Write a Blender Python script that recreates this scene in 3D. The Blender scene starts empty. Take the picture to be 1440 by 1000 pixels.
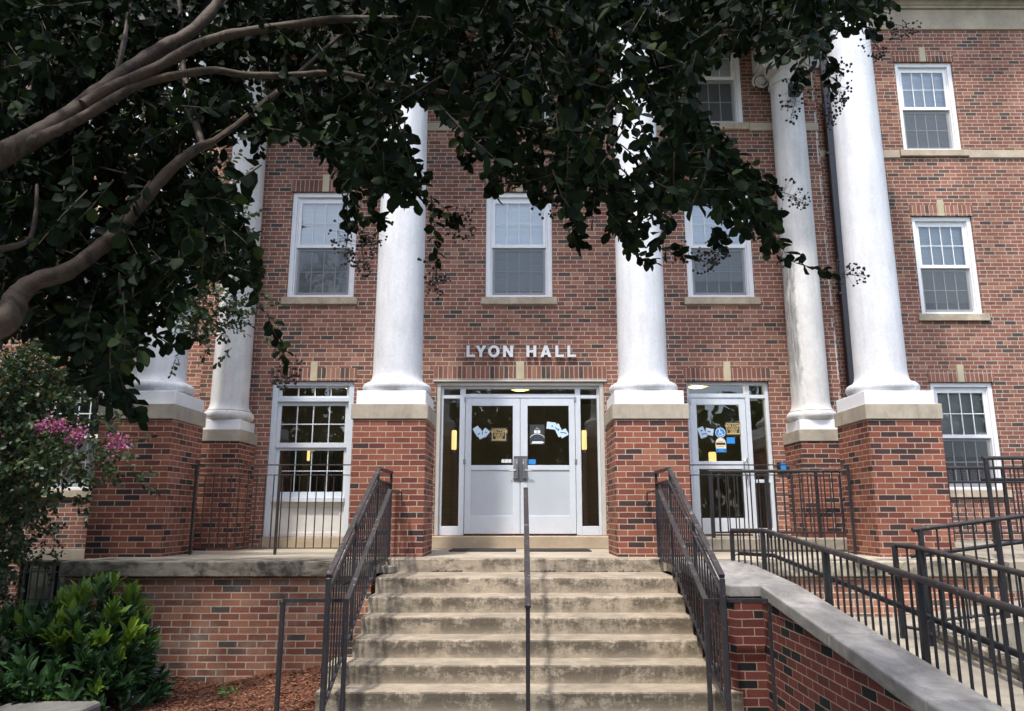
import bpy, math, random
import numpy as np
from mathutils import Vector, Matrix
random.seed(7); rng = np.random.default_rng(11)
R = math.radians
scene = bpy.context.scene; COL = scene.collection

# ------------------------------------------------------------------ camera, sky, sun, exposure
cam = bpy.data.cameras.new("camera"); cam_o = bpy.data.objects.new("camera", cam); COL.objects.link(cam_o)
cam.lens = 26.8; cam.sensor_width = 36; cam.shift_x = -0.008; cam.clip_start = .05; cam.clip_end = 500
cam_o.location = (0, 0, .5); cam_o.rotation_euler = (R(90 + 11.8), 0, 0)
scene.camera = cam_o
SUN_EL, SUN_AZ = 63, 208            # azimuth clockwise from +Y: behind the camera and to its left
world = bpy.data.worlds.new("World"); scene.world = world; world.use_nodes = True
nt = world.node_tree; bg = nt.nodes['Background']
sky = nt.nodes.new('ShaderNodeTexSky'); sky.sky_type = 'NISHITA'; sky.sun_disc = False
sky.sun_elevation = R(SUN_EL); sky.sun_rotation = R(SUN_AZ); sky.dust_density = 3.0; sky.air_density = 1.0; sky.ozone_density = 1.0
nt.links.new(sky.outputs[0], bg.inputs[0]); bg.inputs[1].default_value = .15
sl = bpy.data.lights.new("sun", 'SUN'); sl.energy = 1.5; sl.angle = R(3.0); sl.color = (1, .96, .90)
so = bpy.data.objects.new("sun", sl); COL.objects.link(so)
sd = Vector((math.sin(R(SUN_AZ)) * math.cos(R(SUN_EL)), math.cos(R(SUN_AZ)) * math.cos(R(SUN_EL)), math.sin(R(SUN_EL))))
so.rotation_euler = (-sd).to_track_quat('-Z', 'Y').to_euler()
scene.view_settings.view_transform = 'Standard'; scene.view_settings.look = 'None'
scene.view_settings.exposure = 1.45; scene.view_settings.gamma = 1
scene.render.engine = 'CYCLES'
scene.cycles.max_bounces = 8; scene.cycles.transparent_max_bounces = 16

# ------------------------------------------------------------------ object helpers
ORG = {}
def thing(name, label, cat, loc=(0, 0, 0), group=None, kind=None):
    o = bpy.data.objects.new(name, None); COL.objects.link(o); o.location = loc; o.empty_display_size = .1
    o['label'] = label; o['category'] = cat
    if group: o['group'] = group
    if kind: o['kind'] = kind
    ORG[o.name] = Vector(loc); return o
def tag(o, label, cat, group=None):
    o['label'] = label; o['category'] = cat
    if group: o['group'] = group
    return o
def link_mesh(name, verts, faces, mat, parent=None, smooth=False, origin=None):
    org = ORG[parent.name] if parent is not None else Vector(origin or (0, 0, 0))
    v = np.asarray(verts, dtype=float) - np.array(org)
    me = bpy.data.meshes.new(name); me.from_pydata(v.tolist(), [], faces); me.update()
    if mat: me.materials.append(mat)
    if smooth: me.polygons.foreach_set('use_smooth', [True] * len(me.polygons))
    o = bpy.data.objects.new(name, me); COL.objects.link(o)
    if parent is not None: o.parent = parent
    else: o.location = org
    ORG[o.name] = org
    return o
class MB:
    def __init__(s): s.v = []; s.f = []
    def add(s, vs, fs):
        n = len(s.v); s.v += [tuple(p) for p in vs]; s.f += [[i + n for i in f] for f in fs]; return s
    def box(s, x0, x1, y0, y1, z0, z1):
        return s.add([(x0,y0,z0),(x1,y0,z0),(x1,y1,z0),(x0,y1,z0),(x0,y0,z1),(x1,y0,z1),(x1,y1,z1),(x0,y1,z1)],
              [(0,3,2,1),(4,5,6,7),(0,1,5,4),(1,2,6,5),(2,3,7,6),(3,0,4,7)])
    def bar(s, p, q, w, h, up=(0, 0, 1)):
        p, q = Vector(p), Vector(q); d = (q - p).normalized(); u = Vector(up)
        if abs(d.dot(u)) > .99: u = Vector((0, 1, 0))
        a = d.cross(u).normalized() * w / 2; b = a.cross(d).normalized() * h / 2
        vs = [c + i * a + j * b for c in (p, q) for i, j in ((-1,-1),(1,-1),(1,1),(-1,1))]
        return s.add(vs, [(0,1,2,3),(7,6,5,4),(0,4,5,1),(1,5,6,2),(2,6,7,3),(3,7,4,0)])
    def tube(s, pts, r, n=8, cap=True):
        pts = [Vector(p) for p in pts]; m = len(pts); rr = r if isinstance(r, (list, tuple)) else [r] * m
        rings = []; prev = None
        for i, p in enumerate(pts):
            d = (pts[min(i + 1, m - 1)] - pts[max(i - 1, 0)]).normalized()
            u = prev if prev is not None else (Vector((0, 0, 1)) if abs(d.z) < .9 else Vector((1, 0, 0)))
            a = d.cross(u)
            if a.length < 1e-4: a = d.cross(Vector((.3, .8, .5)))
            a.normalize(); b = a.cross(d).normalized(); prev = b
            rings.append([p + rr[i] * (math.cos(2*math.pi*k/n) * a + math.sin(2*math.pi*k/n) * b) for k in range(n)])
        vs = [v for r_ in rings for v in r_]; fs = []
        for i in range(m - 1):
            for k in range(n):
                fs.append((i*n+k, i*n+(k+1) % n, (i+1)*n+(k+1) % n, (i+1)*n+k))
        if cap: fs += [tuple(range(n))[::-1], tuple((m-1)*n + k for k in range(n))]
        return s.add(vs, fs)
    def lathe(s, cx, cy, prof, n=48, a0=0, a1=2*math.pi):
        vs = []; fs = []
        for r, z in prof:
            for k in range(n):
                t = a0 + (a1 - a0) * k / n; vs.append((cx + r*math.cos(t), cy + r*math.sin(t), z))
        for i in range(len(prof) - 1):
            for k in range(n): fs.append((i*n+k, i*n+(k+1) % n, (i+1)*n+(k+1) % n, (i+1)*n+k))
        fs.append(tuple((len(prof)-1)*n + k for k in range(n))); fs.append(tuple(range(n))[::-1])
        return s.add(vs, fs)
    def prism(s, poly, fn, a, b):           # fn(u, v, t): extrude polygon from t=a to t=b
        n = len(poly); vs = [fn(u, v, a) for u, v in poly] + [fn(u, v, b) for u, v in poly]
        return s.add(vs, [tuple(range(n)), tuple(range(2*n-1, n-1, -1))] + [(i, n+i, n+(i+1) % n, (i+1) % n) for i in range(n)])
    def ico(s, c, r):
        t = (1 + 5 ** .5) / 2; k = r / math.sqrt(1 + t*t); c = Vector(c)
        vs = [c + k*Vector(p) for p in ((-1,t,0),(1,t,0),(-1,-t,0),(1,-t,0),(0,-1,t),(0,1,t),(0,-1,-t),(0,1,-t),(t,0,-1),(t,0,1),(-t,0,-1),(-t,0,1))]
        return s.add(vs, [(0,11,5),(0,5,1),(0,1,7),(0,7,10),(0,10,11),(1,5,9),(5,11,4),(11,10,2),(10,7,6),(7,1,8),(3,9,4),(3,4,2),(3,2,6),(3,6,8),(3,8,9),(4,9,5),(2,4,11),(6,2,10),(8,6,7),(9,8,1)])
    def build(s, name, mat, parent=None, smooth=False, bevel=0, origin=None, seg=1):
        o = link_mesh(name, s.v, s.f, mat, parent, smooth, origin)
        if bevel:
            m = o.modifiers.new('bevel', 'BEVEL'); m.width = bevel; m.segments = seg; m.limit_method = 'ANGLE'
        if smooth:
            try: o.data.set_sharp_from_angle(angle=R(40))
            except Exception: pass
        return o
def curve_mesh(name, loops, depth, mat, parent, place, kind='POLY'):
    """closed 2D loops (holes allowed) filled and extruded; place maps (x, y, z) to the world"""
    cu = bpy.data.curves.new(name, 'CURVE'); cu.dimensions = '2D'; cu.fill_mode = 'BOTH'; cu.extrude = depth / 2
    for lp in loops:
        sp = cu.splines.new('POLY'); sp.points.add(len(lp) - 1)
        for p, (x, y) in zip(sp.points, lp): p.co = (x, y, 0, 1)
        sp.use_cyclic_u = True
    return _c2m(name, cu, mat, parent, place)
def text_mesh(name, txt, size, mat, parent, place, depth=.001, bold=0., sx=1., spacing=1.):
    cu = bpy.data.curves.new(name, 'FONT'); cu.body = txt; cu.size = size; cu.align_x = 'CENTER'; cu.align_y = 'CENTER'
    cu.extrude = depth / 2; cu.offset = bold; cu.space_line = .9; cu.space_character = spacing
    return _c2m(name, cu, mat, parent, lambda x, y, z: place(x * sx, y, z))
def _c2m(name, cu, mat, parent, place):
    t = bpy.data.objects.new("tmp", cu); COL.objects.link(t)
    dg = bpy.context.evaluated_depsgraph_get(); dg.update()
    me = bpy.data.meshes.new_from_object(t.evaluated_get(dg))
    vs = [place(*v.co) for v in me.vertices]; fs = [list(p.vertices) for p in me.polygons]
    bpy.data.objects.remove(t); bpy.data.curves.remove(cu); bpy.data.meshes.remove(me)
    return link_mesh(name, vs, fs, mat, parent)
def front(cx, cz, y, ang=0):                # a flat thing facing -Y, turned by ang in its own plane
    c, s = math.cos(ang), math.sin(ang)
    return lambda u, v, t: (cx + u*c - v*s, y - t, cz + u*s + v*c)

# ------------------------------------------------------------------ materials
class NT:
    def __init__(s, name):
        s.m = bpy.data.materials.new(name); s.m.use_nodes = True; s.t = s.m.node_tree; s.b = s.t.nodes['Principled BSDF']; s.out = s.t.nodes['Material Output']
    def n(s, t, **k):
        x = s.t.nodes.new('ShaderNode' + t)
        for a, b in k.items(): setattr(x, a, b)
        return x
    def l(s, a, b): s.t.links.new(a, b)
    def set(s, sock, v):
        if hasattr(v, 'is_output'): s.l(v, sock)
        else: sock.default_value = v
    def math(s, op, a, b=0., c=None, clamp=False):
        x = s.n('Math', operation=op, use_clamp=clamp); s.set(x.inputs[0], a); s.set(x.inputs[1], b)
        if c is not None: s.set(x.inputs[2], c)
        return x.outputs[0]
    def mix(s, f, a, b, mode='MIX'):
        x = s.n('Mix', data_type='RGBA', blend_type=mode); s.set(x.inputs[0], f)
        for i, v in ((6, a), (7, b)):
            s.set(x.inputs[i], v if hasattr(v, 'is_output') else (*v, 1))
        return x.outputs[2]
    def noise(s, vec, scale, detail=4., rough=.55, dist=0.):
        x = s.n('TexNoise'); x.inputs['Scale'].default_value = scale; x.inputs['Detail'].default_value = detail; x.inputs['Roughness'].default_value = rough; x.inputs['Distortion'].default_value = dist
        if vec is not None: s.l(vec, x.inputs['Vector'])
        return x.outputs[0]
    def ramp(s, f, stops, interp='LINEAR'):
        x = s.n('ValToRGB'); x.color_ramp.interpolation = interp; e = x.color_ramp.elements
        while len(e) < len(stops): e.new(.5)
        for i, (p, c) in enumerate(stops): e[i].position = p; e[i].color = (*c, 1) if not isinstance(c, (int, float)) else (c, c, c, 1)
        s.l(f, x.inputs[0]); return x.outputs[0]
    def pos(s): return s.n('NewGeometry').outputs['Position']
    def sep(s, v):
        x = s.n('SeparateXYZ'); s.l(v, x.inputs[0]); return x.outputs
    def comb(s, a, b, c):
        x = s.n('CombineXYZ')
        for i, v in enumerate((a, b, c)): s.set(x.inputs[i], v)
        return x.outputs[0]
    def scalev(s, v, k):
        x = s.n('VectorMath', operation='MULTIPLY'); s.l(v, x.inputs[0]); x.inputs[1].default_value = k; return x.outputs[0]
    def bump(s, h, strength=.5, dist=.01):
        x = s.n('Bump'); x.inputs['Strength'].default_value = strength; x.inputs['Distance'].default_value = dist; s.l(h, x.inputs['Height']); s.l(x.outputs[0], s.b.inputs['Normal'])
    def fin(s, col=None, rough=.6, metal=0., spec=None):
        if col is not None: s.set(s.b.inputs['Base Color'], col if hasattr(col, 'is_output') else (*col, 1))
        s.set(s.b.inputs['Roughness'], rough); s.b.inputs['Metallic'].default_value = metal
        if spec is not None: s.b.inputs['Specular IOR Level'].default_value = spec
        return s.m
def brick_mat(name, stops, mortar, bw=.2045, bh=.07, swap=False, flemish=False, shift=(0., 0.), grime=.34, wear=0., moff=.5, msize=.0058, gain=(.96, .90, .83)):
    N = NT(name); p = N.pos(); geo = N.n('NewGeometry'); nx = N.math('ABSOLUTE', N.sep(geo.outputs['Normal'])[0])
    side = N.math('GREATER_THAN', nx, .5); q = N.sep(p)
    u = N.math('ADD', N.math('MULTIPLY', q[0], N.math('SUBTRACT', 1., side)), N.math('MULTIPLY', q[1], side))
    wob = N.math('MULTIPLY', N.math('SUBTRACT', N.noise(p, 9., 3.), .5), .006)
    wob2 = N.math('MULTIPLY', N.math('SUBTRACT', N.noise(N.scalev(p, (1., 1., 1.7)), 7., 3.), .5), .008)
    u = N.math('ADD', N.math('ADD', u, wob2), shift[0] + 40*bw); v = N.math('ADD', N.math('ADD', q[2], wob), shift[1] + 60*bh)
    b = N.n('TexBrick'); b.offset = moff; b.inputs['Scale'].default_value = 1.
    if flemish: b.squash = .6; b.squash_frequency = 6
    b.inputs['Color1'].default_value = (0, 0, 0, 1); b.inputs['Color2'].default_value = (1, 1, 1, 1); b.inputs['Mortar'].default_value = (.5, .5, .5, 1)
    b.inputs['Mortar Size'].default_value = msize; b.inputs['Mortar Smooth'].default_value = .2; b.inputs['Bias'].default_value = 0.
    b.inputs['Brick Width'].default_value = bw; b.inputs['Row Height'].default_value = bh
    N.l(N.comb(v, u, 0.) if swap else N.comb(u, v, 0.), b.inputs['Vector'])
    t = N.n('RGBToBW'); N.l(b.outputs['Color'], t.inputs[0])
    tone = N.math('ADD', t.outputs[0], N.math('MULTIPLY', N.math('SUBTRACT', N.noise(N.scalev(p, (1., 1., 1.6)), .8, 4., .6), .5), .55), clamp=True)
    c = N.mix(1., N.ramp(tone, stops, 'LINEAR'), gain, 'MULTIPLY')
    c = N.mix(.55, c, N.ramp(N.noise(p, 60., 5., .7), [(.25, .45), (.75, 1.25)]), 'MULTIPLY')
    if wear: c = N.mix(N.math('MULTIPLY', N.ramp(N.noise(p, 3.1, 5., .65), [(.5, 0.), (.72, 1.)]), wear), c, (.36, .25, .19))
    mo = N.mix(.6, mortar, N.ramp(N.noise(p, 30., 4., .7), [(.3, .55), (.7, 1.15)]), 'MULTIPLY')
    c = N.mix(b.outputs['Fac'], c, mo)
    g = N.ramp(N.noise(N.scalev(p, (1., 1., .45)), .9, 6., .62), [(.3, 1. - grime), (.62, 1.08)])
    c = N.mix(1., c, g, 'MULTIPLY')
    h = N.math('ADD', N.math('SUBTRACT', 1., b.outputs['Fac']), N.math('MULTIPLY', N.noise(p, 120., 4., .7), .35))
    N.bump(h, .75, .006)
    return N.fin(c, .88, 0., .25)
WALL = [(0., (.085, .076, .075)), (.06, (.13, .098, .090)), (.13, (.185, .098, .083)), (.35, (.26, .122, .096)), (.55, (.31, .150, .115)), (.75, (.27, .112, .088)), (.9, (.36, .185, .138)), (1., (.40, .22, .165))]
PIER = [(0., (.06, .035, .035)), (.16, (.085, .042, .042)), (.22, (.16, .048, .040)), (.42, (.22, .068, .048)), (.6, (.32, .10, .064)), (.8, (.28, .085, .058)), (1., (.37, .14, .09))]
RET = [(0., (.085, .076, .074)), (.11, (.12, .10, .092)), (.16, (.19, .085, .062)), (.4, (.27, .110, .078)), (.65, (.34, .15, .10)), (.85, (.38, .18, .12)), (1., (.42, .22, .15))]
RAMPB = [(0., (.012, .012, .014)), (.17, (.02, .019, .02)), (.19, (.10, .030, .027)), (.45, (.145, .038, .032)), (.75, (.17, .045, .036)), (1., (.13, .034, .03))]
MORT = (.60, .50, .40)
M = {}
M['brick_wall'] = brick_mat('brick_wall', WALL, MORT, flemish=True)
M['brick_wing'] = brick_mat('brick_wing', WALL, MORT, flemish=True, shift=(.07, .02))
M['brick_soldier'] = brick_mat('brick_soldier', WALL, MORT, swap=True, moff=0., bw=.26, bh=.0735, shift=(.0, .02))
M['brick_pier'] = brick_mat('brick_pier', PIER, (.46, .36, .27), shift=(.03, .03), grime=.26, msize=.006, gain=(.86, .92, .90))
M['brick_retaining'] = brick_mat('brick_retaining', RET, (.58, .49, .38), shift=(.02, .035), grime=.4, wear=.8, msize=.007, gain=(1.12, 1.04, .94))
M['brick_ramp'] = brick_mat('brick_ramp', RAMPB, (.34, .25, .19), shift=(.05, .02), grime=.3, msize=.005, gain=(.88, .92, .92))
def stone_mat(name, c, dark=.6, scale=2.5, stain=0., stainc=(.10, .095, .085), bumps=.25, rough=.85, stretch=(1., 1., 1.), lo=.48, hi=.68):
    N = NT(name); p = N.pos()
    k = N.ramp(N.noise(p, scale, 8., .65), [(.3, dark), (.65, 1.06)])
    col = N.mix(1., c, k, 'MULTIPLY')
    col = N.mix(.35, col, N.ramp(N.noise(p, 90., 4., .8), [(.3, .6), (.7, 1.25)]), 'MULTIPLY')
    if stain:
        f = N.math('MULTIPLY', N.ramp(N.noise(N.scalev(p, stretch), 4.2, 9., .72, .6), [(lo, 0.), (hi, 1.)]), stain)
        col = N.mix(f, col, stainc)
    N.bump(N.math('ADD', N.noise(p, 160., 3., .7), N.math('MULTIPLY', N.noise(p, 14., 4.), 2.)), bumps, .004)
    return N.fin(col, rough, 0., .3)
M['limestone'] = stone_mat('limestone', (.47, .40, .30), .72)
M['pier_cap'] = stone_mat('pier_cap', (.42, .37, .29), .68, stain=.35, stretch=(1.5, 1.5, .35))
M['sill_stone'] = stone_mat('sill_stone', (.50, .42, .31), .65, 4., stain=.35, stretch=(1., 1., .5))
M['keystone'] = stone_mat('keystone', (.50, .44, .30), .8)
M['coping_stone'] = stone_mat('coping_stone', (.46, .41, .31), .55, 3., stain=.92, stainc=(.05, .046, .038), stretch=(.8, 1., 1.), lo=.42, hi=.60)
M['ramp_coping'] = stone_mat('ramp_coping', (.33, .32, .30), .6, 2., stain=.75, stainc=(.115, .112, .108), lo=.40, hi=.62, stretch=(1., .5, 1.))
M['concrete'] = stone_mat('concrete', (.33, .295, .235), .6, 1.6, stain=.6)
M['porch_floor'] = stone_mat('porch_floor', (.42, .375, .30), .7, 1.6, stain=.3)
M['block'] = stone_mat('block', (.19, .185, .17), .6, 5., stain=.5)
M['entry_step'] = stone_mat('entry_step', (.46, .37, .26), .75, 2., stain=.3, lo=.5, hi=.75)
def stair_mat():
    N = NT('stair_concrete'); p = N.pos(); q = N.sep(p); geo = N.n('NewGeometry'); n = N.sep(geo.outputs['Normal'])
    base = N.mix(1., (.445, .38, .29), N.ramp(N.noise(p, 1.9, 8., .65), [(.28, .68), (.66, 1.08)]), 'MULTIPLY')
    base = N.mix(.4, base, N.ramp(N.noise(p, 110., 4., .8), [(.3, .55), (.7, 1.3)]), 'MULTIPLY')
    riser = N.math('GREATER_THAN', N.math('ABSOLUTE', n[1]), .6)
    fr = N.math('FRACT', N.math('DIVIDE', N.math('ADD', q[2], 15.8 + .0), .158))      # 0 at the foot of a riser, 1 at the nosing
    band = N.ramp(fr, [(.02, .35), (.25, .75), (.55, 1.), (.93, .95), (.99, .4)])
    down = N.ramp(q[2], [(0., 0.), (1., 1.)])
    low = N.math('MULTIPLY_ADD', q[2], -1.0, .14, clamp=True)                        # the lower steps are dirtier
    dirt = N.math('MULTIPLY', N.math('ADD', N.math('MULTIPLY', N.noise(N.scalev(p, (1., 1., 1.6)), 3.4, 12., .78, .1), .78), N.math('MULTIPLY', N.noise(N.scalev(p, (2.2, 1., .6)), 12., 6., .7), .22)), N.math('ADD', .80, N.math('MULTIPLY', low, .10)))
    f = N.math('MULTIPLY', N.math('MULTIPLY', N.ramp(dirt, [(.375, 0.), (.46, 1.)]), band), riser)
    tread = N.math('MULTIPLY', N.math('SUBTRACT', 1., riser), N.math('MULTIPLY', N.ramp(N.noise(p, 4., 9., .75), [(.36, .15), (.6, 1.)]), .5))
    speck = N.math('MULTIPLY', N.ramp(N.noise(p, 26., 6., .75), [(.62, 0.), (.7, 1.)]), .5)
    f = N.math('ADD', N.math('MULTIPLY', f, .82), N.math('ADD', tread, N.math('MULTIPLY', speck, riser)), clamp=True)
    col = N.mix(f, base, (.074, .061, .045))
    rust = N.math('MULTIPLY', N.ramp(N.noise(p, 4.5, 7., .7), [(.66, 0.), (.72, 1.)]), .6)
    col = N.mix(N.math('MULTIPLY', rust, riser), col, (.09, .045, .025))
    N.bump(N.math('ADD', N.noise(p, 140., 4., .75), N.math('MULTIPLY', N.noise(p, 18., 5., .7), 3.)), .45, .005)
    return N.fin(col, .9, 0., .25)
M['stair'] = stair_mat()
def paint_mat(name, c, mott=.08, rough=.5, scale=6., bumpy=.15):
    N = NT(name); p = N.pos()
    k = N.ramp(N.noise(p, scale, 6., .65), [(.3, 1 - mott), (.7, 1.03)])
    N.bump(N.noise(p, 70., 4., .7), bumpy, .004)
    return N.fin(N.mix(1., c, k, 'MULTIPLY'), rough)
def column_mat(name, c, dirt, streak=False):
    N = NT(name); p = N.pos(); q = N.sep(p)
    col = N.mix(1., c, N.ramp(N.noise(p, 2.2, 7., .65), [(.3, 1 - dirt), (.66, 1.03)]), 'MULTIPLY')
    sp = N.ramp(N.noise(p, 34., 6., .8), [(.36, .66), (.54, 1.)])
    col = N.mix(.35, col, sp, 'MULTIPLY')
    col = N.mix(.5, col, N.ramp(N.noise(N.scalev(p, (1., 1., .12)), 7., 6., .7), [(.34, .72), (.58, 1.)]), 'MULTIPLY')
    low = N.math('MULTIPLY', N.ramp(N.noise(N.scalev(p, (1., 1., .5)), 9., 6., .7), [(.5, 0.), (.72, 1.)]), N.ramp(N.math('MULTIPLY', q[2], .2), [(.38, .75), (.46, .28), (.9, .12)]))
    col = N.mix(low, col, (.36, .34, .30))
    if streak:
        x = N.math('ADD', q[0], N.math('MULTIPLY', N.math('SUBTRACT', N.noise(N.scalev(p, (1., 1., 1.6)), 2.2, 5., .7), .5), .16))
        a = N.math('MULTIPLY', N.ramp(N.math('MULTIPLY', N.math('SUBTRACT', x, 4.13), 4.), [(.0, 1.), (.34, .85), (.46, 0.)]), N.ramp(N.math('MULTIPLY', q[2], .125), [(.24, 0.), (.34, 1.), (.52, 1.), (.62, 0.)]))
        a = N.math('MULTIPLY', a, N.ramp(N.noise(N.scalev(p, (3., 3., .4)), 8., 5., .7), [(.35, .2), (.6, 1.)]))
        col = N.mix(a, col, (.17, .165, .155))
    N.bump(N.noise(p, 60., 5., .75), .22, .004)
    return N.fin(col, .6)
M['column'] = column_mat('column_paint', (.64, .65, .665), .10)
M['column_rear'] = column_mat('column_rear_paint', (.69, .68, .65), .2)
M['column_stained'] = column_mat('column_stained_paint', (.69, .68, .65), .2, True)
M['plinth'] = paint_mat('plinth_paint', (.76, .77, .78), .06)
M['white'] = paint_mat('white_frame', (.78, .79, .80), .05, .4)
M['alum'] = paint_mat('painted_aluminium', (.60, .65, .695), .06, .33)
M['doorpanel'] = paint_mat('door_panel', (.50, .545, .585), .08, .38, 1.5)
M['beige_trim'] = paint_mat('beige_trim', (.52, .49, .43), .12, .6)
M['panelwhite'] = paint_mat('panel_white', (.66, .65, .61), .14, .55)
def simple(name, c, rough=.5, metal=0., emit=None, es=1.):
    N = NT(name)
    if emit: N.b.inputs['Emission Color'].default_value = (*emit, 1); N.b.inputs['Emission Strength'].default_value = es
    return N.fin(c, rough, metal)
def rail_mat(name, c, chip, amount):
    N = NT(name); p = N.pos()
    col = N.mix(1., c, N.ramp(N.noise(p, 5., 6., .7), [(.3, .65), (.7, 1.2)]), 'MULTIPLY')
    f = N.math('MULTIPLY', N.ramp(N.noise(p, 16., 6., .75), [(.58, 0.), (.64, 1.)]), amount)
    N.bump(N.noise(p, 60., 4.), .2, .002)
    return N.fin(N.mix(f, col, chip), N.ramp(N.noise(p, 9., 4.), [(.3, .35), (.7, .6)]))
M['rail_dark'] = rail_mat('rail_paint', (.020, .020, .025), (.12, .10, .09), .3)
M['rail_top'] = rail_mat('rail_paint_worn', (.036, .032, .033), (.30, .27, .25), .6)
M['rail_brown'] = rail_mat('rail_paint_brown', (.034, .027, .022), (.08, .042, .026), .6)
M['rail_ramp'] = rail_mat('rail_paint_ramp', (.017, .017, .021), (.08, .055, .04), .3)
M['rail_ramp_top'] = rail_mat('rail_paint_ramp_top', (.026, .023, .024), (.13, .085, .065), .8)
M['downspout'] = paint_mat('downspout_brown', (.055, .048, .048), .2, .45)
def glass_mat():
    N = NT('window_glass'); N.t.nodes.remove(N.b)
    tr = N.n('BsdfTransparent'); tr.inputs[0].default_value = (.97, .985, .98, 1); gl = N.n('BsdfGlossy'); gl.inputs['Roughness'].default_value = .015; gl.inputs[0].default_value = (.95, .97, 1, 1)
    fr = N.n('Fresnel'); fr.inputs[0].default_value = 2.1
    bp = N.n('Bump'); bp.inputs['Strength'].default_value = .03; bp.inputs['Distance'].default_value = .05
    x = N.n('TexNoise'); x.inputs['Scale'].default_value = 2.2; N.l(N.pos(), x.inputs['Vector']); N.l(x.outputs[0], bp.inputs['Height']); N.l(bp.outputs[0], gl.inputs['Normal'])
    mx = N.n('MixShader'); N.l(fr.outputs[0], mx.inputs[0]); N.l(tr.outputs[0], mx.inputs[1]); N.l(gl.outputs[0], mx.inputs[2]); N.l(mx.outputs[0], N.out.inputs[0])
    return N.m
M['glass'] = glass_mat()
def screen_mat():
    N = NT('insect_screen'); N.t.nodes.remove(N.b)
    tr = N.n('BsdfTransparent'); d = N.n('BsdfDiffuse'); d.inputs[0].default_value = (.13, .14, .145, 1)
    mx = N.n('MixShader'); mx.inputs[0].default_value = .52; N.l(tr.outputs[0], mx.inputs[1]); N.l(d.outputs[0], mx.inputs[2]); N.l(mx.outputs[0], N.out.inputs[0]); return N.m
M['screen'] = screen_mat()
M['blind'] = simple('blind_slat', (.88, .92, .94), .5)
M['blind_tan'] = simple('blind_slat_tan', (.78, .79, .76), .5)
M['lobby'] = paint_mat('lobby_wall', (.20, .205, .175), .3, .7, 2.)
M['curtain'] = paint_mat('curtain', (.05, .055, .06), .5, .8, 3.)
M['lamp_yellow'] = simple('lamp_yellow', (.8, .6, .2), .4, 0, (1., .62, .16), .5)
M['lamp_sconce'] = simple('lamp_sconce', (.8, .6, .3), .4, 0, (1., .70, .26), .5)
M['steel'] = simple('brushed_steel', (.42, .43, .44), .35, .8)
M['plate'] = simple('latch_plate', (.13, .13, .135), .45, .4)
M['letter'] = paint_mat('letter_metal', (.60, .62, .65), .08, .35)
M['black'] = simple('black_plastic', (.015, .015, .017), .4)
M['blue'] = simple('blue_print', (.03, .25, .65), .5)
M['paper'] = simple('paper_pale_blue', (.55, .70, .82), .7)
M['ink'] = simple('ink_navy', (.03, .08, .22), .6)
M['gold'] = simple('gold_print', (.52, .38, .14), .6)
M['darkprint'] = simple('dark_print', (.03, .035, .035), .6)
M['maroon'] = simple('maroon_print', (.25, .08, .02), .6)
M['offwhite'] = simple('offwhite_print', (.75, .76, .74), .6)
M['cream'] = simple('cream_print', (.78, .72, .52), .6)
M['mat'] = stone_mat('door_mat_rubber', (.035, .032, .032), .6, 20.)
M['roof'] = simple('roof_felt', (.08, .08, .08), .9)
M['streak'] = stone_mat('lime_streak', (.62, .60, .57), .7, 9.)
M['wood'] = simple('interior_dark', (.03, .028, .024), .7)
def bark_mat(name, a, b, c):
    N = NT(name); p = N.pos()
    f = N.ramp(N.noise(N.scalev(p, (1., 1., 1.)), 10., 7., .68, .8), [(.38, a), (.5, b), (.6, c)])
    f = N.mix(.4, f, N.ramp(N.noise(p, 60., 5., .7), [(.3, .5), (.7, 1.3)]), 'MULTIPLY')
    N.bump(N.math('ADD', N.noise(p, 18., 6., .6), N.math('MULTIPLY', N.noise(p, 90., 4.), .3)), .5, .01)
    return N.fin(f, .75)
M['bark'] = bark_mat('crape_bark', (.046, .029, .019), (.085, .057, .038), (.028, .019, .014))
M['bark_dark'] = bark_mat('bark_dark', (.045, .032, .024), (.08, .06, .045), (.03, .022, .018))
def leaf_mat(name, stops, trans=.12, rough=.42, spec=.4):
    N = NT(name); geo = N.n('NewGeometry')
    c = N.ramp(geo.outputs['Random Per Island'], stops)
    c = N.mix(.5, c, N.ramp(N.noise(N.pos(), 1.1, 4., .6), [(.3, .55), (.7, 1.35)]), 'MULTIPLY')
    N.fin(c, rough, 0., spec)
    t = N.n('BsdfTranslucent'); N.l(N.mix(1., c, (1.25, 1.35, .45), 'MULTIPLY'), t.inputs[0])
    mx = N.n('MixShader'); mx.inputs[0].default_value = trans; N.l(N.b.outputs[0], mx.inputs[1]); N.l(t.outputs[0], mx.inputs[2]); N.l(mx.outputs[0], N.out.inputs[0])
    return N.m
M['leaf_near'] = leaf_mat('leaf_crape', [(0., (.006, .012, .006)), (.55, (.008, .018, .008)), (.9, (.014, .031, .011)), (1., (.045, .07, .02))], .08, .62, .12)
M['leaf_far'] = leaf_mat('leaf_crape_far', [(0., (.022, .044, .024)), (.5, (.035, .066, .029)), (.85, (.06, .095, .035)), (.97, (.12, .11, .03)), (1., (.12, .05, .02))], .2)
M['leaf_laurel'] = leaf_mat('leaf_laurel', [(0., (.024, .058, .024)), (.6, (.036, .085, .030)), (1., (.055, .115, .036))], .10, .3, .5)
M['leaf_young'] = leaf_mat('leaf_laurel_young', [(0., (.11, .21, .035)), (1., (.22, .33, .05))], .2, .35)
M['weed'] = leaf_mat('leaf_weed', [(0., (.05, .12, .03)), (1., (.09, .18, .05))], .2)
M['berry'] = simple('seed_pod', (.022, .016, .014), .5)
M['flower'] = leaf_mat('flower_pink', [(0., (.30, .08, .20)), (.6, (.42, .13, .29)), (1., (.55, .25, .42))], .25, .6)
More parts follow.
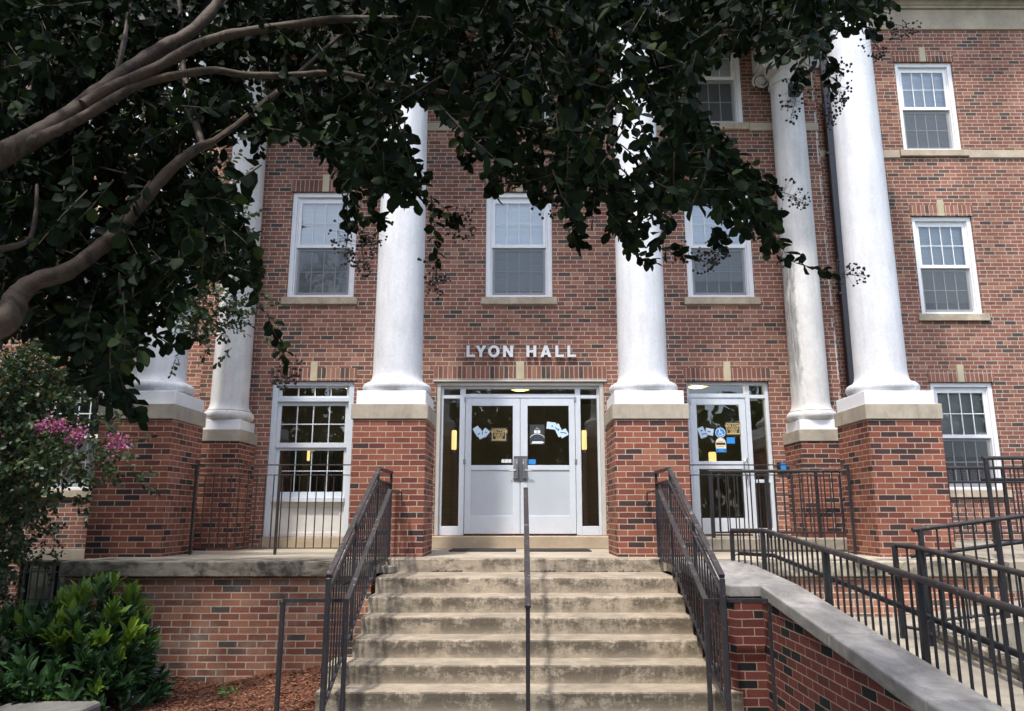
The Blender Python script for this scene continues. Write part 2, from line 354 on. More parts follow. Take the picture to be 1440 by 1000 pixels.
def ground_mat(name, a, b, scale, bs=.6):
    N = NT(name); p = N.pos(); c = N.mix(N.ramp(N.noise(p, scale, 8., .75), [(.35, 0.), (.65, 1.)]), a, b)
    N.bump(N.noise(p, scale * 3, 6., .75), bs, .03); return N.fin(c, .95)
M['mulch'] = ground_mat('mulch', (.085, .032, .018), (.16, .062, .032), 22.)
M['ground'] = ground_mat('lawn_soil', (.035, .055, .02), (.07, .075, .035), 6.)
M['paving'] = stone_mat('paving', (.38, .35, .29), .65, 1.2, stain=.4)
N_ = NT('mulch_chip'); M['chip'] = N_.fin(N_.ramp(N_.n('NewGeometry').outputs['Random Per Island'], [(0., (.05, .018, .010)), (.5, (.15, .055, .028)), (1., (.30, .14, .07))]), .9)
# ------------------------------------------------------------------ ground
YW, YG = 11.8, 12.7                       # fronts of the portico wall and of the wings
def sheet(name, x0, x1, y0, y1, z, mat, nx=1, ny=1, fz=None):
    vs = []; fs = []
    for j in range(ny + 1):
        for i in range(nx + 1):
            x = x0 + (x1 - x0) * i / nx; y = y0 + (y1 - y0) * j / ny; vs.append((x, y, fz(x, y) if fz else z))
    for j in range(ny):
        for i in range(nx):
            a = j * (nx + 1) + i; fs.append((a, a + 1, a + nx + 2, a + nx + 1))
    o = link_mesh(name, vs, fs, mat); o['kind'] = 'structure'; return o
sheet('ground', -150, 150, -150, 150, -1.25, M['ground'])
sheet('path', -1.9, 2.3, -12, 6.55, -1.106, M['paving'])
def mulch_z(x, y): return -1.18 + .10 * math.exp(-((x + 1.9) / .7) ** 2) + .035 * math.sin(3.1*x + 1.7*y) + .02 * math.sin(7*x - 5*y)
sheet('mulch_bed', -9, -1.70, 3.6, 8.54, 0, M['mulch'], 70, 50, mulch_z)

# ------------------------------------------------------------------ the building
B = thing('brick_building', 'three storey red brick college hall with a white columned portico and limestone trim', 'building', (0, YW, -1.25))
def holed_wall(mb, x0, x1, z0, z1, y, holes, depth=.24):
    xs = sorted({x0, x1, *[h[0] for h in holes], *[h[1] for h in holes]}); zs = sorted({z0, z1, *[h[2] for h in holes], *[h[3] for h in holes]})
    for a, b in zip(xs, xs[1:]):
        for c, d in zip(zs, zs[1:]):
            mx, mz = (a + b) / 2, (c + d) / 2
            if any(h[0] < mx < h[1] and h[2] < mz < h[3] for h in holes): continue
            mb.add([(a, y, c), (b, y, c), (b, y, d), (a, y, d)], [(0, 1, 2, 3)])
    for a, b, c, d in holes:
        mb.add([(a, y, c), (a, y + depth, c), (a, y + depth, d), (a, y, d)], [(0, 1, 2, 3)])
        mb.add([(b, y, c), (b, y, d), (b, y + depth, d), (b, y + depth, c)], [(0, 1, 2, 3)])
        mb.add([(a, y, d), (a, y + depth, d), (b, y + depth, d), (b, y, d)], [(0, 1, 2, 3)])
        mb.add([(a, y, c), (b, y, c), (b, y + depth, c), (a, y + depth, c)], [(0, 1, 2, 3)])
CX = (-3.22, -.02, 3.24)
H_MAIN = [(c - .54, c + .54, z0, z1) for c in CX for z0, z1 in ((3.92, 5.73), (6.97, 8.78))] + [(-1.31, 1.31, .19, 2.54), (-3.885, -2.60, .17, 2.55), (2.61, 3.90, .19, 2.55)]
m = MB(); holed_wall(m, -5.02, 5.02, -1.3, 10.2, YW, H_MAIN)
m.add([(-5.02, YW, -1.3), (-5.02, YG, -1.3), (-5.02, YG, 10.2), (-5.02, YW, 10.2)], [(3, 2, 1, 0)]); m.add([(5.02, YW, -1.3), (5.02, YG, -1.3), (5.02, YG, 10.2), (5.02, YW, 10.2)], [(0, 1, 2, 3)])
m.build('wall', M['brick_wall'], B)
WX = (7.45, 10.75)
H_R = [(c - .53, c + .53, z0, z1) for c in WX for z0, z1 in ((.9, 2.69), (3.88, 5.67), (6.93, 8.70))]
H_L = [(-b, -a, c, d) for a, b, c, d in H_R] + [(-8.05, -7.0, -.98, -.24)]
m = MB(); holed_wall(m, -16, -5.02, -1.3, 9.36, YG, H_L)
m.add([(-16, YG, -1.3), (-16, 24, -1.3), (-16, 24, 9.36), (-16, YG, 9.36)], [(3, 2, 1, 0)]); m.build('wing_wall', M['brick_wing'], B)
m = MB(); holed_wall(m, 5.02, 16, -1.3, 9.36, YG, H_R); m.add([(16, YG, -1.3), (16, 24, -1.3), (16, 24, 9.36), (16, YG, 9.36)], [(0, 1, 2, 3)])
m.add([(-16, 24, -1.3), (16, 24, -1.3), (16, 24, 9.36), (-16, 24, 9.36)], [(0, 1, 2, 3)])
m.build('wing_wall', M['brick_wing'], B)
m = MB(); m.box(-16.2, 16.2, 11.9, 24.2, 10.2, 10.4); m.build('roof', M['roof'], B)
m = MB()
m.box(-15.9, 15.9, 12.95, 23.9, 3.25, 3.35); m.box(-15.9, 15.9, 12.95, 23.9, 6.2, 6.3); m.build('floor_slab', M['wood'], B)
# limestone bands, frieze and cornice: each length a piece of its own
def band(x0, x1, y, z0, z1):
    m = MB(); m.box(x0, x1, y - .025, y + .1, z0, z1); m.build('stone_band', M['limestone'], B, bevel=.006)
for s in (-1, 1):
    xs = [5.02, 7.45 - .62, 7.45 + .62, 10.75 - .62, 10.75 + .62, 16]
    for a, b in zip(xs[::2], xs[1::2]): band(min(s*a, s*b), max(s*a, s*b), YG, 6.78, 6.93)
    band(min(s*5.02, s*16), max(s*5.02, s*16), YG, -.22, -.04)
for a, b in ((-5.02, CX[0] - .62), (CX[0] + .62, CX[1] - .62), (CX[1] + .62, CX[2] - .62), (CX[2] + .62, 5.02)): band(a, b, YW, 6.83, 6.97)
for a, b in ((-16, -5.02), (5.02, 16)):
    m = MB(); m.box(a, b, YG - .03, YG + .2, 9.362, 9.78); m.build('frieze', M['limestone'], B, bevel=.006)
    m = MB(); prof = [(.2, 9.782), (-.07, 9.782), (-.07, 9.82), (-.10, 9.84), (-.13, 9.88), (-.24, 9.90), (-.25, 9.95), (-.29, 9.97), (-.31, 10.03), (-.34, 10.07), (-.34, 10.12), (.2, 10.12)]
    m.prism(prof, lambda u, v, t: (t, YG + u, v), a, b); m.build('cornice', M['pier_cap'], B)
# portico beam and ceiling over the columns
m = MB()
m.box(-5.25, 5.25, 9.48, 10.36, 8.28, 8.72); m.box(-5.28, 5.28, 9.45, 10.39, 8.72, 9.25)
for s in (-1, 1): m.box(min(s*4.33, s*5.25), max(s*4.33, s*5.25), 10.362, YW - .003, 8.28, 8.72)
m.box(-5.22, 5.22, 10.392, YW - .003, 9.0, 9.2)
for y, z0, z1 in ((.1, 9.25, 9.4), (.35, 9.4, 9.6), (.5, 9.6, 9.8)): m.box(-5.28 - y, 5.28 + y, 9.45 - y, YW - .003, z0, z1)
m.build('entablature', M['plinth'], B, bevel=.01)

def lintel(par, cx, w, z0, h, y, key=(.11, .30)):
    m = MB(); m.box(cx - w/2, cx - key[0]/2, y - .012, y + .06, z0, z0 + h); m.box(cx + key[0]/2, cx + w/2, y - .012, y + .06, z0, z0 + h)
    m.build('lintel', M['brick_soldier'], par)
    m = MB(); m.box(cx - key[0]/2, cx + key[0]/2, y - .022, y + .06, z0 - .003, z0 + key[1]); m.build('keystone', M['keystone'], par, bevel=.005)
def sash(m, x0, x1, z0, z1, y, st=.05, rail_t=.05, rail_b=.055, cols=4, rows=2, d=.035, mun=.016):
    m.box(x0, x0 + st, y, y + d, z0, z1); m.box(x1 - st, x1, y, y + d, z0, z1)
    m.box(x0 + st, x1 - st, y, y + d, z0, z0 + rail_b); m.box(x0 + st, x1 - st, y, y + d, z1 - rail_t, z1)
    gx0, gx1, gz0, gz1 = x0 + st, x1 - st, z0 + rail_b, z1 - rail_t
    for i in range(1, cols):
        x = gx0 + (gx1 - gx0) * i / cols; m.box(x - mun/2, x + mun/2, y + .006, y + d - .006, gz0, gz1)
    for j in range(1, rows):
        z = gz0 + (gz1 - gz0) * j / rows; m.box(gx0, gx1, y + .009, y + d - .009, z - mun/2, z + mun/2)
    return gx0, gx1, gz0, gz1
def pane(par, g, y): 
    x0, x1, z0, z1 = g
    return link_mesh('pane', [(x0, y, z0), (x1, y, z0), (x1, y, z1), (x0, y, z1)], [(0, 1, 2, 3)], M['glass'], par)
def blind(par, x0, x1, z0, z1, y, mat, tilt=.6):
    m = MB(); n = int((z1 - z0) / .024)
    for k in range(n):
        z = z0 + (z1 - z0) * (k + .5) / n; a = tilt + random.uniform(-.05, .05); c, s = math.cos(a) * .0125, math.sin(a) * .0125
        dz = random.uniform(-.001, .001)
        m.add([(x0, y - c, z - s + dz), (x1, y - c, z - s - dz), (x1, y + c, z + s - dz), (x0, y + c, z + s + dz)], [(0, 1, 2, 3)])
    return m.build('blind', mat, par)
def hung_window(cx, z0, z1, w, y, bl=(1., .0), bmat='blind', sill=True, head=True, headw=.06, proud=.0):
    x0, x1 = cx - w/2, cx + w/2; F = .075; yo = y + .035
    f = MB(); f.box(x0, x0 + F, yo, yo + .13, z0, z1); f.box(x1 - F, x1, yo, yo + .13, z0, z1); f.box(x0 + F, x1 - F, yo, yo + .13, z1 - F, z1); f.box(x0 + F, x1 - F, yo - .01, yo + .13, z0, z0 + .045)
    f.box(x0 + F, x0 + F + .022, yo + .03, yo + .12, z0 + .045, z1 - F); f.box(x1 - F - .022, x1 - F, yo + .03, yo + .12, z0 + .045, z1 - F)
    o = f.build('window', M['white'], B, bevel=.004)
    a, b, c, d = x0 + F + .022, x1 - F - .022, z0 + .045, z1 - F; mid = c + (d - c) * .497
    m = MB(); g1 = sash(m, a, b, mid - .02, d - .045, yo + .045, rail_b=.06); m.box(a, b, yo + .05, yo + .075, d - .045, d)
    m.build('sash', M['white'], o, bevel=.003)
    pane(o, g1, yo + .062)
    m = MB(); g2 = sash(m, a, b, c, mid - .021, yo + .085, rail_t=.045, rail_b=.07, mun=.014); m.build('sash', M['white'], o, bevel=.003); pane(o, g2, yo + .102)
    link_mesh('insect_screen', [(a + .015, yo + .065, c), (b - .015, yo + .065, c), (b - .015, yo + .065, mid - .022), (a + .015, yo + .065, mid - .022)], [(0, 1, 2, 3)], M['screen'], o)
    hi, lo = bl
    if hi > lo: blind(o, a + .01, b - .01, c + (d - c) * lo, c + (d - c) * hi, yo + .132, M[bmat], 1.38)
    if sill:
        m = MB(); m.box(cx - .61, cx + .61, y - .05, y + .20, z0 - .125, z0 - .003); m.build('sill', M['sill_stone'], o, bevel=.008)
    if head: lintel(o, cx, w + .06, z1 + .004, .20, y)
    return o
for i, c in enumerate(CX):
    hung_window(c, 3.92, 5.73, 1.08, YW, (1., (.0, .06, .16)[i]), 'blind_tan' if i == 0 else 'blind')
    hung_window(c, 6.97, 8.78, 1.08, YW, (1., .5))
for s in (1, -1):
    for c in WX:
        hung_window(s*c, .9, 2.69, 1.06, YG, (1., .3), 'blind_tan'); hung_window(s*c, 3.88, 5.67, 1.06, YG, (1., .12), 'blind_tan'); hung_window(s*c, 6.93, 8.70, 1.06, YG, (1., .0))
# basement window behind bars on the left wing
m = MB(); m.box(-8.05, -7.98, YG + .06, YG + .14, -.98, -.24); m.box(-7.07, -7.0, YG + .06, YG + .14, -.98, -.24); m.box(-7.98, -7.07, YG + .06, YG + .14, -.31, -.24); m.box(-7.98, -7.07, YG + .06, YG + .14, -.98, -.91); m.box(-7.54, -7.50, YG + .06, YG + .14, -.91, -.31)
bw = m.build('basement_window', M['downspout'], B); pane(bw, (-7.98, -7.07, -.91, -.31), YG + .11)
m = MB()
for k in range(9): m.bar((-7.98 + k * .1138, YG + .02, -.97), (-7.98 + k * .1138, YG + .02, -.25), .016, .016)
m.bar((-8.04, YG + .02, -.40), (-7.01, YG + .02, -.40), .03, .012); m.bar((-8.04, YG + .02, -.84), (-7.01, YG + .02, -.84), .03, .012)
m.build('window_bars', M['black'], bw)

# piers and columns
def pier(cx, y0, w, d, zb, zc, zt, cap_o=.022):
    m = MB(); m.box(cx - w/2, cx + w/2, y0, y0 + d, -.3, zc); o = m.build('pier', M['brick_pier'], B, bevel=.006)
    m = MB(); m.box(cx - w/2 - cap_o, cx + w/2 + cap_o, y0 - cap_o, y0 + d + cap_o, zc, zt); m.build('cap', M['pier_cap'], o, bevel=.008)
def column(cx, cy, r, rt, z0, pw, zp, torus, ztop, mat, capz, n=56):
    m = MB(); prof = []
    zt = zp + .15
    prof += [(r + .045, zt), (r + .03, zt + .02), (r + .012, zt + .06), (r + .003, zt + .11), (r, zt + .18)]
    for k in range(1, 9):
        t = k / 8; prof.append((r + (rt - r) * t ** 1.5, zt + .18 + (ztop - zt - .18) * t))
    m.lathe(cx, cy, prof, n); o = m.build('column', M[mat], B, smooth=True)
    m = MB(); R_ = torus; pr = [(R_ - .07, zp)]
    for k in range(9):
        a = -math.pi/2 + math.pi * k / 8; pr.append((R_ - .072 + .072 * math.cos(a), zp + .078 + .072 * math.sin(a)))
    pr += [(r + .05, zt), (r + .044, zt + .012)]
    m.lathe(cx, cy, pr, n); m.build('base', M[mat], o, smooth=True)
    m = MB(); m.box(cx - pw/2, cx + pw/2, cy - pw/2, min(cy + pw/2, YW - .004), z0, zp); m.build('plinth', M['plinth'], o, bevel=.006)
    # capital: necking rings, echinus, four volutes, abacus
    m = MB(); h = capz - ztop
    m.lathe(cx, cy, [(rt + .003, ztop - .004), (rt + .03, ztop + .015), (rt + .03, ztop + .04), (rt + .008, ztop + .055), (rt + .01, ztop + .2), (rt + .035, ztop + .22), (rt + .085, ztop + .32), (rt + .09, ztop + .38)], n)
    for sx in (-1, 1):
        for sy in (-1, 1):
            c = Vector((cx + sx * (rt + .055), cy + sy * (rt + .03), ztop + .29))
            sp = [c + Vector((math.cos(t) * (.09 - .0085*t) * sx, 0, math.sin(t) * (.09 - .0085*t))) for t in np.linspace(math.pi/2, math.pi/2 - 8.5, 24)]
            m.tube(sp, .02, 6)
            m.tube([c - Vector((0, sy*.04, 0)), c + Vector((0, sy*.035, 0))], .075, 14)
    m.box(cx - rt - .14, cx + rt + .14, cy - rt - .12, min(cy + rt + .12, YW - .004), ztop + .39, ztop + .46); m.box(cx - rt - .17, cx + rt + .17, cy - rt - .15, min(cy + rt + .15, YW - .004), ztop + .462, capz)
    m.build('capital', M[mat if mat != 'column_stained' else 'column_rear'], o, smooth=True)
for cx in (-4.78, -1.626, 1.626, 4.78):
    pier(cx, 9.45, .915, .93, 0, 1.665, 1.858); column(cx, 9.95, .322, .288, 1.86, .875, 2.035, .45, 7.62, 'column', 8.27)
for cx in (-4.40, 4.40):
    pier(cx, 11.1, .64, YW - 11.1 - .004, 0, 1.545, 1.72, .02); column(cx, 11.45, .275, .25, 1.722, .60, 1.87, .365, 7.42, 'column_rear' if cx < 0 else 'column_stained', 8.27)
# downspout and the lime run down the corner beside it
m = MB(); m.box(5.50, 5.64, YG - .13, YG - .03, 0.1, 9.3); ds = m.build('downspout', M['downspout'], B, bevel=.012)
for z in (1.6, 4.2, 6.8):
    m = MB(); m.box(5.47, 5.67, YG - .136, YG - .002, z, z + .04); m.build('bracket', M['downspout'], ds)
z = 1.9
while z < 8.6:
    m = MB(); h = random.uniform(.05, .5); x = 4.985 + random.uniform(-.012, .012); w = random.uniform(.006, .022)
    m.box(x - w/2, x + w/2, YW - .0045, YW + .01, z, z + h); z += h + random.choice((.01, .02, .06, .2)); m.build('lime_streak', M['streak'], B)

# lobby seen through the ground floor glass
m = MB(); x0, x1, y0, y1, z0, z1 = -4.9, 4.9, 12.06, 16.4, .17, 2.85
for q in ([(x0,y1,z0),(x1,y1,z0),(x1,y1,z1),(x0,y1,z1)], [(x0,y0,z0),(x1,y0,z0),(x1,y1,z0),(x0,y1,z0)], [(x0,y0,z1),(x0,y1,z1),(x1,y1,z1),(x1,y0,z1)], [(x0,y0,z0),(x0,y1,z0),(x0,y1,z1),(x0,y0,z1)], [(x1,y0,z0),(x1,y0,z1),(x1,y1,z1),(x1,y1,z0)]): m.add(q, [(0,1,2,3)])
for s in (-1, 1): m.box(s*1.9 - .06, s*1.9 + .06, 12.07, 15.2, .172, 2.848)
m.build('lobby', M['lobby'], B)

# main entrance: frame, sidelights, transom, two leaves
m = MB(); m.box(-1.31, -1.245, YW + .02, YW + .2, .19, 2.54); m.box(1.245, 1.31, YW + .02, YW + .2, .19, 2.54); m.box(-1.245, 1.245, YW + .02, YW + .2, 2.485, 2.54)
m.box(-1.36, 1.36, YW - .02, YW + .1, 2.543, 2.575)
ent = m.build('entrance', M['beige_trim'], B, bevel=.005); lintel(ent, 0, 2.72, 2.58, .205, YW, (.13, .285))
m = MB(); ya, yb = YW + .07, YW + .16
m.box(-1.244, -1.205, ya, yb, .192, 2.484); m.box(1.205, 1.244, ya, yb, .192, 2.484); m.box(-1.205, 1.205, ya, yb, 2.445, 2.484)
for s in (-1, 1):
    m.box(min(s*.862, s*.945), max(s*.862, s*.945), ya, yb, .192, 2.445); m.box(min(s*.945, s*1.205), max(s*.945, s*1.205), ya + .004, yb, 2.29, 2.345); m.box(min(s*.945, s*1.205), max(s*.945, s*1.205), ya + .004, yb, .192, .33)
m.box(-.862, .862, ya + .004, yb, 2.30, 2.362)
m.build('metal_frame', M['alum'], ent, bevel=.004)
for s in (-1, 1):
    a, b = min(s*.945, s*1.205), max(s*.945, s*1.205); pane(ent, (a, b, .33, 2.29), ya + .05); pane(ent, (a, b, 2.345, 2.445), ya + .05)
pane(ent, (-.862, .862, 2.362, 2.445), ya + .05)
for s in (-1, 1):
    xa, xb = (.003, .856) if s > 0 else (-.856, -.003); y0 = ya + .012; lk = .112; hg = .095
    m = MB(); L_, R_ = (lk, hg) if s > 0 else (hg, lk)
    m.box(xa, xa + L_, y0, y0 + .045, .215, 2.297); m.box(xb - R_, xb, y0, y0 + .045, .215, 2.297)
    m.box(xa + L_, xb - R_, y0, y0 + .045, 2.175, 2.297); m.box(xa + L_, xb - R_, y0, y0 + .045, 1.175, 1.25); m.box(xa + L_, xb - R_, y0, y0 + .045, .215, .485)
    m.build('door_leaf', M['alum'], ent, bevel=.004)
    m = MB(); m.box(xa + L_, xb - R_, y0 + .014, y0 + .03, .485, 1.175); m.build('door_panel', M['doorpanel'], ent)
    m = MB()
    for q in ((xa + L_, xa + L_ + .008, 1.25, 2.175), (xb - R_ - .008, xb - R_, 1.25, 2.175), (xa + L_ + .008, xb - R_ - .008, 1.25, 1.258), (xa + L_ + .008, xb - R_ - .008, 2.167, 2.175)): m.box(q[0], q[1], y0 + .004, y0 + .03, q[2], q[3])
    m.build('gasket', M['black'], ent)
    pane(ent, (xa + L_ + .008, xb - R_ - .008, 1.258, 2.167), y0 + .02)
    for z in (1.27, 2.24):
        m = MB(); xh = s * .862; m.box(xh - .018, xh + .018, ya - .012, ya + .01, z, z + .075); m.build('hinge', M['steel'], ent, bevel=.003)
    m = MB(); x = s * .07
    m.box(x - .034, x + .034, y0 - .022, y0 - .004, 1.05, 1.345); m.box(x - .034, x + .034, y0 - .05, y0 - .022, 1.155, 1.18)
    m.tube([(x - .02 * s, y0 - .025, 1.30), (x - .02 * s, y0 - .065, 1.27), (x - .02 * s, y0 - .065, 1.12), (x - .02 * s, y0 - .025, 1.09)], .011, 8)
    m.tube([(x, y0 - .02, 1.17), (x, y0 - .055, 1.17), (x + s * .11, y0 - .055, 1.155)], .010, 8); m.build('door_handle', M['steel'], ent, bevel=.003)
m = MB(); m.box(-.10, .112, ya + .004, ya + .0115, 1.0, 1.39); m.build('latch_plate', M['plate'], ent)
m = MB(); m.box(-1.40, 1.40, 11.62, YW + .23, 0, .188); m.build('entry_step', M['entry_step'], ent, bevel=.012)

# side door with its sidelight
m = MB(); y0 = YW + .06
m.box(2.61, 2.655, y0, y0 + .1, .19, 2.55); m.box(3.845, 3.90, y0, y0 + .1, .19, 2.55); m.box(2.655, 3.845, y0, y0 + .1, 2.50, 2.55)
m.box(3.535, 3.605, y0, y0 + .1, .19, 2.50); m.box(2.655, 3.535, y0 + .003, y0 + .1, 2.30, 2.365); m.box(3.605, 3.845, y0 + .003, y0 + .1, 2.29, 2.345); m.box(3.605, 3.845, y0 + .003, y0 + .1, .98, 1.03); m.box(3.605, 3.845, y0 + .003, y0 + .1, .19, .30)
sd_ = m.build('side_entrance', M['alum'], B, bevel=.004); lintel(sd_, 3.255, 1.36, 2.558, .205, YW)
for q in ((2.655, 3.535, 2.365, 2.50), (3.605, 3.845, 2.345, 2.50), (3.605, 3.845, 1.03, 2.29), (3.605, 3.845, .30, .98)): pane(sd_, q, y0 + .05)
m = MB(); ya2 = y0 + .015
m.box(2.66, 2.765, ya2, ya2 + .045, .21, 2.297); m.box(3.435, 3.53, ya2, ya2 + .045, .21, 2.297); m.box(2.765, 3.435, ya2, ya2 + .045, 2.19, 2.297); m.box(2.765, 3.435, ya2, ya2 + .045, 1.19, 1.31); m.box(2.765, 3.435, ya2, ya2 + .045, .21, .45)
m.build('door_leaf', M['alum'], sd_, bevel=.004)
pane(sd_, (2.765, 3.435, 1.31, 2.19), ya2 + .02); pane(sd_, (2.765, 3.435, .45, 1.19), ya2 + .02)
m = MB(); m.tube([(3.50, ya2, 1.35), (3.50, ya2 - .06, 1.35), (3.47, ya2 - .075, 1.33), (3.44, ya2 - .075, 1.28), (3.44, ya2 - .075, 1.14), (3.47, ya2 - .07, 1.09), (3.50, ya2 - .05, 1.08), (3.50, ya2, 1.08)], .013, 10); m.build('door_handle', M['steel'], sd_, smooth=True)
m = MB(); m.box(2.645, 2.68, y0 - .014, y0 + .01, 2.22, 2.30); m.build('hinge', M['steel'], sd_)

# tall ground floor window over a white panel, left of the entrance
m = MB(); y0 = YW + .03
m.box(-3.885, -3.80, y0, y0 + .14, .17, 2.55); m.box(-2.685, -2.60, y0, y0 + .14, .17, 2.55); m.box(-3.80, -2.685, y0, y0 + .14, 2.49, 2.55); m.box(-3.80, -2.685, y0, y0 + .14, 2.235, 2.30); m.box(-3.80, -2.685, y0 - .03, y0 + .14, .69, .76)
lw = m.build('window', M['alum'], B, bevel=.004); lintel(lw, -3.2425, 1.36, 2.558, .205, YW)
m = MB(); g = sash(m, -3.80, -2.685, 2.30, 2.49, y0 + .05, st=.045, rail_t=.03, rail_b=.03, rows=1); m.build('sash', M['alum'], lw, bevel=.003); pane(lw, g, y0 + .068)
m = MB(); g = sash(m, -3.80, -2.685, 1.52, 2.235, y0 + .05, st=.055, rail_t=.06, rail_b=.075); m.build('sash', M['alum'], lw, bevel=.003); pane(lw, g, y0 + .068)
m = MB(); g = sash(m, -3.80, -2.685, .76, 1.519, y0 + .088, st=.055, rail_t=.04, rail_b=.085, rows=2, mun=.013); m.build('sash', M['alum'], lw, bevel=.003); pane(lw, g, y0 + .106)
m = MB(); m.box(-3.80, -2.685, y0 + .06, y0 + .1, .17, .69)
for q in ((-3.80, -3.72, .17, .69), (-2.765, -2.685, .17, .69), (-3.72, -2.765, .62, .69), (-3.72, -2.765, .17, .24)): m.box(q[0], q[1], y0 + .04, y0 + .058, q[2], q[3])
m.build('panel', M['panelwhite'], lw, bevel=.004)
m = MB(); m.box(-3.90, -2.585, YW - .05, YW + .14, 0, .168); m.build('sill', M['entry_step'], lw, bevel=.006)
m = MB()
for x0 in (-3.78, -3.35, -3.02):
    for k in range(9):
        x = x0 + k * .035; m.tube([(x, 12.28 + .02 * math.sin(k * 2.1), .75), (x, 12.28 + .02 * math.sin(k * 2.1 + .6), 1.5)], .02, 6)
m.build('curtain', M['curtain'], lw)
# ------------------------------------------------------------------ porch and stairs
PF = thing('porch', 'raised brick porch with a stained concrete edge running behind the stairs', 'porch', (0, 8.5, -1.2))
for a, b, c, d in ((-4.87, -1.60, 8.5, 8.74), (-4.87, -4.63, 8.742, 11.05), (1.72, 5.12, 8.5, 8.74)):
    m = MB(); m.box(a, b, c, d, -1.4, -.152); m.build('wall', M['brick_retaining'], PF)
for a, b in ((-4.93, -1.60), (2.405, 5.2)):
    m = MB(); m.box(a, b, 8.44, 9.0, -.15, .012); m.build('edge_slab', M['coping_stone'], PF, bevel=.012)
m = MB(); m.box(-4.93, 5.2, 9.302, YW - .003, -.15, .004); m.box(-4.93, -1.60, 9.002, 9.30, -.15, .004); m.box(1.74, 5.2, 9.002, 9.30, -.15, .004); m.build('floor', M['porch_floor'], PF)
m = MB(); m.box(2.30, 5.3, 10.68, YW + .2, .006, .186); m.build('door_platform', M['concrete'], PF, bevel=.015)
ST = thing('stairs', 'broad flight of weathered concrete steps climbing to the entrance', 'stairs', (.06, 7.5, -1.1))
def prof_steps(ns, x0, x1):
    m = MB(); c = .014
    for k, (yf, yb, zt, a, b) in enumerate(ns):
        poly = [(yf, zt - .2), (yf, zt - c), (yf + c*.4, zt - c*.3), (yf + c*1.3, zt), (yb, zt), (yb, zt - .2)]
        m.prism(poly, lambda u, v, t: (t, u, v), x0 + a, x1 + b)
    return m
ys = [9.29, 8.49, 8.12, 7.80, 7.445, 7.125, 6.82, 6.5]
steps = []
for k in range(7):
    z = -.158 * (k) ; yb = 9.0 if k == 0 else ys[k-1] + .0
    steps.append((ys[k], ys[k-1] - .0015 if k else 9.6, z - (.0 if k else 0.), 0 if k < 5 else -.16, 0 if k < 5 else .18))
steps[0] = (9.29, 9.45, -.001, 0, 0)
m = MB()
for k, (yf, yb, zt, a, b) in enumerate(steps):
    c = .014; zb = zt - .158 - .05 if k < 6 else -1.4
    x0, x1 = -1.55 + a, 1.685 + b; n = 90; ye = yb + (.06 if k else 0)
    vs = []; fs = []; wear = 0.
    for i in range(n + 1):                      # a worn, chipped nosing: every cross-section a little different
        x = x0 + (x1 - x0) * i / n; wear = .8 * wear + random.uniform(-.0022, .0022); chip = random.uniform(.006, .018) if random.random() < .05 else 0.
        prof = [(yf + .012, zb), (yf + .004 + wear * .5, zt - .07), (yf + wear + chip * .6, zt - c*1.3 - chip), (yf + c*.5 + wear + chip, zt - c*.3 - chip * .6), (yf + c*1.8 + chip, zt - .001), (ye, zt - .002 + .0), (ye, zb)]
        vs += [(x, y, z) for y, z in prof]
    for i in range(n):
        for j in range(6): fs.append((i*7 + j, (i+1)*7 + j, (i+1)*7 + j + 1, i*7 + j + 1))
    fs += [tuple(range(7)), tuple(n*7 + j for j in range(6, -1, -1))]
    m.add(vs, fs)
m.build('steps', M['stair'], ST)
m = MB(); m.box(-1.62, -1.45, 9.02, 9.287, -.157, -.075); m.build('footing_block', M['concrete'], ST, bevel=.01)
m = MB()
m.box(-1.54, 1.675, 6.9, 9.28, -1.4, -.98)
# jagged cracks along the top riser
m.build('base_slab', M['concrete'], ST)
for xa, xb in ((-1.05, -.72), (-.02, .38), (.55, 1.0), (1.15, 1.4)):
    x = xa; m = MB()
    while x < xb:
        w = random.uniform(.02, .06); h = random.uniform(.004, .022); m.add([(x, 9.2862, -.156), (x + w, 9.2862, -.156), (x + w*.9, 9.2885, -.156 + h), (x + w*.2, 9.2885, -.156 + h * random.uniform(.4, 1.))], [(0, 1, 2, 3)]); x += w * .95
    m.build('crack', M['wood'], ST)

# ------------------------------------------------------------------ railings
def rail_thing(name, label, loc, group=None): return thing(name, label, 'railing', loc, group)
def sub_bar(par, name, p, q, w, h, mat, up=(0, 0, 1)):
    m = MB(); m.bar(p, q, w, h, up); return m.build(name, M[mat], par, bevel=min(w, h) * .15)
def path_bar(par, name, pts, w, h, mat):
    m = MB()
    for a, b in zip(pts, pts[1:]):
        d = (Vector(b) - Vector(a)).normalized() * w * .28; m.bar(Vector(a) - d * (a != pts[0]), Vector(b) + d * (b != pts[-1]), w, h)
    return m.build(name, M[mat], par)
def path_tube(par, name, pts, r, mat, n=10):
    m = MB(); m.tube(pts, r, n); return m.build(name, M[mat], par, smooth=True)
def lerp_path(pts, y):
    for a, b in zip(pts, pts[1:]):
        lo, hi = sorted((a[1], b[1]))
        if lo - 1e-6 <= y <= hi + 1e-6: t = (y - a[1]) / (b[1] - a[1]); return a[2] + (b[2] - a[2]) * t
